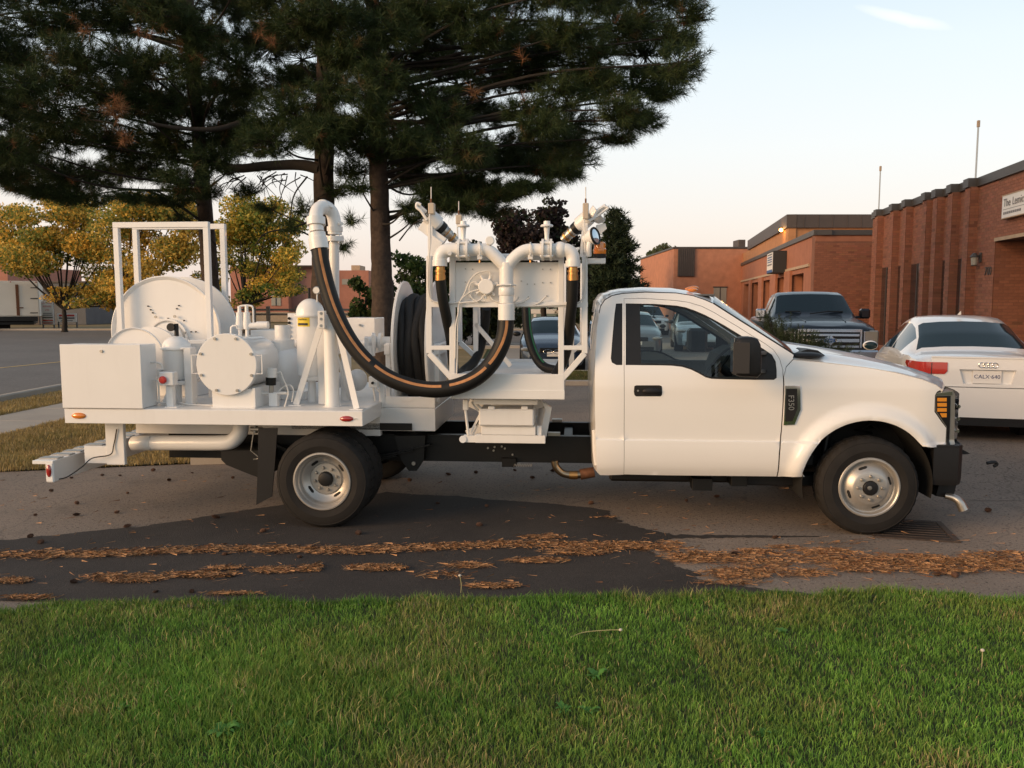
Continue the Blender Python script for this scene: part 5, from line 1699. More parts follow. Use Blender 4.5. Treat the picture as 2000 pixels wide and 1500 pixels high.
# window trim: black channel round the glass, black panel behind, mirror sail
GL = [(1250, 596.5), (1285, 597), (1322, 600), (1340, 603.5), (1356, 609), (1376, 618), (1393, 627), (1412, 638), (1430, 649), (1450, 661), (1468, 671.5), (1478, 678), (1478, 738), (1420, 738), (1391, 737), (1379, 734), (1368, 727.5), (1351, 719), (1333, 713), (1313, 711), (1295, 710.5), (1252, 710)]
gl_l = loop(GL)
near_far('window_trim', inset(win_l, -.004), PLAST, [gl_l], .05, .012, .007)
P('door_glass', MB().panel(inset(gl_l, -.004), lambda x, z: ca(x, z) + .014, (), .08, .003), GLASS, None, 50)
P('door_glass', MB().panel(inset(gl_l, -.004), lambda x, z: TW - ca(x, z) - .014, (), .08, -.003), GLASS, None, 50)
# front fender with wheel arch
arch = []
for a in np.linspace(math.pi * 1.03, math.pi * -.035, 40):
    arch.append((ACX + .505 * math.cos(a), ACZ + .515 * math.sin(a)))
FEN = [(1531.5, 735), (1536, 717), (1549, 703.5), (1600, 708), (1650, 713.5), (1700, 720), (1750, 729), (1800, 742), (1828, 753), (1838, 761), (1830, 765), (1826, 772), (1825, 804), (1836, 820), (1848, 836), (1848.5, 873), (1820, 874), (1811, 873)]
fen_l = loop(FEN)
# arch runs from front (right) back over the wheel to the rear bottom
ar_r = [p for p in arch[::-1] if p[1] > loop([(1811, 873)])[0][1] or p[0] < ACX]
tail = loop([(1572, 931), (1560, 931.5), (1519, 931), (1524, 885), (1527.5, 840), (1531, 785), (1532, 750)])
ar_r = [p for p in ar_r if not (p[0] < ACX and p[1] < tail[0][1] + .005)]
FEND = near_far('front_fender', fen_l + ar_r + tail, WHITE, (), .035)
# wheel house
for s_ in (0, 1):
    rows = []
    for a in np.linspace(-.2, math.pi + .25, 26):
        ya, yb = (.16, .62) if s_ == 0 else (TW - .16, TW - .62)
        rows.append([V(ACX + .50 * math.cos(a), y, ACZ + .51 * math.sin(a)) for y in (ya, (ya + yb) / 2, yb)])
    P('wheel_house', MB().grid(rows), DARK)
    yb = .62 if s_ == 0 else TW - .62
    P('inner_fender', MB().box(ACX - .55, ACX + .45, yb, yb + .02, .45, 1.0), DARK)
P('shock_absorber', MB().cyl((FHX - .28, .42, .45), (FHX - .22, .5, .85), .028, n=12), BLACK)
P('suspension_coil', MB().tube([V(FHX + .08 + .06 * math.cos(t), .55 + .06 * math.sin(t), .5 + t * .008) for t in np.linspace(0, 38, 150)], .009, 6), BLACK)
P('brake_hose', MB().tube(cr([V(FHX + .05, .5, .78), V(FHX + .10, .45, .84), V(FHX + .16, .46, .80)], 5), .008, 6), PLAST)
# body line crease, drip rail, roof
def crest(pts, off=0.0):
    out = []
    for p in pts:
        x, z = cs_(*p)
        out.append(V(x, ca(x, z) + off, z))
    return out
RAIL = crest([(1171, 612), (1174, 598), (1182, 586), (1196, 578), (1216, 574), (1260, 571.5), (1320, 573), (1352, 578), (1376, 586), (1392, 593)])
rl = lin(RAIL, 4)
P('drip_channel', MB().tube([p + V(0, .012, .002) for p in rl], .006, 6), PLAST)
P('drip_channel', MB().tube([V(p.x, TW - p.y - .012, p.z + .002) for p in rl], .006, 6), PLAST)
rows = []
for p in rl:
    row = []
    y0 = p.y + .014
    for k in range(25):
        t = k / 24
        e = 1 - abs(2 * t - 1) ** 4
        bx_ = 0
        row.append(V(p.x - .03 * (1 - abs(2 * t - 1) ** 2) * (1 if p.x < rl[10].x else 0) + .11 * (1 - (2 * t - 1) ** 2) * max(0, (p.x - rl[-10].x) / (rl[-1].x - rl[-10].x)) ** 1.5,
                     y0 + (TW - 2 * y0) * t, p.z + .004 + .050 * e))
    rows.append(row)
ROOF = P('roof', MB().grid(rows), WHITE, None, 60)
for px, d in ((1355, .9), (1350, 1.2), (1346, 1.5)):
    c = tp(px, 570, d)
    zz = tp(1340, 571, .45).z + .055
    cl_ = MB().ell((c.x, d, zz - .012), .042, .03, .018, 16, 8)
    P('roof_marker_lamp', cl_, AMBER, ROOF)
c = tp(1352, 572, .55)
P('roof_marker_lamp', MB().ell((c.x, .55, rl[-12].z + .034), .045, .03, .018, 16, 8), AMBER, ROOF)
# back of the cab
bw = []
for py in (598, 612, 640, 690, 740, 800, 850, 922):
    px = {598: 1174, 612: 1171, 640: 1166, 690: 1163, 740: 1162, 800: 1162, 850: 1163, 922: 1166}[py]
    x, z = cs_(px, py)
    y0 = ca(x, z)
    bw.append([V(x - .035 * (1 - abs(2 * t - 1) ** 4), y0 + (TW - 2 * y0) * t, z + (.05 * (1 - abs(2 * t - 1) ** 4) if py == 598 else 0)) for t in [k / 16 for k in range(17)]])
m = MB()
m.grid(bw[:2])
P('cab_back_header', m, WHITE, None, 60)
P('cab_back', MB().grid(bw[3:]), WHITE, None, 60)
m = MB()
m.grid([r[0:4] for r in bw[1:4]])
P('back_pillar', m, WHITE, None, 60)
m = MB()
m.grid([r[13:17] for r in bw[1:4]])
P('back_pillar', m, WHITE, None, 60)
P('rear_window', MB().grid([r[3:14] for r in bw[1:4]]), WSGLASS, None, 60)
P('cab_corner_guard', MB().tube([tp(1160, 840, .25), tp(1161, 880, .25), tp(1164, 908, .26)], .016, 8), WHITE)
# windscreen
AP = crest([(1392, 593), (1420, 611), (1450, 630), (1485, 652), (1520, 674), (1550, 693)])
ap = lin(AP, 3)
rows = []
for i, p in enumerate(ap):
    y0 = p.y + .012
    bow = .11 + .05 * i / len(ap)
    rows.append([V(p.x + bow * (1 - (2 * t - 1) ** 2) , y0 + (TW - 2 * y0) * t, p.z + .004 + .050 * (1 - abs(2 * t - 1) ** 4) * (1 - i / len(ap)) + .02 * (1 - (2 * t - 1) ** 2)) for t in [k / 20 for k in range(21)]])
P('windscreen', MB().grid(rows), WSGLASS, None, 80)
P('windscreen_seal', MB().tube([p + V(.006, .006, .004) for p in ap], .006, 6), PLAST)
# hood
HC = crest([(1549, 703.5), (1600, 708), (1650, 713.5), (1700, 720), (1750, 729), (1800, 742), (1828, 753), (1838, 761)])
hc = lin(HC, 4)
rows = []
tt = [0, .002, .015, .04, .07, .10, .14, .19, .26, .35, .5, .65, .74, .81, .86, .90, .93, .96, .985, .998, 1]
for i, p in enumerate(hc):
    s = i / (len(hc) - 1)
    row = []
    for t in tt:
        e = min(t, 1 - t)
        rise = .075 * sstep(e / .13) + .030 * sstep((e - .17) / .08) + .015 * sstep((e - .3) / .2)
        rise *= 1 - .45 * s
        fwd = .20 * sstep(e / .30) * s ** 2.5
        y0 = p.y - .006
        row.append(V(p.x + fwd, y0 + (TW - 2 * y0) * t + (0 if e > 0 else (.014 if t == 0 else -.014)), p.z + rise * (1 - .2 * s) + (.006 if e > 0 else -.012)))
    rows.append(row)
# front lip rolls down
last = rows[-1]
for dx, dz in ((.035, -.018), (.050, -.045), (.050, -.060), (.02, -.062)):
    rows.append([v_ + V(dx * (.2 + .8 * min(1, min(t, 1 - t) / .05)), 0, dz * (.2 + .8 * min(1, min(t, 1 - t) / .05))) for v_, t in zip(last, tt)])
HOOD = P('hood', MB().grid(rows), WHITE, None, 45)
sm = crest([(1592, 700), (1608, 708), (1625, 715), (1640, 716)], -.001)
# cowl, wipers
P('cowl', MB().prism([(p.x, p.z) for p in [tp(*a, .36) for a in ((1545, 700), (1552, 690), (1575, 682), (1596, 684), (1610, 694), (1590, 700), (1570, 704))]], .34, TW - .34), PLAST)
P('cowl_end', MB().ell(tp(1575, 694, .30), .13, .09, .028, 18, 8), PLAST)
P('wiper', MB().tube(cr([tp(1568, 690, .40), tp(1560, 683, .5), tp(1549, 680, .75), tp(1540, 676, 1.0)], 4), .008, 6), PLAST)
P('wiper', MB().tube(cr([tp(1546, 702, .30), tp(1552, 692, .34), tp(1568, 686, .42)], 4), .010, 6), PLAST)
# mirror
MR = []
md = -.12
mo = [tp(*a, md) for a in ((1432, 668), (1437, 660), (1448, 657), (1464, 657), (1474, 660), (1480, 672), (1482, 700), (1481, 728), (1474, 735), (1440, 734), (1432, 731), (1430, 715))]
m = MB()
n = len(mo)
cxm, czm = sum(p.x for p in mo) / n, sum(p.z for p in mo) / n
rows = []
for s_, y_ in ((.82, md - .13), (.94, md - .12), (1.0, md - .10), (1.0, md + .05), (.96, md + .09), (.85, md + .11)):
    rows.append([V(cxm + (p.x - cxm) * s_, y_, czm + (p.z - czm) * s_) for p in mo + [mo[0]]])
m.grid(rows)
m.add([r for r in rows[0][:-1]], [tuple(range(n))])
m.add([r for r in rows[-1][:-1]], [tuple(range(n))])
MIR = P('door_mirror', m, PLAST, None, 40)
P('mirror_skull_cap', MB().box(cxm - .115, cxm + .005, md - .137, md - .128, czm - .13, czm + .10, .02), mk('satin_black_cap', (.035, .030, .027), .4), MIR)
P('mirror_glass', MB().box(tp(1430, 700, md).x - .004, tp(1430, 700, md).x + .002, md - .09, md + .05, czm - .13, czm + .13, .002), CHROME, MIR)
for py in (690, 725):
    P('mirror_arm', MB().bar(tp(1478, py, md), V(cs_(1492, py)[0], ca(*cs_(1492, py)), cs_(1492, py)[1]), .05, .03, (0, 0, 1), .006), PLAST, MIR)
m = MB().tube([(0, 0, 0), (0, 0, .01)], .01, 6)
P('far_mirror', MB().box(cxm - .08, cxm + .12, TW + .02, TW + .22, czm - .13, czm + .12, .03), PLAST)
sail = loop([(1477, 676), (1492, 684), (1506, 694), (1513, 707), (1515, 722), (1515, 737), (1510, 740), (1477, 740)])
P('mirror_sail', MB().panel(sail, lambda x, z: ca(x, z) - .004, (), .05, .02), PLAST, None, 50)
# handle, badge
hl = loop([(1239, 754), (1243, 752.5), (1288, 752.5), (1292, 754), (1293, 758), (1293, 771), (1290, 774), (1242, 774), (1239, 771), (1238, 765)])
HD = P('handle_recess', MB().panel(hl, lambda x, z: ca(x, z) - .003, (), .05, .01), DARK, None, 50)
hc_ = cs_(1268, 764)
P('door_handle', MB().ell((hc_[0] + .02, ca(*hc_) - .010, hc_[1]), .075, .016, .030, 20, 10), PLAST, HD)
k0 = cs_(1246, 763)
P('door_lock', MB().cyl((k0[0], ca(*k0) - .008, k0[1]), (k0[0], ca(*k0), k0[1]), .008, n=10), ZINC, HD)
bd = loop([(1533, 753), (1562, 753), (1563, 800), (1551, 829), (1530, 830)])
BDG = P('fender_vent', MB().panel(bd, lambda x, z: ca(x, z) - .012, (), .05, .014), CHROME, None, 30)
P('vent_insert', MB().panel(loop([(1535, 759), (1556, 759), (1557, 797), (1547, 822), (1533, 823)]), lambda x, z: ca(x, z) - .015, (), .05, .006), DARK, BDG, 30)
bp0 = cs_(1544, 786)
lettering('vent_lettering', 'F350', .062, (bp0[0], ca(*bp0) - .0165, bp0[1] + .0), (0.05, 0, -1), (1, 0, .05), ZINC, BDG)
# headlight and grille
FX = lambda px, py, d: tp(px, py, d)
hy = lambda x: ca(x, .9)
hlp = loop([(1828, 769), (1836, 766), (1862, 762), (1866, 770), (1866, 868), (1850, 871), (1849, 835), (1827.5, 803)])
HL = P('headlight', MB().panel(hlp, lambda x, z: ca(x, z) + .006, (), .03, .10), GRAYL, None, 40)
P('headlight', MB().panel(hlp, lambda x, z: TW - ca(x, z) - .006, (), .03, -.10), GRAYL, None, 40)
P('lamp_bezel', MB().panel(loop([(1829, 774), (1857, 773), (1856, 869), (1851, 869), (1850, 834), (1829, 803)]), lambda x, z: ca(x, z) + .003, (), .03, .01), BLACK, HL, 40)
P('lamp_chrome', MB().panel(loop([(1829, 768.5), (1860, 765), (1860, 771.5), (1829, 773)]), lambda x, z: ca(x, z) + .002, (), .03, .01), CHROME, HL, 40)
am = [((1831, 777), (1849, 784)), ((1831, 787), (1849, 794)), ((1831, 797), (1849, 804)), ((1836, 807), (1849, 815))]
for (a, b), (c_, d_) in am:
    P('amber_reflector', MB().panel(loop([(a, b), (c_, b), (c_, d_), (a + (4 if b > 800 else 0), d_)]), lambda x, z: ca(x, z) - .001, (), .03, .006), mk('amber_reflector_%d' % b, (.80, .30, .03), .2, 0, .8), HL, 40)
gx = tp(1866, 800, .35).x
rows = []
for z in (tp(1866, 872, .3).z, tp(1866, 840, .3).z, tp(1866, 770, .3).z):
    rows.append([V(gx + .02 + .16 * (1 - (2 * t - 1) ** 2), .34 + (TW - .68) * t, z) for t in [k / 16 for k in range(17)]])
GR = P('grille', MB().grid(rows), CHROME, None, 50)
P('grille_mesh', MB().grid([[v_ + V(.004, 0, (-.05 if i == 2 else .05 if i == 0 else 0)) for v_ in r[2:15]] for i, r in enumerate(rows)]), BLACK, GR, 50)
for q in range(3):
    z = rows[0][0].z + .10 + q * .10
    P('grille_bar', MB().tube([V(gx + .03 + .16 * (1 - (2 * t - 1) ** 2), .34 + (TW - .68) * t, z) for t in [k / 16 for k in range(1, 16)]], .016, 8), CHROME, GR)
P('tow_fitting', MB().ell(V(gx + .13, .85, tp(1878, 790, .8).z), .04, .04, .05), PLAST)
# front bumper
ix = [tp(1820, 900, .20).x, tp(1876, 900, .20).x, tp(1897, 900, 1.0).x]
bz0_, bz1_ = tp(1850, 947, .2).z, tp(1850, 869, .2).z
pl = [(ix[0], .17), (ix[1] - .03, .165), (ix[1], .20)] + [(ix[1] + .02 + .11 * math.sin(math.pi * t) ** .7, .22 + (TW - .44) * t) for t in [k / 14 for k in range(15)]] + [(ix[1], TW - .20), (ix[1] - .03, TW - .165), (ix[0], TW - .17), (ix[0], TW - .24), (ix[1] - .1, TW - .3), (ix[1] - .1, .3), (ix[0], .24)]
mbb = MB()
n = len(pl)
rows = []
cxb, cyb = ix[1] - .15, TW / 2
for s_, z in ((.965, bz0_), (.985, bz0_ + .02), (1.0, bz0_ + .06), (1.0, bz1_ - .03), (.985, bz1_), (.93, bz1_ + .004)):
    rows.append([V(cxb + (x - cxb) * s_, cyb + (y - cyb) * (1 - (1 - s_) * .3), z) for x, y in pl + [pl[0]]])
mbb.grid(rows)
BM = P('front_bumper', mbb, PLAST, None, 40)
P('bumper_top', MB().prismz([(x, y) for x, y in pl], bz1_ - .02, bz1_ - .005), PLAST, BM)
P('bumper_step_pad', MB().prism([(p.x, p.z) for p in [tp(*a, .3) for a in ((1816, 866), (1868, 872), (1890, 884), (1880, 886), (1816, 880))]], .26, TW - .26), PLAST, BM)
P('tow_hook', MB().tube(cr([V(ix[2] - .05, .62, .50), V(ix[2] + .01, .62, .51), V(ix[2] + .03, .62, .49), V(ix[2] + .005, .62, .475)], 4), .014, 8), PLAST, BM)
P('air_dam', MB().prism([(p.x, p.z) for p in [tp(*a, .35) for a in ((1832, 945), (1866, 945), (1862, 962), (1852, 972), (1826, 968))]], .33, TW - .33), PLAST, BM)
P('deflector_tube', MB().tube(cr([tp(1846, 968, .30), tp(1862, 972, .28), tp(1874, 980, .26), tp(1882, 996, .25)], 5), [.024 + .001 * i for i in range(16)], 16), ZINC, BM)
P('radius_arm', MB().bar(tp(1800, 935, .5), tp(1850, 968, .5), .05, .05), BLACK)
P('steering_link', MB().cyl(tp(1806, 925, .45), tp(1806, 925, 1.9), .025, n=10), BLACK)
P('frame_horn', MB().box(FHX + .2, ix[1] - .1, .74, .82, .52, .74), BLACK)
P('frame_horn', MB().box(FHX + .2, ix[1] - .1, TW - .82, TW - .74, .52, .74), BLACK)
# floor and interior
fx0, fx1 = tp(1172, 900, .3).x, tp(1540, 900, .3).x
P('cab_floor', MB().box(fx0, fx1 + .2, .32, TW - .32, .52, .60), DARK)
P('firewall', MB().box(fx1 - .02, fx1 + .03, .28, TW - .28, .6, 1.25), DARK)
P('engine_block', MB().box(fx1 + .1, gx - .1, .68, TW - .68, .55, 1.05, .05), DARK)
P('sill_underside', MB().box(fx0, fx1 - .05, .26, .50, .475, .52), DARK)
P('seat_base', MB().box(fx0 + .2, fx0 + .75, .38, TW - .38, .78, 1.02, .06), SEAT)
sb0 = tp(1228, 700, .8).x
for y in (.42, 1.30):
    P('seat_back', MB().bar((fx0 + .22, y + .34, .95), (fx0 + .08, y + .34, 1.52), .62, .16, (1, 0, 0), .05), SEAT)
    P('head_rest', MB().box(fx0 + .02, fx0 + .13, y + .20, y + .48, 1.54, 1.70, .04), SEAT)
P('dashboard', MB().prism([(p.x, p.z) for p in [tp(*a, .7) for a in ((1428, 735), (1440, 705), (1470, 690), (1540, 690), (1545, 800), (1440, 800))]], .26, TW - .26), SEAT)
sw_c = V(tp(1402, 715, .7).x, .72, tp(1402, 712, .7).z)
sa = V(.78, 0, -.62).normalized()
su = V(.62, 0, .78)
P('steering_wheel', MB().tube([sw_c + (su * math.cos(t) + V(0, 1, 0) * math.sin(t)) * .19 for t in [2 * math.pi * k / 32 for k in range(32)]], .014, 8, closed=True), PLAST)
P('steering_column', MB().cyl(sw_c, sw_c + sa * .3, .04, n=12), PLAST)
P('door_card', MB().box(tp(1225, 800, .3).x, fx1 - .1, .225, .25, .6, 1.24, .01), SEAT)
P('door_card', MB().box(tp(1225, 800, .3).x, fx1 - .1, TW - .25, TW - .225, .6, 1.24, .01), SEAT)
P('headliner', MB().box(fx0 + .06, tp(1380, 600, .9).x, .47, TW - .47, 1.88, 1.895), SEAT)
# inner rear mudguard valance between bed and well
P('wheel_splash_plate', MB().box(RHX - .45, RHX + .62, .62, .63, .72, ZB - .065), BLACK)
# ------------------------------------------------------------------ brick buildings on the right
BD = Vector((0.168, 0.986)).normalized()            # walls run away from the camera along this
BN = Vector((-BD.y, BD.x))                          # outward (towards the lot)
MORTAR = mk('mortar', (0.205, 0.092, 0.058), 0.9, var=0.15, vscale=3)
BRICK_A = mk('red_brick', (0.235, 0.075, 0.036), 0.85, attr='tint', var=0.08, vscale=30, bump=0.15, bscale=70)
BRICK_1 = mk('red_brick_single', (0.27, 0.105, 0.060), 0.85, var=0.10, vscale=30, bump=0.15, bscale=70, obj_random=0.14)
BRICKWALL = mk('far_red_brick', (0.46, 0.20, 0.115), 0.85, var=0.16, vscale=2.5, bump=0.2, bscale=25)
GARW = mk('garage_red_brick', (0.34, 0.135, 0.075), 0.85, var=0.14, vscale=3, bump=0.2, bscale=25)
COPING = mk('dark_metal_coping', (0.075, 0.065, 0.058), 0.5, 0.2, var=0.1)
FASCIA = mk('brown_metal_fascia', (0.075, 0.057, 0.048), 0.55, 0.1, var=0.1)
STONE = mk('pale_stone_band', (0.42, 0.31, 0.21), 0.8, var=0.12, vscale=5)
WINDK = mk('dark_window_glass', (0.02, 0.022, 0.024), 0.08, 0, 0.6)
WINLT = mk('pale_window_glass', (0.35, 0.33, 0.28), 0.2)
SIGNW = mk('sign_white', (0.74, 0.72, 0.69), 0.5, var=0.03, vscale=3)
SIGNI = mk('sign_grey_ink', (0.16, 0.16, 0.17), 0.6)
BLUE = mk('sign_blue', (0.03, 0.09, 0.25), 0.5)
REDI = mk('sign_red_ink', (0.55, 0.05, 0.04), 0.6)

BL_, BH_, JT = 0.200, 0.060, 0.010
brick_unit = None
def brick_mesh():
    mb = MB()
    mb.box(0, BL_, -0.006, 0.03, 0, BH_, 0.002)
    me = mb.mesh('brick', 0)
    me.materials.append(BRICK_1)
    return me
BRK = brick_mesh()
def brick_field(name, parent, faces, near_n, cam2=Vector((0, 0))):
    """faces: (origin2d, dir2d, normal2d, length, z0, z1). The nearest near_n bricks are objects, the rest one joined part."""
    rec = []
    for (o, u, n, L, z0, z1) in faces:
        o, u, n = Vector(o), Vector(u), Vector(n)
        rows_ = int((z1 - z0) / (BH_ + JT))
        for r in range(rows_):
            off = 0 if r % 2 else -(BL_ + JT) / 2
            x = off
            while x < L - .02:
                a, b = max(0, x), min(L - .002, x + BL_)
                if b - a > .03:
                    p = o + u * a
                    rec.append((p, u, n, b - a, z0 + r * (BH_ + JT) + JT / 2))
                x += BL_ + JT
    rec.sort(key=lambda t: (t[0] - cam2).length + abs(t[4] - 2.6) * .3)
    near = []
    rest = []
    for t in rec:
        pj = t[0]
        vis = pj.x / max(pj.y, .1) < 0.612
        if len(near) < near_n and vis and t[3] > BL_ - .004:
            near.append(t)
        else:
            rest.append(t)
    for p, u, n, L, z in near:
        o = bpy.data.objects.new('brick', BRK)
        COL.objects.link(o)
        o.parent = parent
        # local x along u, local -y outward
        o.matrix_local = Matrix(((u.x, -n.x, 0, p.x), (u.y, -n.y, 0, p.y), (0, 0, 1, z), (0, 0, 0, 1)))
    m = len(rest)
    v = np.zeros((m, 8, 3))
    for i, (p, u, n, L, z) in enumerate(rest):
        jit = random.uniform(-.0025, .0025)
        q = p + u * L
        f = n * (.006 + jit * .4)
        g = n * -.01
        for k, (b2, zz) in enumerate(((p + f, z), (q + f, z), (q + f, z + BH_), (p + f, z + BH_), (p + g, z), (q + g, z), (q + g, z + BH_), (p + g, z + BH_))):
            v[i, k] = (b2.x, b2.y, zz)
    fq = np.array([[0, 1, 2, 3], [0, 4, 5, 1], [3, 2, 6, 7], [0, 3, 7, 4], [1, 5, 6, 2]])
    tri = (np.arange(m)[:, None, None] * 8 + fq[None]).reshape(-1, 4)
    base = np.array([0.27, 0.105, 0.060])
    c = base[None] * RNG.uniform(.86, 1.14, (m, 1)) * (1 + RNG.normal(0, .03, (m, 3)))
    c[RNG.random(m) < .08] *= .75
    me = fast_mesh('brickwork', v.reshape(-1, 3), tri, np.repeat(np.clip(c, 0, 1), 8, 0))
    me.polygons.foreach_set('use_smooth', [False] * len(me.polygons))
    me.materials.append(BRICK_A)
    ob('brickwork', me, None, parent, kind='stuff')

def wallbox(mb, p, q, n, t, z0, z1):
    """Wall slab from p to q (2d), thickness t back from the face (normal n outward)."""
    p, q, n = Vector(p), Vector(q), Vector(n)
    return mb.prismz([(p.x, p.y), (q.x, q.y), (q.x - n.x * t, q.y - n.y * t), (p.x - n.x * t, p.y - n.y * t)], z0, z1)

# near office building -------------------------------------------------
OB = empty('brick_office', (0, 0, 0), label='long red brick office with stepped piers and a white sign, at the right', cat='building')
HB = 4.7
WA = Vector((10.37, 17.0))
def w2(t, e=0.0):
    return WA + BD * t + BN * e
def t_of(px, e):
    """distance along the wall at which the face (pushed out by e) is seen at photo column px"""
    k = (px - 1000) / F * .995
    a = WA + BN * e
    return (k * a.y - a.x) / (BD.x - k * BD.y)
faces = []
core = MB()
# door recess from t=-7 .. t_d, straight wall to first pier
t_d = t_of(1938, 0)
t_p = [t_of(1893, .0)]
segs = []                                   # (t0, t1, offset)
wallbox(core, w2(-12), w2(t_d - 4.2), BN, .3, 0, HB - .2)
ob('wall', core, MORTAR, OB, 0)
faces.append((w2(-6), BD, BN, (t_d - 4.2) + 6, 0, HB - .22))
ob('wall', wallbox(MB(), w2(t_d - 4.198), w2(t_d - .002), BN, .3, 3.2, HB - .2), MORTAR, OB, 0)
faces.append((w2(t_d - 4.2), BD, BN, 4.2, 3.24, HB - .22))
# recess: back wall and far cheek (faces the camera)
ob('recess_wall', wallbox(MB(), w2(t_d - 4.2, -1.3), w2(t_d, -1.3), BN, .2, 0, 3.2), MORTAR, OB, 0)
ob('recess_cheek', wallbox(MB(), w2(t_d, 0), w2(t_d, -1.3), -BD, .25, 0, HB - .2), MORTAR, OB, 0)
faces.append((w2(t_d, -.02), -BN, -BD, 1.28, 0, 3.16))
faces.append((w2(t_d - 4.2, -1.3), BD, BN, 4.2, 0, 3.16))
ob('recess_soffit', MB().prismz([tuple(w2(t_d - 4.2, .0)), tuple(w2(t_d, .0)), tuple(w2(t_d, -1.3)), tuple(w2(t_d - 4.2, -1.3))], 3.17, 3.2), COPING, OB, 0)
ob('recess_lintel', MB().prismz([tuple(w2(t_d - 4.2, .03)), tuple(w2(t_d, .03)), tuple(w2(t_d, -.0)), tuple(w2(t_d - 4.2, -.0))], 3.16, 3.235), STONE, OB, 0)
dr = MB().prismz([tuple(w2(t_d - 3.4, -1.26)), tuple(w2(t_d - .7, -1.26)), tuple(w2(t_d - .7, -1.29)), tuple(w2(t_d - 3.4, -1.29))], .02, 2.7)
ob('entrance_door', dr, WINDK, OB, 0)
# straight wall
piers_px = [1893, 1862, 1835, 1817, 1780, 1757, 1728]
step = .07
t0 = t_d
e = 0.0
top = []
prev = t_d + .252
top.append((t_d - 9, 0.0))
for i, px in enumerate(piers_px):
    ep = e + .19
    ta = t_of(px, ep * .5)
    tb2 = ta + .34
    ob('wall', wallbox(MB(), w2(prev, e), w2(ta - .001, e), BN, .3, 0, HB - .2), MORTAR, OB, 0)
    if i == 0:
        faces.append((w2(t_d, e), BD, BN, ta - t_d, 0, HB - .22))
    else:
        # narrow window slot between piers in the lower part
        faces.append((w2(prev, e), BD, BN, ta - prev, 2.9, HB - .22))
        mid0, mid1 = prev + .02, ta - .02
        wz = 2.88
        wnd = ob('window', MB().prismz([tuple(w2(mid0, e + .004)), tuple(w2(mid1, e + .004)), tuple(w2(mid1, e - .03)), tuple(w2(mid0, e - .03))], .5, wz), WINDK, OB, 0)
        ob('frame', MB().prismz([tuple(w2((mid0 + mid1) / 2 - .03, e + .02)), tuple(w2((mid0 + mid1) / 2 + .03, e + .02)), tuple(w2((mid0 + mid1) / 2 + .03, e + .005)), tuple(w2((mid0 + mid1) / 2 - .03, e + .005))], .5, wz), FASCIA, wnd, 0)
        faces.append((w2(prev, e), BD, BN, ta - prev, 0, .48))
    ob('pier', wallbox(MB(), w2(ta, ep), w2(tb2, ep), BN, .5, 0, HB - .2), MORTAR, OB, 0)
    faces.append((w2(ta, ep), BD, BN, .34, 0, HB - .22))
    faces.append((w2(ta, ep - .01), -BN, -BD, .2, 0, HB - .22))
    top += [(ta - .001, e), (ta, ep), (tb2, ep)]
    e += step
    top.append((tb2 + .001, e))
    prev = tb2 + .001
t_end = t_of(1699, e)
ob('wall', wallbox(MB(), w2(prev, e), w2(t_end, e), BN, .3, 0, HB - .2), MORTAR, OB, 0)
faces.append((w2(prev, e), BD, BN, t_end - prev, 0, HB - .22))
top.append((t_end, e))
ob('end_wall', wallbox(MB(), w2(t_end + .0, e), w2(t_end + .0, -12), BD, .3, 0, HB - .2), BRICKWALL, OB, 0)
ob('roof_deck', MB().prismz([tuple(w2(-12, -.3)), tuple(w2(t_end - .2, -.3)), tuple(w2(t_end - .2, -12)), tuple(w2(-12, -12))], HB - .5, HB - .4), COPING, OB, 0)
cop = MB()
top = [(-12, 0.0)] + top[1:]
pl = [w2(t, o + .06) for t, o in top]
pi_ = [w2(t, o - .25) for t, o in top]
for i in range(len(pl) - 1):
    vs = []
    for z in (HB - .2, HB):
        vs += [V(pl[i].x, pl[i].y, z), V(pl[i + 1].x, pl[i + 1].y, z), V(pi_[i + 1].x, pi_[i + 1].y, z), V(pi_[i].x, pi_[i].y, z)]
    cop.add(vs, [(0, 1, 5, 4), (4, 5, 6, 7), (0, 1, 2, 3), (2, 3, 7, 6)])
ob('coping', cop, COPING, OB, 0)
brick_field('brickwork', OB, faces, 290)
# sign
ts0, ts1 = t_of(1947, .12), t_of(1947, .12) - 3.2
zs0, zs1 = None, None
def zat(px, py, e):
    t = t_of(px, e)
    p = w2(t, e)
    return at(px, py, p.y).z
zs1, zs0 = zat(1947, 384, .12), zat(1947, 427, .12)
SG = ob('sign_panel', MB().prismz([tuple(w2(ts0, .12)), tuple(w2(ts1, .12)), tuple(w2(ts1, .02)), tuple(w2(ts0, .02))], zs0, zs1), SIGNW, OB, 0)
fr3 = MB()
for z in (zs0 - .02, zs1):
    fr3.prismz([tuple(w2(ts0 + .01, .13)), tuple(w2(ts1, .13)), tuple(w2(ts1, .02)), tuple(w2(ts0 + .01, .02))], z, z + .02)
ob('sign_edge', fr3, STONE, SG, 0)
UX = V(-BD.x, -BD.y, 0)
hgt = zs1 - zs0
lp = w2(ts0 - .08, .126)
lettering('sign_lettering', 'The', hgt * .50, V(lp.x, lp.y, zs0 + hgt * .66), UX, (0, 0, 1), SIGNI, SG, 'LEFT', .002)
lp = w2(ts0 - .08 - hgt * .98, .126)
lettering('sign_lettering', 'Lemico', hgt * .50, V(lp.x, lp.y, zs0 + hgt * .66), UX, (0, 0, 1), SIGNI, SG, 'LEFT', .002)
q0, q1 = w2(ts0 - .07, .124), w2(ts0 - 2.6, .124)
ob('sign_rule', MB().prismz([tuple(q0), tuple(q1), tuple(w2(ts0 - 2.6, .121)), tuple(w2(ts0 - .07, .121))], zs0 + hgt * .37, zs0 + hgt * .39), SIGNI, SG, 0)
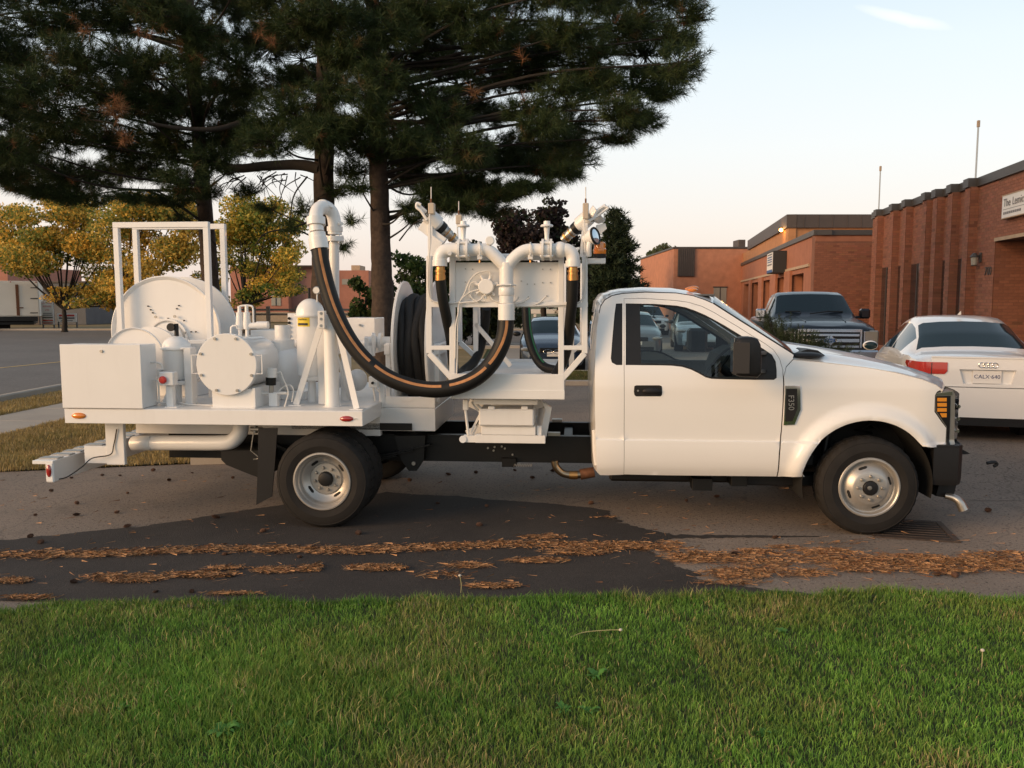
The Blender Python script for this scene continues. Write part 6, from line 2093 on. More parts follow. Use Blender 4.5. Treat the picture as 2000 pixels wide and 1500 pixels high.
for i in range(9):
    a0 = ts0 - .09 - i * .10
    ob('small_print', MB().prismz([tuple(w2(a0, .124)), tuple(w2(a0 - .075, .124)), tuple(w2(a0 - .075, .121)), tuple(w2(a0, .121))], zs0 + hgt * .15, zs0 + hgt * .26), SIGNI, SG, 0)
# wall lantern and house number
tl = t_of(1908, .05)
zl = zat(1908, 507, .05)
LN = empty('wall_lantern', (w2(tl, .0).x, w2(tl, .0).y, zl), math.atan2(BN.y, BN.x), label='small dark wall lantern on the brick wall left of the entrance', cat='lantern')
ob('back_plate', MB().box(.012, .04, -.06, .06, -.06, .16, .004), COPING, LN)
ob('arm', MB().box(.04, .12, -.015, .015, .08, .11, .003), COPING, LN)
ob('hood', MB().lathe([(.0, .16), (.04, .15), (.11, .06), (.10, .05), (0, .05)], (.15, 0, 0), (0, 0, 1), 8), COPING, LN, 20)
ob('glass', MB().lathe([(.08, .05), (.065, -.12), (0, -.12)], (.15, 0, 0), (0, 0, 1), 8), WINLT, LN, 20)
ob('foot', MB().lathe([(.075, -.12), (.07, -.14), (0, -.14)], (.15, 0, 0), (0, 0, 1), 8), COPING, LN, 20)
tn = t_of(1926, .02)
pn = w2(tn, .016)
hn = empty('house_number', (pn.x, pn.y, zat(1926, 530, .02)), math.atan2(-BD.y, -BD.x), label='dark metal house number on the brick beside the entrance', cat='house number')
lettering('numeral', '700', .27, (0, 0, 0), (1, 0, 0), (0, 0, 1), COPING, hn, 'CENTER', .006)
# aerial masts on the roof
for px, py, lab in ((1893, 236, 'tall thin aerial mast on the office roof, the nearer one'), (1709, 325, 'thin aerial mast on the office roof at its far corner')):
    e_ = .0 if px > 1800 else e - .1
    p = w2(t_of(px, e_ - .2), e_ - .2)
    ztop = at(px, py, p.y).z
    AM = empty('aerial_mast', (p.x, p.y, HB - .45), 0, label=lab, cat='aerial')
    ob('pole', MB().cyl((0, 0, 0), (0, 0, ztop - HB + .45), .022, n=8), ZINC, AM)
    ob('head', MB().box(-.03, .03, -.03, .03, ztop - HB + .30, ztop - HB + .46, .008), STONE, AM)

# garage building ------------------------------------------------------
GB = empty('brick_garage', (0, 0, 0), label='red brick unit with narrow recessed windows and a taller brown topped hall behind', cat='building')
GA = Vector((10.45, 29.2))
GA = Vector((at(1593, 449, 29.2).x, 29.2))
HG = at(1593, 449, 29.2).z
def h2(t, e=0.0):
    return GA + BD * t + BN * e
def tg(px, e=0.0):
    k = (px - 1000) / F * .995
    a = GA + BN * e
    return (k * a.y - a.x) / (BD.x - k * BD.y)
SX = Vector((1, 0))
# camera-facing end wall, bricks built
ob('end_wall', wallbox(MB(), h2(0), h2(0) + SX * 9, Vector((0, -1)), .3, 0, HG - .18), MORTAR, GB, 0)
gf = [((h2(0).x, h2(0).y), (1, 0), (0, -1), 9.0, 0, HG - .4)]
# soldier course
tgl = tg(1452)
wins = [(1568, 1545), (1535, 1517), (1507, 1490), (1484, 1468), (1465, 1452)]
cuts = []
wt = at(1568, 533, h2(tg(1568)).y).z
band_z = at(1582, 517, h2(tg(1582)).y).z
prevt = 0.1
lowm = []
for a, b in wins:
    ta, tb2 = tg(a), tg(b)
    lowm.append((prevt, ta))
    cuts.append((ta, tb2))
    prevt = tb2
lowm.append((prevt, tgl + 2))
for a, b in lowm:
    ob('wall', wallbox(MB(), h2(a), h2(b), BN, .5, 0, wt), GARW, GB, 0)
for a, b in cuts:
    wd = ob('window', wallbox(MB(), h2(a, -.40), h2(b, -.40), BN, .05, .3, wt), WINDK, GB, 0)
    ob('frame', wallbox(MB(), h2((a + b) / 2 - .04, -.37), h2((a + b) / 2 + .04, -.37), BN, .028, .3, wt), FASCIA, wd, 0)
    ob('spandrel', wallbox(MB(), h2(a + .001, -.02), h2(b - .001, -.02), BN, .3, 0, .298), GARW, GB, 0)
ob('upper_wall', wallbox(MB(), h2(.1, .0), h2(tgl + 2, .0), BN, .5, wt + .002, HG - .18), GARW, GB, 0)
ob('stone_band', wallbox(MB(), h2(.9, .06), h2(tgl + 2, .06), BN, .058, band_z - .05, band_z + .05), STONE, GB, 0)
for a, b in lowm[1:-1]:
    ob('pilaster', wallbox(MB(), h2(a - .1, .10), h2(b + .1, .10), BN, .098, 0, band_z - .052), GARW, GB, 0)
ob('coping', wallbox(MB(), h2(-.06, .07), h2(tgl + 2, .07), BN, .6, HG - .178, HG), COPING, GB, 0)
ob('coping', MB().prismz([(h2(0).x - .02, h2(0).y - .07), (h2(0).x + 9, h2(0).y - .07), (h2(0).x + 9, h2(0).y + .4), (h2(0).x + .55, h2(0).y + .4)], HG - .176, HG - .002), COPING, GB, 0)
ob('soldier_course', MB().prismz([(h2(0).x, h2(0).y - .012), (h2(0).x + 9, h2(0).y - .012), (h2(0).x + 9, h2(0).y - .001), (h2(0).x, h2(0).y - .001)], HG - .39, HG - .19), GARW, GB, 0)
brick_field('brickwork', GB, gf, 120)
ob('roof_deck', MB().prismz([tuple(h2(.3, -.45)), tuple(h2(tgl, -.45)), (h2(tgl).x + 9, h2(tgl).y), (h2(0).x + 9, h2(0).y + .3)], HG - .5, HG - .4), COPING, GB, 0)
# hanging sign
gs = empty('shop_sign', (0, 0, 0), label='black edged white and blue projecting sign on the brick garage wall', cat='sign')
tsg = tg(1507, .8)
ps = h2(tg(1500, .5), .0)
zz1, zz0 = at(1505, 494, ps.y).z, at(1505, 535, ps.y).z
# box sign lies flat on the wall, 0.5 m deep
sa0, sa1 = tg(1508, .55), tg(1496, .55)
ob('case', wallbox(MB(), h2(sa0, .55), h2(sa1, .55), BN, .54, zz0, zz1), INK, gs, 0)
fc = ob('face', wallbox(MB(), h2(sa0 + .12, .565), h2(sa1 - .1, .565), BN, .012, zz0 + .05, zz1 - .05), SIGNW, gs, 0)
hh = zz1 - zz0
for i, (f0, f1, mt) in enumerate(((.03, .16, BLUE), (.36, .43, SIGNI), (.50, .55, BLUE), (.60, .66, BLUE), (.71, .77, BLUE), (.83, .90, SIGNI))):
    ins = .14 if i == 0 else .3
    ob('printed_line', wallbox(MB(), h2(sa0 + ins, .570), h2(sa1 - ins, .570), BN, .004, zz0 + hh * f0, zz0 + hh * f1), mt, fc, 0)

# taller hall with brown fascia
HA = empty('brick_hall', (0, 0, 0), label='tall tan brick hall with a deep dark brown fascia behind the garage', cat='building')
TANB = mk('tan_brick', (0.40, 0.19, 0.085), 0.85, var=0.14, vscale=3, bump=0.2, bscale=25)
th = tg(1536, -.05)
c0 = h2(th, -.05)
zf1, zf0 = at(1536, 419, c0.y).z, at(1536, 445, c0.y).z
ob('wall', wallbox(MB(), h2(th, -.05), h2(tg(1457) + 4, -.05), BN, .3, HG - .6, zf0), TANB, HA, 0)
ob('end_wall', wallbox(MB(), (c0.x, c0.y), (c0.x + 12, c0.y), (0, -1), .3, HG - .6, zf0), TANB, HA, 0)
ob('fascia', wallbox(MB(), h2(th - .08, .05), h2(tg(1457, .05), .05), BN, .4, zf0, zf1), FASCIA, HA, 0)
ob('fascia', wallbox(MB(), (c0.x + .30, c0.y - .12), (c0.x + 12, c0.y - .12), (0, -1), .4, zf0, zf1 - .002), FASCIA, HA, 0)
for i in range(18):
    x = c0.x + .6 + i * .6
    ob('fascia_rib', MB().box(x - .012, x + .012, c0.y - .135, c0.y - .121, zf0 + .01, zf1 - .01, .001), FASCIA, HA, 0)
ob('roof_cap', MB().prismz([(c0.x + .1, c0.y), (c0.x + 12, c0.y), (c0.x + 12, c0.y + 16), tuple(h2(tg(1457), -.4))], zf1 - .3, zf1 - .25), FASCIA, HA, 0)
# skylight/hatch on the lower roof
hp_ = at(1665, 446, 34)
ob('roof_hatch', MB().add([V(hp_.x, hp_.y, HG - .42), V(hp_.x + 2.4, hp_.y, HG - .42), V(hp_.x + 2.4, hp_.y + 2, HG - .42), V(hp_.x, hp_.y + 2, HG - .42), V(hp_.x + .8, hp_.y, HG + .34), V(hp_.x + 2.4, hp_.y, HG + .40), V(hp_.x + 2.4, hp_.y + 2, HG + .4), V(hp_.x + .8, hp_.y + 2, HG + .34)],
                              [(0, 1, 5, 4), (1, 2, 6, 5), (2, 3, 7, 6), (3, 0, 4, 7), (4, 5, 6, 7)]), TANB, HA, 0)
# lit wall lamp
lpz = at(1521, 452, h2(tg(1521)).y)
wp = h2(tg(1521, .1), .0)
LMP = empty('wall_lamp', (wp.x, wp.y, lpz.z), math.atan2(BN.y, BN.x), label='lit orange lamp on the tan brick wall under the fascia', cat='lamp')
ob('lamp_case', MB().box(-.04, .10, -.10, .10, .07, .14, .01), COPING, LMP)
ob('lamp_globe', MB().ell((.09, 0, 0), .08, .10, .07, 14, 10), mk_emit('lit_sodium_lamp', (1.0, .45, .10), 22.0), LMP)
ld = bpy.data.lights.new('lamp_light', 'POINT')
ld.energy = 14
ld.color = (1.0, .5, .15)
ld.shadow_soft_size = .1
lo = bpy.data.objects.new('lamp_light', ld)
lo.location = (.35, 0, 0)
COL.objects.link(lo)
lo.parent = LMP

# far building facing the camera
FB = empty('far_brick_building', (0, 0, 0), label='flat roofed orange brick building at the end of the lot, with a brown louvre panel', cat='building')
YF = 54.0
xa, xb = at(1316, 500, YF).x, at(1460, 500, YF).x
zt = at(1400, 482, YF).z
ob('wall', MB().box(xa, xb + 4, YF, YF + 14, 0, zt - .12, .01), BRICKWALL, FB, 0)
ob('coping', MB().box(xa - .06, xb + 4, YF - .06, YF + 14.05, zt - .118, zt, .01), COPING, FB, 0)
la, lb = at(1323, 540, YF), at(1357, 486, YF)
lv = ob('louvre_panel', MB().box(la.x, lb.x, YF - .10, YF - .003, la.z, lb.z, .01), FASCIA, FB, 0)
for i in range(9):
    x = la.x + .06 + i * (lb.x - la.x - .12) / 8
    ob('louvre_rib', MB().box(x - .025, x + .025, YF - .14, YF - .101, la.z + .02, lb.z - .02, .005), FASCIA, lv, 0)
wa, wb = at(1393, 600, YF), at(1419, 562, YF)
wd = ob('window', MB().box(wa.x, wb.x, YF - .03, YF - .003, wa.z, wb.z, .005), WINLT, FB, 0)
ob('frame', MB().box(wa.x - .06, wb.x + .06, YF - .05, YF - .031, wb.z, wb.z + .08, .005), FASCIA, wd, 0)
ob('frame', MB().box((wa.x + wb.x) / 2 - .03, (wa.x + wb.x) / 2 + .03, YF - .05, YF - .031, wa.z, wb.z, .005), FASCIA, wd, 0)
ob('roof_unit', MB().box(at(1442, 475, YF + 4).x, at(1456, 475, YF + 4).x, YF + 4, YF + 5.4, zt - .2, at(1442, 468, YF + 4).z, .02), FASCIA, FB, 0)

# brick building behind the yellow trees, left
LB = empty('far_terracotta_building', (0, 0, 0), label='two step terracotta brick building behind the yellow trees, centre left', cat='building')
TERR = mk('terracotta_brick', (0.40, 0.17, 0.115), 0.85, var=0.12, vscale=2, bump=0.15, bscale=20)
PURP = mk('purplish_brown_brick', (0.30, 0.15, 0.12), 0.85, var=0.12, vscale=2)  # darker, purplish brown brick for the middle wall
YB = 78.0
def fbox(name, px0, py0, px1, py1, Y, dep, mat, par, zb=None):
    a, b = at(px0, py1, Y), at(px1, py0, Y)
    return ob(name, MB().box(a.x, b.x, Y, Y + dep, a.z if zb is None else zb, b.z, .02), mat, par, 0)
fbox('wall', 452, 520, 562, 620, YB, 14, TERR, LB, 0)
fbox('wall', 562, 521, 612, 560, YB + 1, 10, PURP, LB, 0)
fbox('wall', 612, 528, 720, 620, YB + 2, 12, TERR, LB, 0)
fbox('coping', 451, 518, 613, 520.5, YB - .1, 1, FASCIA, LB)
for px0, px1 in ((472, 489), (530, 548), (668, 694)):
    w_ = fbox('window', px0, 574 if px0 < 600 else 545, px1, 597 if px0 < 600 else 556, YB - .06 if px0 < 600 else YB + 1.94, .05, WINLT, LB)
    fbox('frame', (px0 + px1) / 2 - .7, 574 if px0 < 600 else 545, (px0 + px1) / 2 + .7, 597 if px0 < 600 else 556, YB - .09 if px0 < 600 else YB + 1.91, .025, WINDK, w_)
fbox('roof_unit', 686, 518, 703, 528, YB + 5, 3, STONE, LB)
ob('plinth', MB().box(at(452, 600, YB).x, at(720, 600, YB).x, YB - .08, YB - .005, 0, .9, .01), STONE, LB, 0)

# workshop and box truck far left
WS = empty('grey_workshop', (0, 0, 0), label='dark grey workshop behind the sign and the yellow trees, far left', cat='building')
GREYW = mk('grey_siding', (0.10, 0.105, 0.115), 0.7, var=0.12, vscale=1.5)
fbox('wall', -260, 552, 165, 640, 68, 12, GREYW, WS, 0)
fbox('upper_storey', -300, 518, 14, 552, 70, 12, TERR, WS)
fbox('roof_edge', -260, 549, 166, 552.5, 67.9, .6, FASCIA, WS)
fbox('window', 110, 583, 120, 597, 67.95, .04, mk('teal_glass', (.12, .2, .22), .1), WS)
fbox('door', 60, 575, 74, 640, 67.95, .04, FASCIA, WS, 0)
# long low brick building continuing behind the trees
LW = empty('low_brown_building', (0, 0, 0), label='low dark brown building in shade under the yellow trees', cat='building')
fbox('wall', 165, 560, 330, 640, 84, 10, mk('dark_brown_wall', (.09, .06, .05), .8, var=.1), LW, 0)  # wall colour itself is dark brown
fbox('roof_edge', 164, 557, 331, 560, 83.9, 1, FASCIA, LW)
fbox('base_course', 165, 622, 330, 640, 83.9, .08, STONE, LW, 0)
# ------------------------------------------------------------------ parked cars
def lerp_tab(tab, s):
    return float(np.interp(s, [t[0] for t in tab], [t[1] for t in tab]))
class Car:
    """Body lofted from cross sections; x forward, y left, z up, origin on the ground under the middle."""
    def __init__(c, name, label, loc, heading, L, W, paint, zs, zt, w, wt, stations, win_side, ws, rw, arches, cat='car', zb=.20, tyre_r=.32, scale=1.0, group=None):
        c.L, c.W, c.zs, c.zt, c.w, c.wt, c.zb, c.arch, c.tr = L, W, zs, zt, w, wt, zb, arches, tyre_r
        c.root = empty(name, loc, heading, label=label, cat=cat, group=group)
        c.root.scale = (scale, scale, scale)
        c.paint = paint
        S = sorted(set(stations))
        rows = [c.section(s) for s in S]
        n = len(rows[0])
        body, glass = MB(), {}
        sides = [4, 5, 6, 7]
        def in_rng(a, b, rngs):
            return any(a >= r[0] - 1e-6 and b <= r[1] + 1e-6 for r in rngs)
        for i in range(len(S) - 1):
            for k in range(n - 1):
                q = (rows[i][k], rows[i][k + 1], rows[i + 1][k + 1], rows[i + 1][k])
                key = None
                if k in (5, 6) and in_rng(S[i], S[i + 1], win_side):
                    key = ('side', [j for j, r in enumerate(win_side) if S[i] >= r[0] - 1e-6 and S[i + 1] <= r[1] + 1e-6][0])
                elif k >= 8 and S[i] >= ws[0] - 1e-6 and S[i + 1] <= ws[1] + 1e-6:
                    key = ('ws', 0)
                elif rw and k >= 8 and S[i] >= rw[0] - 1e-6 and S[i + 1] <= rw[1] + 1e-6:
                    key = ('rw', 0)
                for sg in (1, -1):
                    qq = [V(p.x, p.y * sg, p.z) for p in q]
                    if key:
                        kk = key + ((sg,) if key[0] == 'side' else ())
                        glass.setdefault(kk, MB()).add(qq, [(0, 1, 2, 3)])
                    else:
                        body.add(qq, [(0, 1, 2, 3)])
        for r_ in (rows[0], rows[-1]):
            full = [V(p.x, p.y, p.z) for p in r_] + [V(p.x, -p.y, p.z) for p in r_[::-1][1:]]
            body.add(full, [tuple(range(len(full)))])
        c.body = ob('body', body, paint, c.root, 38)
        for kk, mb in glass.items():
            ob({'side': 'side_window', 'ws': 'windscreen', 'rw': 'rear_window'}[kk[0]], mb, CARGLASS, c.root, 60)
        # dark floor pan and wheels
        ob('underbody', MB().box(-L * .44, L * .44, -W * .40, W * .40, zb - .04, zb + .25, .03), DARK, c.root)
        for s in arches:
            for sg in (1, -1):
                x = (s - .5) * L
                y = sg * (W / 2 - .03)
                tw = .21
                wh = ob('wheel', MB().lathe([(tyre_r * .64, 0), (tyre_r * .72, -.012), (tyre_r * .92, -.008), (tyre_r, .03), (tyre_r, tw - .03), (tyre_r * .9, tw)], (x, y, tyre_r), (0, -sg, 0), 28), RUBBER, c.root)
                ob('rim', MB().lathe([(0, .02), (tyre_r * .2, .012), (tyre_r * .55, .03), (tyre_r * .64, .004), (tyre_r * .66, .03)], (x, y, tyre_r), (0, -sg, 0), 24), STEEL, wh)
                ob('wheel_well', MB().lathe([(tyre_r * 1.16, .01), (tyre_r * 1.16, .3), (0, .3)], (x, y, tyre_r), (0, -sg, 0), 24), DARK, wh)
    def section(c, s):
        x = (s - .5) * c.L
        w, zs, zt, wt = lerp_tab(c.w, s), lerp_tab(c.zs, s), lerp_tab(c.zt, s), lerp_tab(c.wt, s)
        zb = c.zb
        for a in c.arch:
            dx = abs((s - a) * c.L)
            rr = c.tr * 1.16
            if dx < rr:
                zb = max(zb, c.tr + math.sqrt(rr * rr - dx * dx))
        zb = min(zb, zs - .16)
        zm = max(zb + .03, .5 * (c.zb + zs) + .02)
        pts = [V(x, w * (.93 if zb < c.zb + .05 else .985), zb), V(x, w * .985, max(zb + .012, min(zb + .10, zm - .01))), V(x, w, zm), V(x, w * .985, max(zm + .01, zs - .07)), V(x, w * .955, zs)]
        z_e = max(zs + .004, zt - .045)
        for f in (.10, .5, .90):
            pts.append(V(x, w * .955 + (wt - w * .955) * f ** 1.15, zs + (z_e - zs) * f))
        pts += [V(x, wt, z_e), V(x, wt * .90, max(z_e + .001, zt - .012)), V(x, wt * .5, max(z_e + .002, zt + .008)), V(x, 0, max(z_e + .003, zt + .015))]
        return pts
    def side_y(c, s, z):
        p = c.section(s)
        zz = [q.z for q in p[:9]]
        return float(np.interp(z, zz, [q.y for q in p[:9]]))
    def side_patch(c, name, s0, s1, za, zb, mat, sg, off=.006, n=6, parent=None):
        rows = []
        for i in range(n + 1):
            s = s0 + (s1 - s0) * i / n
            rows.append([V((s - .5) * c.L, sg * (c.side_y(s, z) + off), z) for z in (za[0] + (za[1] - za[0]) * i / n, .5 * (za[0] + zb[0]) * (1 - i / n) + .5 * (za[1] + zb[1]) * i / n, zb[0] + (zb[1] - zb[0]) * i / n)])
        return ob(name, MB().grid(rows), mat, parent or c.root, 60)

def sedan_tabs(H):
    k = H / 1.43
    return dict(zs=[(0, .80 * k), (.03, .93 * k), (.1, .97 * k), (.3, .96 * k), (.5, .94 * k), (.72, .90 * k), (.85, .80 * k), (.95, .68 * k), (1, .52 * k)],
                zt=[(0, .82 * k), (.025, .955 * k), (.06, .985 * k), (.15, 1.02 * k), (.175, 1.06 * k), (.25, 1.22 * k), (.33, 1.355 * k), (.40, 1.415 * k), (.48, 1.43 * k), (.56, 1.40 * k), (.62, 1.335 * k), (.70, 1.16 * k), (.765, 1.00 * k), (.78, .965 * k), (.88, .86 * k), (.95, .75 * k), (1, .55 * k)],
                w=[(0, .70), (.02, .775), (.06, .835), (.15, .87), (.5, .885), (.82, .87), (.93, .81), (.98, .70), (1, .60)],
                wt=[(0, .60), (.06, .70), (.15, .70), (.25, .60), (.33, .56), (.45, .555), (.56, .56), (.65, .60), (.765, .70), (.85, .70), (.95, .66), (1, .50)])
ST_SEDAN = [0, .012, .025, .04, .06, .09, .12, .15, .175, .2, .22, .24, .25, .27, .29, .31, .33, .36, .40, .44, .445, .455, .48, .52, .56, .59, .62, .64, .66, .68, .70, .73, .745, .765, .78, .8, .82, .84, .86, .88, .90, .92, .94, .955, .97, .985, .995, 1, .1, .11, .13, .14, .155, .165, .185, .19, .21]
def sedan(name, label, loc, heading, paint, H=1.43, L=4.55, W=1.77, scale=1.0, group=None, plate_front=True):
    t = sedan_tabs(H)
    for k in ('w', 'wt'):
        t[k] = [(a, b * W / 1.77) for a, b in t[k]]
    return Car(name, label, loc, heading, L, W, paint, t['zs'], t['zt'], t['w'], t['wt'], ST_SEDAN, [(.25, .29), (.29, .44), (.455, .66)], (.62, .765), (.175, .33), (.19, .81), scale=scale, group=group)

# --- white sedan, seen from behind
WPAINT = mk('white_car_paint', (.78, .77, .75), .28, 0, .8)
pc = at(1927, 733, 9.9)
hd = R(72.5)
hv = V(math.cos(hd), math.sin(hd), 0)
loc = V(pc.x, pc.y, .165) + hv * 2.29
SD = sedan('white_sedan', 'white saloon car seen from behind, parked beside the brick office', loc, hd, WPAINT, 1.47, 4.58, 1.72)
c = SD
xr_ = -c.L / 2
root = c.root
def rear_plate_box(name, y0, y1, z0, z1, x, mat, par=None, ch=.004, dep=.012):
    return ob(name, MB().box(xr_ + x - dep, xr_ + x, y0, y1, z0, z1, ch), mat, par or root, 40)
# boot lid panel, bumper and plate recess on the tail
def tail_pt(y, z):
    # tail surface: bowed in plan, leaning in towards the top
    return V(xr_ + float(np.interp(abs(y), [0, .4, .58, .68, .745, .80], [-.055, -.045, -.030, -.016, .065, .235])) + .05 * max(0, z - .86) + .06 * max(0, .55 - z), y, z)
def tail_panel(name, y0, y1, z0, z1, mat, off=0.0, ny=14, nz=6, par=None, shape=None):
    rows = []
    for j in range(nz + 1):
        z = z0 + (z1 - z0) * j / nz
        a, b = (y0, y1) if shape is None else shape(j / nz)
        rows.append([tail_pt(a + (b - a) * i / ny, z) + V(-off, 0, 0) for i in range(ny + 1)])
    front = rows
    mb = MB().grid(front)
    back = [[p + V(.06, 0, 0) for p in r] for r in rows]
    mb.grid([front[0], back[0]])
    mb.grid([front[-1], back[-1]])
    mb.grid([[r[0] for r in front], [r[0] for r in back]])
    mb.grid([[r[-1] for r in front], [r[-1] for r in back]])
    return ob(name, mb, mat, par or root, 40)
tail_panel('boot_lid', -.60, .60, .87, 1.005, WPAINT)
tail_panel('boot_lid_lower', -.60, .60, .665, .70, WPAINT)
tail_panel('boot_lid_side', .30, .60, .70, .87, WPAINT, shape=lambda t: (.25 + .05 * t, .60))
tail_panel('boot_lid_side', -.60, -.30, .70, .87, WPAINT, shape=lambda t: (-.60, -.25 - .05 * t))
tail_panel('boot_lip', -.60, .60, 1.005, 1.02, WPAINT, .012)
tail_panel('bumper_cover', -.78, .78, .30, .655, WPAINT, .02)
tail_panel('lower_valance', -.70, .70, .20, .298, PLAST, .005)
rec = tail_panel('plate_recess', -.30, .30, .70, .87, WPAINT, -.045, shape=lambda t: (-.25 - .05 * t, .25 + .05 * t))
pl_ = ob('number_plate', MB().box(xr_ - .028, xr_ - .016, -.1524, .1524, .708, .860, .002), SIGNW, root)
lettering('plate_lettering', 'CALX·640', .064, V(xr_ - .0295, 0, .785), (0, -1, 0), (0, 0, 1), mk('plate_blue_ink', (.05, .06, .16), .5), pl_, 'CENTER', .001)
for k in range(4):
    y = (1.5 - k) * .047
    ob('badge_ring', MB().tube([V(xr_ - .060, y + .030 * math.cos(a), .925 + .030 * math.sin(a)) for a in [2 * math.pi * i / 24 for i in range(24)]], .004, 6, closed=True), CHROME, root)
lettering('model_badge', '2.0T', .045, V(xr_ - .048, -.46, .735), (.12, -1, 0), (0, 0, 1), CHROME, root, 'CENTER', .002)
for sg in (1, -1):
    rows = []
    for j in range(5):
        t = j / 4
        z = .81 + .14 * t
        y_in = .42 + .04 * (1 - t) if False else .43 - .03 * math.sin(t * 3.1) * 0
        a, b = (.43 + .035 * (1 - t) * 0 + (.03 if t < .2 else 0), .79)
        rows.append([tail_pt(sg * (a + (b - a) * i / 16), z) + V(-.012, 0, 0) for i in range(17)])
    mb = MB().grid(rows)
    tl_ = ob('tail_light', mb, mk('tail_light_red_%d' % sg, (.45, .03, .02), .12, 0, .9), root, 60)
    c.side_patch('tail_light_wrap', .045, .10, (.81, .90), (.95, .94), MATS['tail_light_red_%d' % sg], sg, .008)
    ob('lens_seam', MB().box(xr_ - .046, xr_ - .030, sg * .60 - .003, sg * .60 + .003, .80, .945, .001), INK, tl_)
ob('shark_fin', MB().add([V(-.62, 0, 1.50), V(-.50, -.02, 1.488), V(-.50, .02, 1.488), V(-.66, 0, 1.495), V(-.64, 0, 1.55)], [(0, 1, 4), (1, 2, 4), (2, 3, 4), (3, 0, 4)]), WPAINT, root, 0)
ob('door_mirror', MB().ell((.62, 1.0, 1.0), .09, .11, .075, 16, 10), WPAINT, root)
ob('mirror_glass', MB().ell((.545, 1.0, 1.0), .02, .095, .06, 16, 10), CARGLASS, root)
ob('door_mirror', MB().ell((.62, -1.0, 1.0), .09, .11, .075, 16, 10), WPAINT, root)
ob('exhaust_tip', MB().cyl((xr_ + .0, .5, .28), (xr_ + .12, .5, .28), .04, n=14), CHROME, root)
ob('exhaust_tip', MB().cyl((xr_ + .0, -.5, .28), (xr_ + .12, -.5, .28), .04, n=14), CHROME, root)
for sg in (1, -1):
    c.side_patch('door_seam', .4475, .4525, (.32, .32), (.93, .93), INK, sg, .003, 1)
    c.side_patch('door_seam', .268, .272, (.55, .55), (.95, .95), INK, sg, .003, 1)

# --- dark blue pickup, front
BPAINT = mk('dark_blue_metallic', (.004, .008, .016), .3, .2, .35)
pf = at(1619, 658, 17.2)
hd2 = math.atan2(-BD.y, -BD.x)
hv2 = V(math.cos(hd2), math.sin(hd2), 0)
Lp = 5.9
loc = V(pf.x, pf.y, .10) - hv2 * (Lp / 2 - .02)
zsP = [(0, 1.30), (.38, 1.30), (.42, 1.30), (.70, 1.32), (.80, 1.28), (.93, 1.22), (.985, 1.16), (1, 1.05)]
ztP = [(0, 1.36), (.36, 1.36), (.385, 1.40), (.40, 1.80), (.43, 1.93), (.50, 1.965), (.56, 1.96), (.60, 1.90), (.70, 1.50), (.72, 1.41), (.80, 1.38), (.93, 1.31), (.985, 1.22), (1, 1.10)]
wP = [(0, .93), (.02, .98), (.5, 1.005), (.9, 1.0), (.96, .97), (1, .88)]
wtP = [(0, .90), (.36, .90), (.40, .74), (.5, .72), (.60, .74), (.70, .84), (.75, .88), (.93, .86), (1, .74)]
stP = [0, .02, .05, .08, .10, .12, .14, .16, .18, .2, .22, .24, .26, .28, .30, .34, .36, .385, .40, .43, .46, .48, .49, .50, .53, .56, .59, .60, .62, .65, .68, .70, .72, .74, .76, .78, .80, .82, .84, .86, .88, .90, .92, .94, .96, .985, 1]
PK = Car('blue_pickup', 'dark blue pickup truck facing the camera with a chrome barred grille', loc, hd2, Lp, 2.01, BPAINT, zsP, ztP, wP, wtP, stP, [(.43, .48), (.49, .62)], (.60, .70), (.385, .43), (.20, .84), 'pickup truck', .42, .40)
root = PK.root
xf = Lp / 2
ob('front_clip', MB().box(xf - .12, xf + .012, -.80, .80, .72, 1.18, .04), BPAINT, root)
gr = ob('grille', MB().box(xf + .014, xf + .03, -.60, .60, .80, 1.18, .02), BLACK, root)
ob('grille_surround', MB().box(xf + .031, xf + .05, -.60, .60, 1.12, 1.185, .01), CHROME, gr)
for z, hgt_ in ((1.06, .05), (.95, .07), (.825, .05)):
    ob('grille_bar', MB().box(xf + .031, xf + .06, -.58, .58, z - hgt_ / 2, z + hgt_ / 2, .012), CHROME, gr)
for sg in (1, -1):
    ob('grille_end', MB().box(xf + .031, xf + .055, sg * .61 - .02, sg * .61 + .02, .80, 1.18, .008), CHROME, gr)
    ob('headlight', MB().box(xf - .10, xf + .02, sg * .64, sg * .96, .84, 1.16, .03), GRAYL, root)
    ob('headlight_bezel', MB().box(xf - .09, xf + .024, sg * .66, sg * .70, .86, 1.14, .01), CHROME, root)
    ob('mirror', MB().box(.88, 1.04, sg * 1.02, sg * 1.24, 1.36, 1.58, .05), CHROME if sg < 0 else BPAINT, root)
    ob('mirror_arm', MB().box(.90, 1.0, sg * .94, sg * 1.06, 1.36, 1.42, .01), PLAST, root)
ob('emblem', MB().lathe([(.0, .016), (.085, .014), (.10, .0)], (xf + .058, 0, .95), (1, 0, 0), 28), CHROME, gr).scale = (1, 1, 1)
em = ob('emblem_field', MB().ell((xf + .066, 0, .95), .012, .125, .052, 24, 10), BLUE, gr)
ob('emblem_rim', MB().tube([V(xf + .070,   .128 * math.cos(a), .95 + .055 * math.sin(a)) for a in [2 * math.pi * i / 32 for i in range(32)]], .007, 6, closed=True), CHROME, gr)
lettering('emblem_lettering', 'Ford', .075, V(xf + .080, 0, .95), (0, 1, 0), (0, 0, 1), CHROME, gr, 'CENTER', .001)
ob('front_bumper', MB().box(xf - .05, xf + .11, -.97, .97, .50, .76, .04), CHROME, root)
ob('lower_valance', MB().box(xf - .06, xf + .05, -.85, .85, .34, .50, .03), PLAST, root)
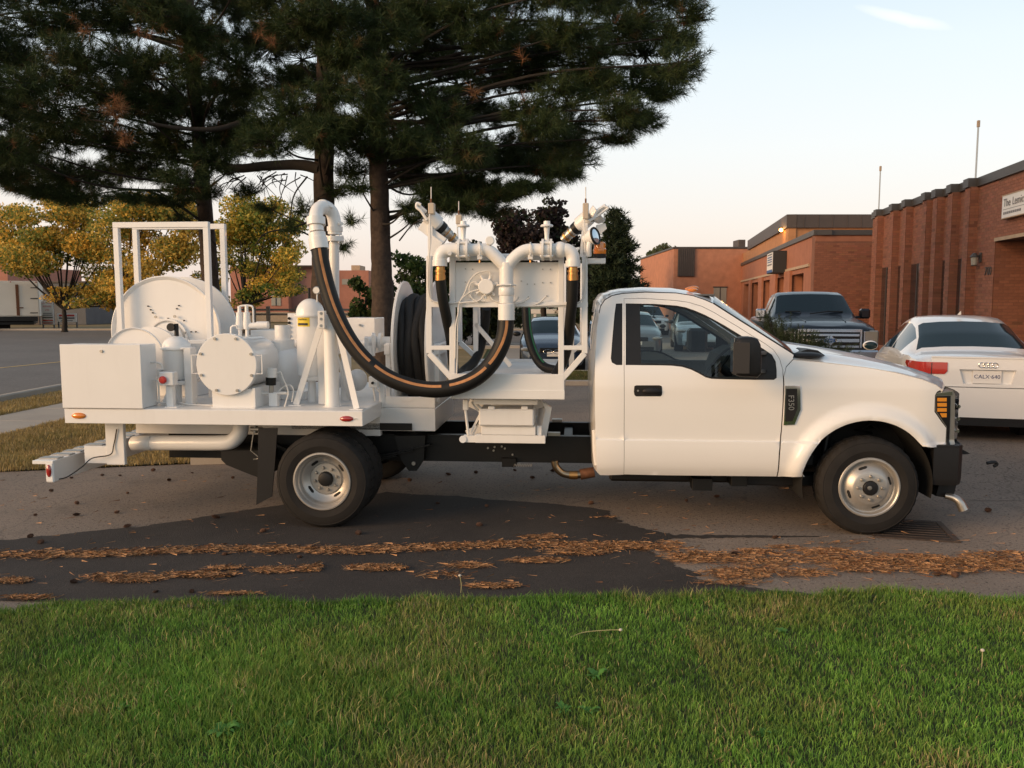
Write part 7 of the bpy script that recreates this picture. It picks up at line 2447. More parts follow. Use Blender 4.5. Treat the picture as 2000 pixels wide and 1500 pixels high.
for sg in (-1, 1):
    ob('wiper_blade', MB().tube([V((.712 - .5) * Lp + .02, sg * .1 - .2, 1.47), V((.70 - .5) * Lp + .03, sg * .3, 1.525), V((.695 - .5) * Lp + .02, sg * .62, 1.52)], .012, 6), PLAST, root)
ob('hood_ridge', MB().tube([V((.735 - .5) * Lp, -.45, 1.415), V((.93 - .5) * Lp, -.40, 1.325)], .012, 6), BPAINT, root)
ob('hood_ridge', MB().tube([V((.735 - .5) * Lp, .45, 1.415), V((.93 - .5) * Lp, .40, 1.325)], .012, 6), BPAINT, root)

# --- simple front dress for the far cars
def dress_front(c, dark_low=True, plate=True):
    x = c.L / 2
    k = lerp_tab(c.zs, .95)
    for sg in (1, -1):
        ob('headlight', MB().ell((x - .10, sg * c.W * .37, k * .92), .10, .17, .06, 16, 8), GRAYL, c.root)
        ob('mirror', MB().ell((.72, sg * (c.W / 2 + .08), lerp_tab(c.zs, .65) + .06), .07, .11, .07, 14, 8), PLAST, c.root)
    ob('grille', MB().box(x - .07, x + .012, -.34, .34, k * .78, k * .98, .03), BLACK, c.root)
    ob('lower_intake', MB().box(x - .10, x + .006, -.55, .55, .24, .40, .03), BLACK, c.root)
    if plate:
        ob('number_plate', MB().box(x + .006, x + .016, -.15, .15, .44, .56, .002), SIGNW, c.root)
NAVY = mk('navy_car_paint', (.018, .035, .065), .25, .2, .9)
SILV = mk('silver_blue_paint', (.30, .36, .40), .3, .4, .7)
GREYP = mk('grey_car_paint', (.16, .17, .18), .3, .4, .7)
bm = at(1088, 690, 21.0)
bc = sedan('navy_sedan', 'dark navy saloon facing the camera, seen through the lift platform', (bm.x, 21.6 + 2.2, -.004), R(-92), NAVY, 1.42, 4.45, 1.78)
dress_front(bc)
kx = bc.L / 2
for sg in (1, -1):
    ob('grille_ring', MB().tube([V(kx + .02, sg * .13 + .11 * math.cos(a), .56 + .055 * math.sin(a)) for a in [2 * math.pi * i / 20 for i in range(20)]], .008, 6, closed=True), CHROME, bc.root)
g1 = at(1258, 650, 27)
gc1 = sedan('grey_hatchback', 'grey car seen end on at the left edge of the cab window', (at(1240, 650, 29).x, 29.5, -.004), R(-94), GREYP, 1.50, 4.3, 1.76)
dress_front(gc1)
s1 = at(1375, 650, 29)
def suv(name, label, loc, hd, paint, H=1.7, scale=1.0):
    k = H / 1.7
    zs = [(0, 1.0 * k), (.04, 1.08 * k), (.4, 1.05 * k), (.75, 1.0 * k), (.9, .93 * k), (.97, .82 * k), (1, .62 * k)]
    zt = [(0, 1.02 * k), (.02, 1.15 * k), (.07, 1.55 * k), (.12, 1.66 * k), (.35, 1.70 * k), (.5, 1.68 * k), (.57, 1.62 * k), (.72, 1.10 * k), (.74, 1.06 * k), (.9, .98 * k), (.97, .88 * k), (1, .66 * k)]
    w = [(0, .80), (.03, .87), (.5, .91), (.9, .88), (.96, .80), (1, .66)]
    wt = [(0, .70), (.1, .62), (.4, .64), (.57, .64), (.72, .76), (.9, .74), (1, .55)]
    st = [0, .02, .04, .07, .12, .14, .16, .18, .2, .22, .24, .26, .29, .32, .35, .40, .41, .43, .5, .54, .57, .6, .64, .68, .72, .74, .76, .78, .8, .82, .84, .86, .88, .9, .92, .94, .96, .97, .985, 1]
    return Car(name, label, loc, hd, 4.6, 1.83, paint, zs, zt, w, wt, st, [(.12, .26), (.26, .40), (.43, .60)], (.57, .72), (.02, .07), (.20, .82), 'suv', .26, .36, scale)
sv = suv('silver_suv', 'silver blue sport utility vehicle facing the camera, seen through the cab window', (at(1366, 650, 31).x + .3, 33.0, -.004), R(-98), SILV)
dress_front(sv)
v1 = at(1281, 640, 46)
mv = suv('white_minivan', 'white minivan parked far behind, seen through the cab window', (v1.x, 60.0 - 11, -.004), R(-88), WPAINT, 1.65)
dress_front(mv)
v2 = at(1252, 640, 50)
mv2 = suv('pale_suv', 'pale car beside the white minivan, mostly hidden by the cab pillar', (v2.x, 51.0, -.004), R(-92), WPAINT, 1.6)
dress_front(mv2)

# --- white box truck, far left
BT = empty('box_truck', (0, 0, 0), label='white box truck seen from behind at the far left across the street', cat='truck')
YT = 55.5
def tbx(name, px0, py0, px1, py1, Y, dep, mat, par=BT, ch=.02):
    a, b = at(px0, py1, Y), at(px1, py0, Y)
    return ob(name, MB().box(a.x, b.x, Y, Y + dep, a.z, b.z, ch), mat, par, 0)
CREAM = mk('cream_box_paint', (.72, .68, .60), .5, var=.04, vscale=1)
bd_ = tbx('cargo_box', -62, 549, 74, 618, YT, 6.5, CREAM)
dl = tbx('cargo_door', -58, 553, 36.5, 616, YT - .04, .035, CREAM)
dr_ = tbx('cargo_door', 38, 553, 72, 616, YT - .04, .035, CREAM)
for py in (562, 583, 611):
    tbx('hinge', 60, py - .8, 73, py + .8, YT - .07, .025, PLAST, dr_, .002)
    tbx('hinge', -58, py - .8, 5, py + .8, YT - .07, .025, PLAST, dl, .002)
tbx('lock_rod', 37.2, 556, 39, 616, YT - .09, .03, RUSTY, dr_, .004)
tbx('lock_handle', 36, 600, 48, 602, YT - .10, .03, RUSTY, dr_, .004)
for px in (8, 27, 70):
    tbx('marker_lamp', px - 1, 550, px + 1, 552, YT - .03, .02, REDL, BT, .004)
tbx('rear_sill', -62, 618, 73, 627, YT - .05, .5, BLACK)
tbx('chassis', -30, 627, 72, 634, YT + .3, 5.5, BLACK)
for px0, px1 in ((16, 38), (-50, -28)):
    a, b = at(px0, 643, YT + .8), at(px1, 622, YT + .8)
    r = (b.z - 0) / 2
    ob('rear_wheel', MB().lathe([(0, 0), (.44, 0), (.48, .05), (.48, b.x - a.x - .05), (.44, b.x - a.x), (0, b.x - a.x)], (a.x, YT + 1.2, .47), (1, 0, 0), 24), RUBBER, BT)

# turn the truck so that its doors face the street corner
_c = at(74, 600, YT)
_a = R(27)
BT.rotation_euler = (0, 0, _a)
BT.location = (_c.x - (_c.x * math.cos(_a) - YT * math.sin(_a)), YT - (_c.x * math.sin(_a) + YT * math.cos(_a)), 0)
# --- signs by the workshop
def sign_board(px0, py0, px1, py1, Y, label, lines, post=True):
    a, b = at(px0, py1, Y), at(px1, py0, Y)
    t = empty('sign_board', ((a.x + b.x) / 2, Y, 0), 0, label=label, cat='sign')
    w, z0, z1 = (b.x - a.x) / 2, a.z, b.z
    pn = ob('panel', MB().box(-w, w, 0, .05, z0, z1, .004), SIGNW, t, 0)
    ob('post', MB().box(-w, -w + .08, .055, .13, -.1, z1, .004), GREYW, t, 0)
    ob('post', MB().box(w - .08, w, .055, .13, -.1, z1, .004), GREYW, t, 0)
    h = z1 - z0
    for f, size, s, m in lines:
        if isinstance(s, str):
            lettering('lettering', s, h * size, V(0, -.004, z0 + h * f), (1, 0, 0), (0, 0, 1), m, pn, 'CENTER', .002)
        else:
            ob('printed_line', MB().box(-w * s, w * s, -.006, -.001, z0 + h * (f - size / 2), z0 + h * (f + size / 2), .0005), m, pn, 0)
sign_board(82, 588, 103, 634, 58.5, 'tall white sign board with red lettering beside the box truck',
           [(.91, .085, 'L.A. TRUCK', REDI), (.77, .10, 'REPAIRS', REDI), (.62, .10, 'LTD', REDI), (.48, .03, .7, SIGNI), (.40, .03, .8, SIGNI), (.30, .04, .85, INK), (.18, .045, .85, REDI), (.07, .04, .85, REDI)])
sign_board(112, 612, 149, 629, 60.0, 'low white sign board with dark print behind a yellow tree trunk', [(.75, .2, .8, REDI), (.45, .2, .8, SIGNI), (.18, .1, .6, SIGNI)])

# --- rail fence and posts behind the pumps, white barrier behind the navy car
RF = empty('rail_fence', (0, 0, 0), label='low weathered timber rail fence beyond the street, behind the tank', cat='fence')
TIM = mk('grey_timber', (.18, .15, .12), .85, var=.2, vscale=6)
for py0, py1 in ((603, 607), (612, 616)):
    a, b = at(440, py1, 56.5), at(700, py0, 56.5)
    ob('rail', MB().box(a.x, b.x, 56.5, 56.58, a.z, b.z, .01), TIM, RF, 0)
for px in (446, 496, 524, 580, 640, 700):
    a, b = at(px - 3, 630, 56.4), at(px + 3, 598, 56.4)
    ob('post', MB().box(a.x, b.x, 56.3, 56.48, 0, b.z, .01), TIM, RF, 0)
WB = empty('white_barrier', (0, 0, 0), label='long white horizontal barrier beyond the navy car', cat='barrier')
a, b = at(985, 613, 52), at(1160, 604, 52)
ob('beam', MB().box(a.x, b.x, 52, 52.25, a.z, b.z, .02), SIGNW, WB, 0)
for px in (990, 1045, 1100, 1155):
    a2 = at(px, 612, 52)
    ob('post', MB().box(a2.x - .08, a2.x + .08, 52.05, 52.2, 0, a2.z + .1, .01), SIGNW, WB, 0)
far_wall = empty('far_grey_building', (0, 0, 0), label='distant grey brown building behind the conifers and parked cars', cat='building')
fbox('wall', 1150, 588, 1330, 625, 95, 8, mk('grey_brown_wall', (.22, .17, .15), .8, var=.1), far_wall, 0)
fbox('roof_edge', 1149, 586, 1331, 588.3, 94.9, 1, FASCIA, far_wall)

# ------------------------------------------------------------------ trees
BARK = mk('pine_bark', (.050, .034, .025), .92, var=.45, vscale=14, bump=1.0, bscale=26)
BARK2 = mk('dark_bark', (.024, .019, .015), .92, var=.3, vscale=10, bump=.6, bscale=20)
NEED = mk('pine_needles', (.03, .05, .018), .6, attr='tint', trans=.10, spec=.25)
LEAF = mk('tree_leaf', (.2, .15, .03), .6, attr='tint', trans=.45, spec=.25)

def trunk_mesh(pts, r0, r1, n=18, seed=0):
    rg = random.Random(seed)
    path = cr(pts, 8)
    m = len(path)
    mb = MB()
    mb.tube(path, [r0 + (r1 - r0) * (i / (m - 1)) + (r0 * .35 * (1 - i / 3) if i < 3 else 0) for i in range(m)], n)
    # rough the outline
    for i, v_ in enumerate(mb.v):
        k = 1 + .07 * math.sin(i * 2.3 + seed) + rg.uniform(-.05, .05)
        ring = i // n
        if ring < m:
            c_ = path[ring]
            mb.v[i] = tuple(c_ + (Vector(v_) - c_) * k)
    return mb

PINES = [dict(px=424, Y=15.2, r=.19, lean=(-.25, 0)), dict(px=634, Y=13.6, r=.245, lean=(.10, .2)), dict(px=752, Y=13.0, r=.205, lean=(-.12, .1))]
labels = ['pine tree with the leftmost trunk, behind the white reel frame', 'pine tree with the thickest trunk, behind the mast elbow', 'pine tree with the rightmost trunk, beside the black hose reel']
outline = [(-260, -420), (1330, -420), (1392, -250), (1398, -40), (1380, 40), (1345, 80), (1330, 115), (1325, 190), (1290, 235), (1220, 275), (1150, 280), (1112, 315), (1118, 345), (1075, 375), (985, 385), (900, 395), (830, 372), (800, 340), (720, 300), (640, 290), (590, 300), (480, 300), (430, 345), (300, 368), (180, 350), (60, 355), (-260, 345)]
def inpoly(x, y, poly):
    c_ = False
    j = len(poly) - 1
    for i in range(len(poly)):
        if (poly[i][1] > y) != (poly[j][1] > y) and x < (poly[j][0] - poly[i][0]) * (y - poly[i][1]) / (poly[j][1] - poly[i][1] + 1e-9) + poly[i][0]:
            c_ = not c_
        j = i
    return c_
gaps_ = [(1260, 118, 95, 10), (1010, 345, 60, 9), (850, 160, 70, 12), (800, 235, 50, 15), (380, 235, 55, 9), (560, 345, 60, 30), (220, 345, 30, 5), (590, 115, 45, 14), (860, 330, 30, 16), (420, 190, 30, 10), (120, 130, 35, 6), (960, 255, 45, 8), (1170, 335, 40, 20), (100, 215, 30, 6), (680, 215, 25, 12)]
prg = random.Random(5)
pads = []
for iy in range(-7, 8):
    for ix_ in range(-4, 24):
        px, py = ix_ * 60 + prg.uniform(-26, 26), iy * 56 + prg.uniform(-22, 22)
        if py < -60 and prg.random() < .6:
            continue
        if not inpoly(px, py, outline):
            continue
        pads.append((px, py, prg.uniform(48, 74), prg.uniform(26, 40), prg.uniform(11.6, 17.0), 1.0))
# the hand placed sprays at the rim of the crown
pads += [(1355, 30, 34, 22, 13.5, 1), (1330, 80, 34, 10, 13.2, 1), (1300, 135, 36, 16, 13.0, 1), (1295, 185, 34, 13, 12.8, 1), (1250, 235, 42, 16, 13, 1), (1200, 270, 40, 12, 13, 1), (1095, 335, 40, 14, 12.5, 1), (1040, 362, 55, 12, 12.5, 1), (960, 385, 50, 14, 13, 1),
         (900, 400, 50, 16, 12.6, 1), (75, 375, 34, 12, 13.5, .6), (20, 345, 40, 14, 13, .8), (590, 405, 26, 14, 12.6, .5), (565, 440, 22, 16, 12.7, .5), (690, 432, 18, 12, 12.4, .4), (670, 480, 18, 14, 12.4, .4), (520, 405, 26, 10, 14, .5), (480, 372, 30, 12, 14, .6), (330, 392, 50, 12, 14.2, .8),
         (250, 385, 45, 12, 13.5, .9), (700, 365, 26, 12, 12.4, .6), (800, 400, 24, 12, 12.3, .6), (350, 425, 24, 10, 14.5, .35), (840, 372, 36, 16, 12.6, .9), (880, 350, 50, 22, 13.4, 1), (800, 350, 40, 24, 13.8, 1), (930, 360, 55, 24, 13.6, 1), (860, 400, 50, 18, 13.2, 1), (990, 372, 50, 18, 13.4, 1), (950, 410, 50, 14, 13.4, .8), (690, 330, 40, 22, 13.6, .8), (820, 300, 45, 26, 13.8, 1), (900, 300, 50, 26, 14, 1), (1000, 320, 50, 24, 13.8, 1), (660, 370, 30, 14, 13.5, .6), (810, 425, 30, 12, 13, .6), (150, 385, 60, 16, 14, 1), (380, 375, 50, 16, 14.2, 1), (60, 365, 50, 14, 13.6, 1), (1060, 330, 45, 20, 13.4, 1), (640, 180, 60, 34, 12, 1), (705, 245, 55, 30, 12, 1), (750, 150, 60, 34, 11.9, 1), (615, 255, 45, 26, 12.2, .9), (790, 270, 55, 30, 12, 1), (680, 100, 60, 34, 12, 1), (770, 60, 60, 34, 12, 1), (600, 40, 60, 34, 12, 1), (860, 230, 55, 28, 12.2, 1), (520, 250, 45, 26, 12.4, .9), (450, 330, 26, 14, 14.6, .6), (530, 330, 40, 10, 14.5, .3)]
dead = [(222, 215, 20, 26, 11.4, 1.4), (240, 265, 14, 14, 11.4, 1.2), (270, 60, 24, 16, 11.5, .5), (505, 60, 16, 12, 11.5, .5), (925, 175, 15, 9, 11.4, .6), (165, 45, 30, 14, 11.5, .4), (530, 78, 9, 8, 11.4, .8), (1030, 110, 14, 10, 11.6, .4)]

def needle_bursts(C, AX, rad, nn, tint, rg):
    """C (m,3) centres, AX (m,3) axes; nn needles each. Returns verts, tris, tints."""
    m = len(C)
    d = rg.normal(size=(m, nn, 3))
    d /= np.linalg.norm(d, axis=2, keepdims=True)
    d = d + AX[:, None, :] * rg.uniform(.35, 1.25, (m, nn, 1))
    d /= np.linalg.norm(d, axis=2, keepdims=True)
    L = rad[:, None] * rg.uniform(.7, 1.1, (m, nn))
    base = C[:, None, :] + AX[:, None, :] * (rg.uniform(-.11, .05, (m, nn, 1)))
    tip = base + d * L[:, :, None]
    tip[:, :, 2] -= .012
    sv_ = rg.normal(size=(m, nn, 3))
    sdir = np.cross(d, sv_)
    sdir /= np.linalg.norm(sdir, axis=2, keepdims=True) + 1e-9
    wv = .0036
    v = np.stack([base - sdir * wv, base + sdir * wv, tip], 2).reshape(-1, 3)
    t = np.arange(len(v)).reshape(-1, 3)
    c_ = np.repeat(tint[:, None, :], nn, 1) * rg.uniform(.7, 1.3, (m, nn, 1))
    return v, t, np.repeat(c_.reshape(-1, 3), 3, 0)

def tree_for(px):
    return 0 if px < 500 else (1 if px < 705 else 2)
crown = [dict(C=[], AX=[], T=[], R=[]) for _ in PINES]
twigs = [MB() for _ in PINES]
limbs = [[] for _ in PINES]
rgn = np.random.default_rng(99)
roots = []
for i, p in enumerate(PINES):
    b = at(p['px'], 780, p['Y'])
    b.z = 0
    t = empty('pine_tree', (b.x, b.y, 0), 0, label=labels[i], cat='tree', group='pine trees behind the truck')
    p['b'] = b
    lx, ly = p['lean']
    H = 12.5
    pts_ = [V(0, 0, -.1), V(lx * .1, ly * .1, 1.5), V(lx * .35, ly * .3, 3.2), V(lx * .8, ly * .8, 5.5), V(lx * 1.2, ly, 8.5), V(lx * 1.4, ly, H)]
    p['path'] = cr(pts_, 8)
    ob('trunk', trunk_mesh(pts_, p['r'], .05, 18, i), BARK, t, 60)
    roots.append(t)
def trunk_at(i, z):
    pa = PINES[i]['path']
    for k in range(len(pa) - 1):
        if pa[k].z <= z <= pa[k + 1].z:
            f = (z - pa[k].z) / (pa[k + 1].z - pa[k].z)
            return PINES[i]['b'] + pa[k].lerp(pa[k + 1], f)
    return PINES[i]['b'] + pa[-1]
for kind, lst in (('live', pads), ('dead', dead)):
    for (px, py, rx, ry, Y, dn) in lst:
        ti = tree_for(px)
        c_ = at(px, py, Y)
        mp = Y / F
        RX, RZ, RY = rx * mp, ry * mp, rx * mp * .9
        n = int((105 if kind == 'live' else 26) * dn * (RX / .52) * (.75 + .5 * RZ / .28))
        if py < -60:
            n = int(n * .6)
        st0 = trunk_at(ti, min(11.5, max(2.6, c_.z - prg.uniform(.0, .5) - .05 * (c_ - trunk_at(ti, c_.z)).length)))
        mid = st0.lerp(c_, .5) + V(prg.uniform(-.2, .2), prg.uniform(-.2, .2), prg.uniform(-.25, .35))
        dist = (c_ - st0).length
        if kind == 'live' and dn > .45 and prg.random() < .7 and (py < 330 or dist < 2.2) and px > -120:
            pth = cr([st0, mid, c_], 5)
            o = ob('limb', MB().tube([q - PINES[ti]['b'] for q in pth], [.016 + .008 * dist * .5 - (.010 + .0065 * dist * .5) * k / (len(pth) - 1) for k in range(len(pth))], 7), BARK2, roots[ti], 60)
        for _ in range(n):
            a, u_, w_ = prg.uniform(0, 6.283), prg.uniform(-1, 1), prg.random() ** .4
            q = V(math.cos(a) * math.sqrt(1 - u_ * u_) * RX * w_, math.sin(a) * math.sqrt(1 - u_ * u_) * RY * w_, u_ * RZ * w_)
            pos = c_ + q
            # photo position of this tuft, to keep the bright gaps of the crown open
            rel = pos - CAM
            dep = rel.y * _cp - rel.z * _sp
            ppx = 1000 + F * rel.x / dep
            ppy = 750 - F * (rel.y * _sp + rel.z * _cp) / dep
            if any(((ppx - gx_) / gw) ** 2 + ((ppy - gy_) / gh) ** 2 < 1 for gx_, gy_, gw, gh in gaps_) and prg.random() < .86:
                continue
            ax_ = (q.normalized() * .8 + V(0, 0, .35) + (c_ - st0).normalized() * .5).normalized()
            cw = crown[ti]
            cw['C'].append(tuple(pos - PINES[ti]['b']))
            cw['AX'].append(tuple(ax_))
            if kind == 'dead' or prg.random() < .012:
                tn_ = V(.24, .105, .045).lerp(V(.14, .075, .035), prg.random())
            else:
                k = prg.random()
                tn_ = V(.024, .044, .015).lerp(V(.048, .070, .021), k)
                if prg.random() < .04:
                    tn_ = V(.10, .075, .03)
            cw['T'].append(tuple(tn_))
            cw['R'].append(prg.uniform(.12, .175))
            if prg.random() < .25:
                s_ = c_ - PINES[ti]['b']
                e_ = pos - PINES[ti]['b']
                md_ = s_.lerp(e_, .5) + V(0, 0, prg.uniform(-.05, .02))
                twigs[ti].tube([s_, md_, e_], [.011, .008, .004], 3, caps=False)
for i, t in enumerate(roots):
    cw = crown[i]
    v_, t_, c_ = needle_bursts(np.array(cw['C']), np.array(cw['AX']), np.array(cw['R']), 42, np.array(cw['T']), rgn)
    me = fast_mesh('crown', v_, t_, c_)
    me.materials.append(NEED)
    ob('crown', me, None, t)
    tw_ = twigs[i]
    me = fast_mesh('twigs', np.array(tw_.v), np.array(tw_.f, dtype=np.int32))
    me.materials.append(BARK2)
    ob('twigs', me, None, t, kind='stuff')
# the heavy level limb that runs left from the middle pine, and bare hanging twigs
def limb_px(ti, pts_, r0, r1, name='limb'):
    q = cr([at(*p) - PINES[ti]['b'] for p in pts_], 6)
    ob(name, MB().tube(q, [r0 + (r1 - r0) * k / (len(q) - 1) for k in range(len(q))], 10), BARK2, roots[ti], 60)
limb_px(1, [(625, 330, 13.6), (585, 322, 13.7), (520, 324, 13.9), (450, 328, 14.1), (380, 300, 14.2)], .095, .06)
limb_px(1, [(470, 240, 13.0), (420, 252, 12.8), (350, 250, 12.6), (290, 240, 12.4)], .045, .02)
limb_px(0, [(430, 330, 15.2), (412, 290, 15.0), (380, 262, 14.6)], .08, .04)
limb_px(0, [(420, 480, 15.2), (390, 445, 15.0), (350, 420, 14.8), (330, 395, 14.6)], .04, .015)
limb_px(1, [(612, 430, 13.4), (570, 445, 13.2), (520, 455, 13.1), (498, 480, 13)], .018, .008)
limb_px(1, [(600, 345, 13.5), (575, 380, 13.3), (568, 420, 13.2), (572, 450, 13.2)], .014, .006)
limb_px(2, [(735, 420, 13.0), (722, 400, 12.8), (708, 370, 12.7), (715, 330, 12.7)], .016, .008)
limb_px(2, [(780, 470, 13.0), (805, 440, 12.8), (840, 420, 12.6)], .012, .006)
for k in range(26):
    a = (prg.uniform(440, 610), prg.uniform(335, 352), prg.uniform(13.2, 14.5))
    b = (a[0] + prg.uniform(-60, 60), a[1] + prg.uniform(10, 60), a[2] - .1)
    limb_px(1, [a, ((a[0] + b[0]) / 2 + prg.uniform(-12, 12), (a[1] + b[1]) / 2 - 6, a[2]), b], .010, .004, 'twig')

# --- broadleaf and far trees
def leaf_cloud(blobs, n, size, cols, rg, flat=.6):
    P_, T_ = [], []
    tot = sum(b[3] * b[4] * b[5] for b in blobs)
    vs, cs2 = [], []
    for (x, y, z, rx, ry, rz) in blobs:
        k = max(20, int(n * rx * ry * rz / tot))
        q = rg.normal(size=(k, 3))
        q /= np.linalg.norm(q, axis=1, keepdims=True)
        q *= (rg.random((k, 1)) ** .42)
        pos = np.array([x, y, z]) + q * np.array([rx, ry, rz])
        pw = np.array([c_[1] for c_ in cols]) * rg.gamma(1.2, 1.0, len(cols)) + .01
        ci = rg.choice(len(cols), k, p=pw / pw.sum())
        base = np.array([c_[0] for c_ in cols])[ci] * rg.uniform(.7, 1.3, (k, 1))
        a = rg.normal(size=(k, 3))
        a /= np.linalg.norm(a, axis=1, keepdims=True)
        b = np.cross(a, rg.normal(size=(k, 3)))
        b /= np.linalg.norm(b, axis=1, keepdims=True) + 1e-9
        s_ = size * rg.uniform(.5, 1.2, (k, 1))
        v = np.stack([pos - a * s_, pos - b * s_ * flat, pos + a * s_, pos + b * s_ * flat], 1)
        vs.append(v.reshape(-1, 3))
        cs2.append(np.repeat(base, 4, 0))
    v = np.concatenate(vs)
    return v, np.arange(len(v)).reshape(-1, 4), np.concatenate(cs2)
def broad_tree(name, label, px, base_y, Y, blobs_px, n, size, cols, seed, trunk_r=.16, group=None, fork=True):
    rg = np.random.default_rng(seed)
    rr_ = random.Random(seed)
    b = at(px, base_y, Y)
    b.z = 0
    t = empty(name, b, 0, label=label, cat='tree', group=group)
    blobs = []
    mp = Y / F
    for (bx_, by_, rx, ry) in blobs_px:
        c0 = at(bx_, by_, Y)
        for _ in range(7):
            dx, dz, dy = rr_.uniform(-.6, .6) * rx * mp, rr_.uniform(-.6, .6) * ry * mp, rr_.uniform(-.7, .7) * rx * mp
            blobs.append((c0.x + dx - b.x, c0.y + dy - b.y, c0.z + dz, rx * mp * .5, rx * mp * .5, ry * mp * .42))
    v, tr_, c_ = leaf_cloud(blobs, n, size, cols, rg)
    me = fast_mesh('crown', v, tr_, c_)
    me.materials.append(LEAF)
    ob('crown', me, None, t)
    zc = max(.6, min(bb[2] for bb in blobs))
    ob('trunk', trunk_mesh([V(0, 0, -.1), V(.05, 0, zc * .5), V(.0, .05, zc), V(.1, 0, zc * 1.5 + .3)], trunk_r, trunk_r * .5, 10, seed), BARK2, t, 60)
    for k in range(len(blobs)):
        if k % 3 == 0:
            q = V(*blobs[k][:3])
            ob('limb', MB().tube(cr([V(0, 0, zc * .9), V(q.x * .5, q.y * .5, zc + (q.z - zc) * .4), q], 4), [trunk_r * .45 - trunk_r * .36 * i / 8 for i in range(9)], 6), BARK2, t, 60)
    return t
YEL = [((.78, .50, .10), .34), ((.58, .42, .10), .26), ((.24, .26, .06), .28), ((.12, .17, .045), .12)]
YEL2 = [((.72, .48, .085), .33), ((.52, .43, .09), .27), ((.17, .23, .045), .28), ((.09, .15, .035), .12)]
broad_tree('honey_locust', 'yellow leaved tree at the far left, above the box truck and sign', 126, 645, 52, [(60, 440, 75, 50), (110, 500, 100, 60), (30, 500, 50, 35), (150, 425, 70, 50), (190, 555, 80, 40), (20, 480, 45, 50), (200, 480, 70, 60), (130, 570, 40, 22), (180, 585, 60, 25), (250, 575, 60, 30), (110, 410, 60, 30)], 34000, .11, YEL, 1, .17, 'yellow autumn trees')
broad_tree('honey_locust', 'yellow leaved tree behind the white reel frame', 240, 645, 50, [(240, 440, 80, 60), (300, 500, 80, 60), (240, 560, 90, 45), (370, 440, 70, 60), (380, 520, 60, 55), (330, 570, 60, 40), (260, 400, 70, 30), (400, 580, 60, 40), (330, 420, 60, 40)], 30000, .11, YEL, 2, .18, 'yellow autumn trees')
broad_tree('honey_locust', 'yellow green tree between the two left pine trunks and the mast', 480, 645, 50, [(500, 430, 60, 55), (540, 480, 60, 50), (480, 510, 50, 50), (550, 565, 45, 25), (530, 400, 40, 30), (580, 440, 34, 34), (470, 440, 50, 50), (560, 520, 45, 40), (500, 570, 50, 35), (450, 480, 45, 60)], 26000, .10, YEL2, 3, .15, 'yellow autumn trees')
DKG = [((.028, .055, .016), .5), ((.05, .085, .022), .35), ((.09, .11, .03), .15)]
broad_tree('leafy_shrub', 'dark green leafy tree left of the rightmost pine trunk', 712, 650, 34, [(712, 600, 34, 40), (735, 570, 40, 45), (705, 560, 22, 30)], 4200, .10, DKG, 4, .08)
broad_tree('leafy_shrub', 'dark green leafy tree right of the rightmost pine trunk', 815, 650, 33, [(810, 540, 40, 45), (830, 590, 45, 45), (790, 510, 24, 18), (870, 620, 40, 40)], 5200, .10, DKG, 5, .08)
broad_tree('dark_tree', 'dark tree behind the lift platform, under the pine boughs', 925, 660, 36, [(920, 620, 70, 50), (960, 560, 60, 60), (890, 560, 60, 60), (930, 510, 60, 50), (980, 620, 50, 50)], 14000, .12, [((.02, .03, .014), .6), ((.04, .05, .02), .4)], 12, .12)
PUR = [((.030, .022, .022), .5), ((.055, .035, .030), .3), ((.03, .042, .018), .2)]
broad_tree('purple_tree', 'dark purplish tree behind the right header pipe', 1060, 650, 46, [(1060, 440, 60, 45), (1090, 490, 66, 55), (1020, 500, 70, 60), (1075, 408, 30, 22), (1060, 560, 70, 55), (1000, 450, 60, 50), (1110, 545, 60, 55)], 24000, .14, PUR, 6, .2)
broad_tree('green_tree', 'pale green tree left of the far orange brick building', 1295, 640, 75, [(1300, 500, 40, 28), (1285, 540, 40, 30), (1320, 540, 30, 40)], 4500, .20, [((.10, .12, .05), .5), ((.15, .15, .08), .5)], 7, .2)
broad_tree('green_tree', 'dark low trees behind the cab roof', 1225, 640, 70, [(1200, 560, 60, 40), (1260, 570, 50, 30), (1150, 560, 50, 40)], 6000, .2, [((.045, .055, .025), .6), ((.07, .075, .035), .4)], 8, .2)
broad_tree('green_tree', 'small green tree at the left picture edge', -20, 650, 60, [(-5, 460, 28, 30), (-40, 450, 50, 50)], 2500, .18, [((.09, .12, .06), 1.0)], 9, .12)
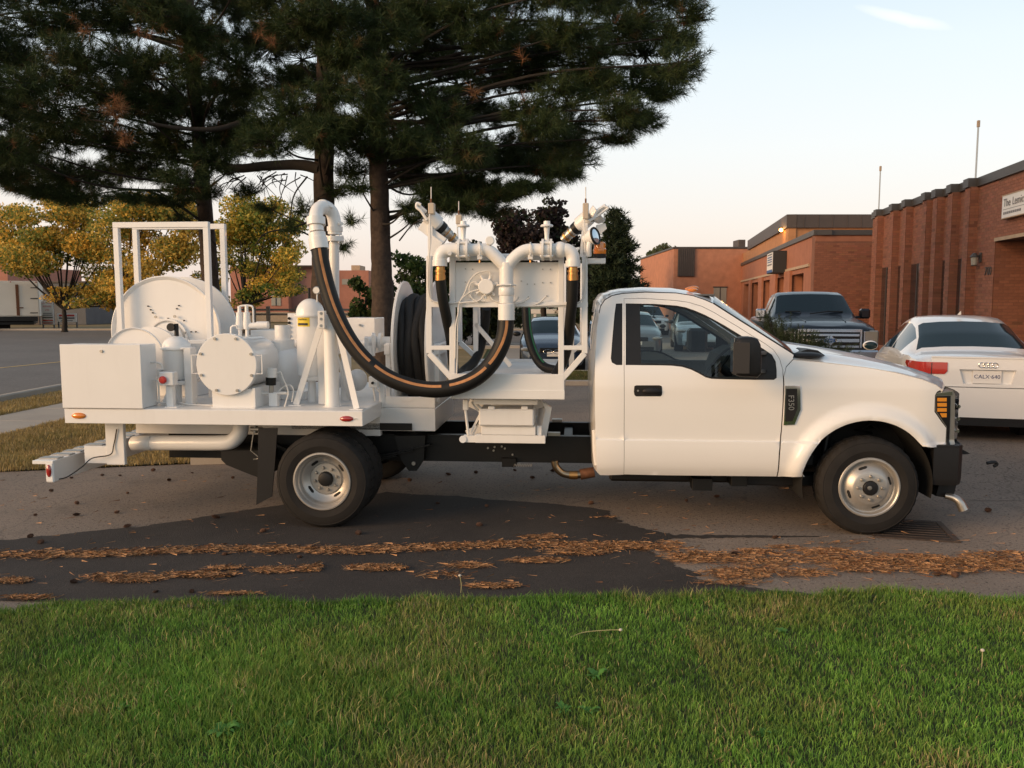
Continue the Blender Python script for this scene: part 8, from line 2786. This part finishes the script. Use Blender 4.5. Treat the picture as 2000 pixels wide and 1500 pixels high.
# conifer right of the platform
def conifer(name, label, px, top_y, base_y, Y, wpx, n_tiers, seed):
    rg = np.random.default_rng(seed)
    rr_ = random.Random(seed)
    b = at(px, base_y, Y)
    b.z = 0
    mp = Y / F
    H = at(px, top_y, Y).z
    t = empty(name, b, 0, label=label, cat='tree')
    ob('trunk', trunk_mesh([V(0, 0, -.1), V(0, 0, H * .5), V(0, 0, H)], .22, .03, 10, seed), BARK2, t, 60)
    C, AX = [], []
    for k in range(n_tiers):
        f = (k + .5) / n_tiers
        z = H * (.98 - .86 * f)
        rad = wpx * mp * (.14 + .95 * f ** .75) * rr_.uniform(.75, 1.15)
        nb = int(6 + 9 * f)
        for j in range(nb):
            a = rr_.uniform(0, 6.283)
            rl_ = rad * rr_.uniform(.6, 1.1)
            e_ = V(math.cos(a) * rl_, math.sin(a) * rl_, z - .05 * rl_ + rr_.uniform(-.1, .25))
            ob('limb', MB().tube([V(0, 0, z), V(e_.x * .5, e_.y * .5, z - .05), e_], [.03, .022, .01], 5), BARK2, t, 60) if (j % 3 == 0) else None
            for _ in range(int(16 * rl_ / 1.2) + 8):
                s_ = rr_.random() ** .6
                C.append((e_.x * s_ + rr_.gauss(0, .16), e_.y * s_ + rr_.gauss(0, .16), z + (e_.z - z) * s_ + rr_.gauss(0, .12)))
                AX.append((math.cos(a) * .6, math.sin(a) * .6, .5))
    C, AX = np.array(C), np.array(AX)
    tn_ = np.array([.026, .040, .018])[None] * rg.uniform(.6, 1.5, (len(C), 1))
    v = []
    rad = rg.uniform(.16, .28, len(C))
    d = rg.normal(size=(len(C), 9, 3))
    d /= np.linalg.norm(d, axis=2, keepdims=True)
    tip = C[:, None] + (d + AX[:, None] * .7) * rad[:, None, None]
    sd_ = np.cross(d, rg.normal(size=d.shape))
    sd_ /= np.linalg.norm(sd_, axis=2, keepdims=True) + 1e-9
    v = np.stack([C[:, None] - sd_ * .03, C[:, None] + sd_ * .03, tip], 2).reshape(-1, 3)
    me = fast_mesh('crown', v, np.arange(len(v)).reshape(-1, 3), np.repeat(tn_, 27, 0))
    me.materials.append(NEED)
    ob('crown', me, None, t)
conifer('conifer', 'dark conifer rising between the lift platform and the cab', 1200, 408, 640, 44, 62, 26, 3)
conifer('conifer', 'dark conifer partly hidden behind the right nozzles', 1150, 470, 640, 52, 60, 20, 4)

# juniper bush in front of the blue pickup
JB_ = empty('juniper_bush', (at(1540, 690, 14.6).x, 14.6, 0), 0, label='dark spiky juniper bush in front of the blue pickup', cat='bush')
rg = np.random.default_rng(5)
C, AX = [], []
tips = [(1497, 612), (1505, 630), (1520, 640), (1535, 650), (1548, 645), (1562, 640), (1575, 652), (1590, 655), (1605, 662), (1620, 672), (1490, 640), (1510, 660), (1640, 680), (1580, 670), (1540, 670), (1525, 622), (1655, 684)]
o0 = Vector(JB_.location)
for px, py in tips:
    e_ = at(px, py, 14.6 + random.uniform(-.5, .5)) - o0
    s0 = V(e_.x * .45, e_.y * .3, .1)
    ob('stem', MB().tube(cr([s0, s0.lerp(e_, .6) + V(.05, 0, .05), e_], 4), [.02 - .0018 * k for k in range(9)], 5), BARK2, JB_, 60)
    for _ in range(120):
        s_ = random.random() ** .55
        p = s0.lerp(e_, s_)
        C.append((p.x + random.gauss(0, .09), p.y + random.gauss(0, .12), p.z + random.gauss(0, .05)))
        dv = (e_ - s0).normalized()
        AX.append(tuple(dv))
v_, t_, c_ = needle_bursts(np.array(C), np.array(AX), np.full(len(C), .07), 22, np.array([.035, .05, .022])[None] * rg.uniform(.5, 1.6, (len(C), 1)), rg)
me = fast_mesh('foliage', v_, t_, c_)
me.materials.append(NEED)
ob('foliage', me, None, JB_)
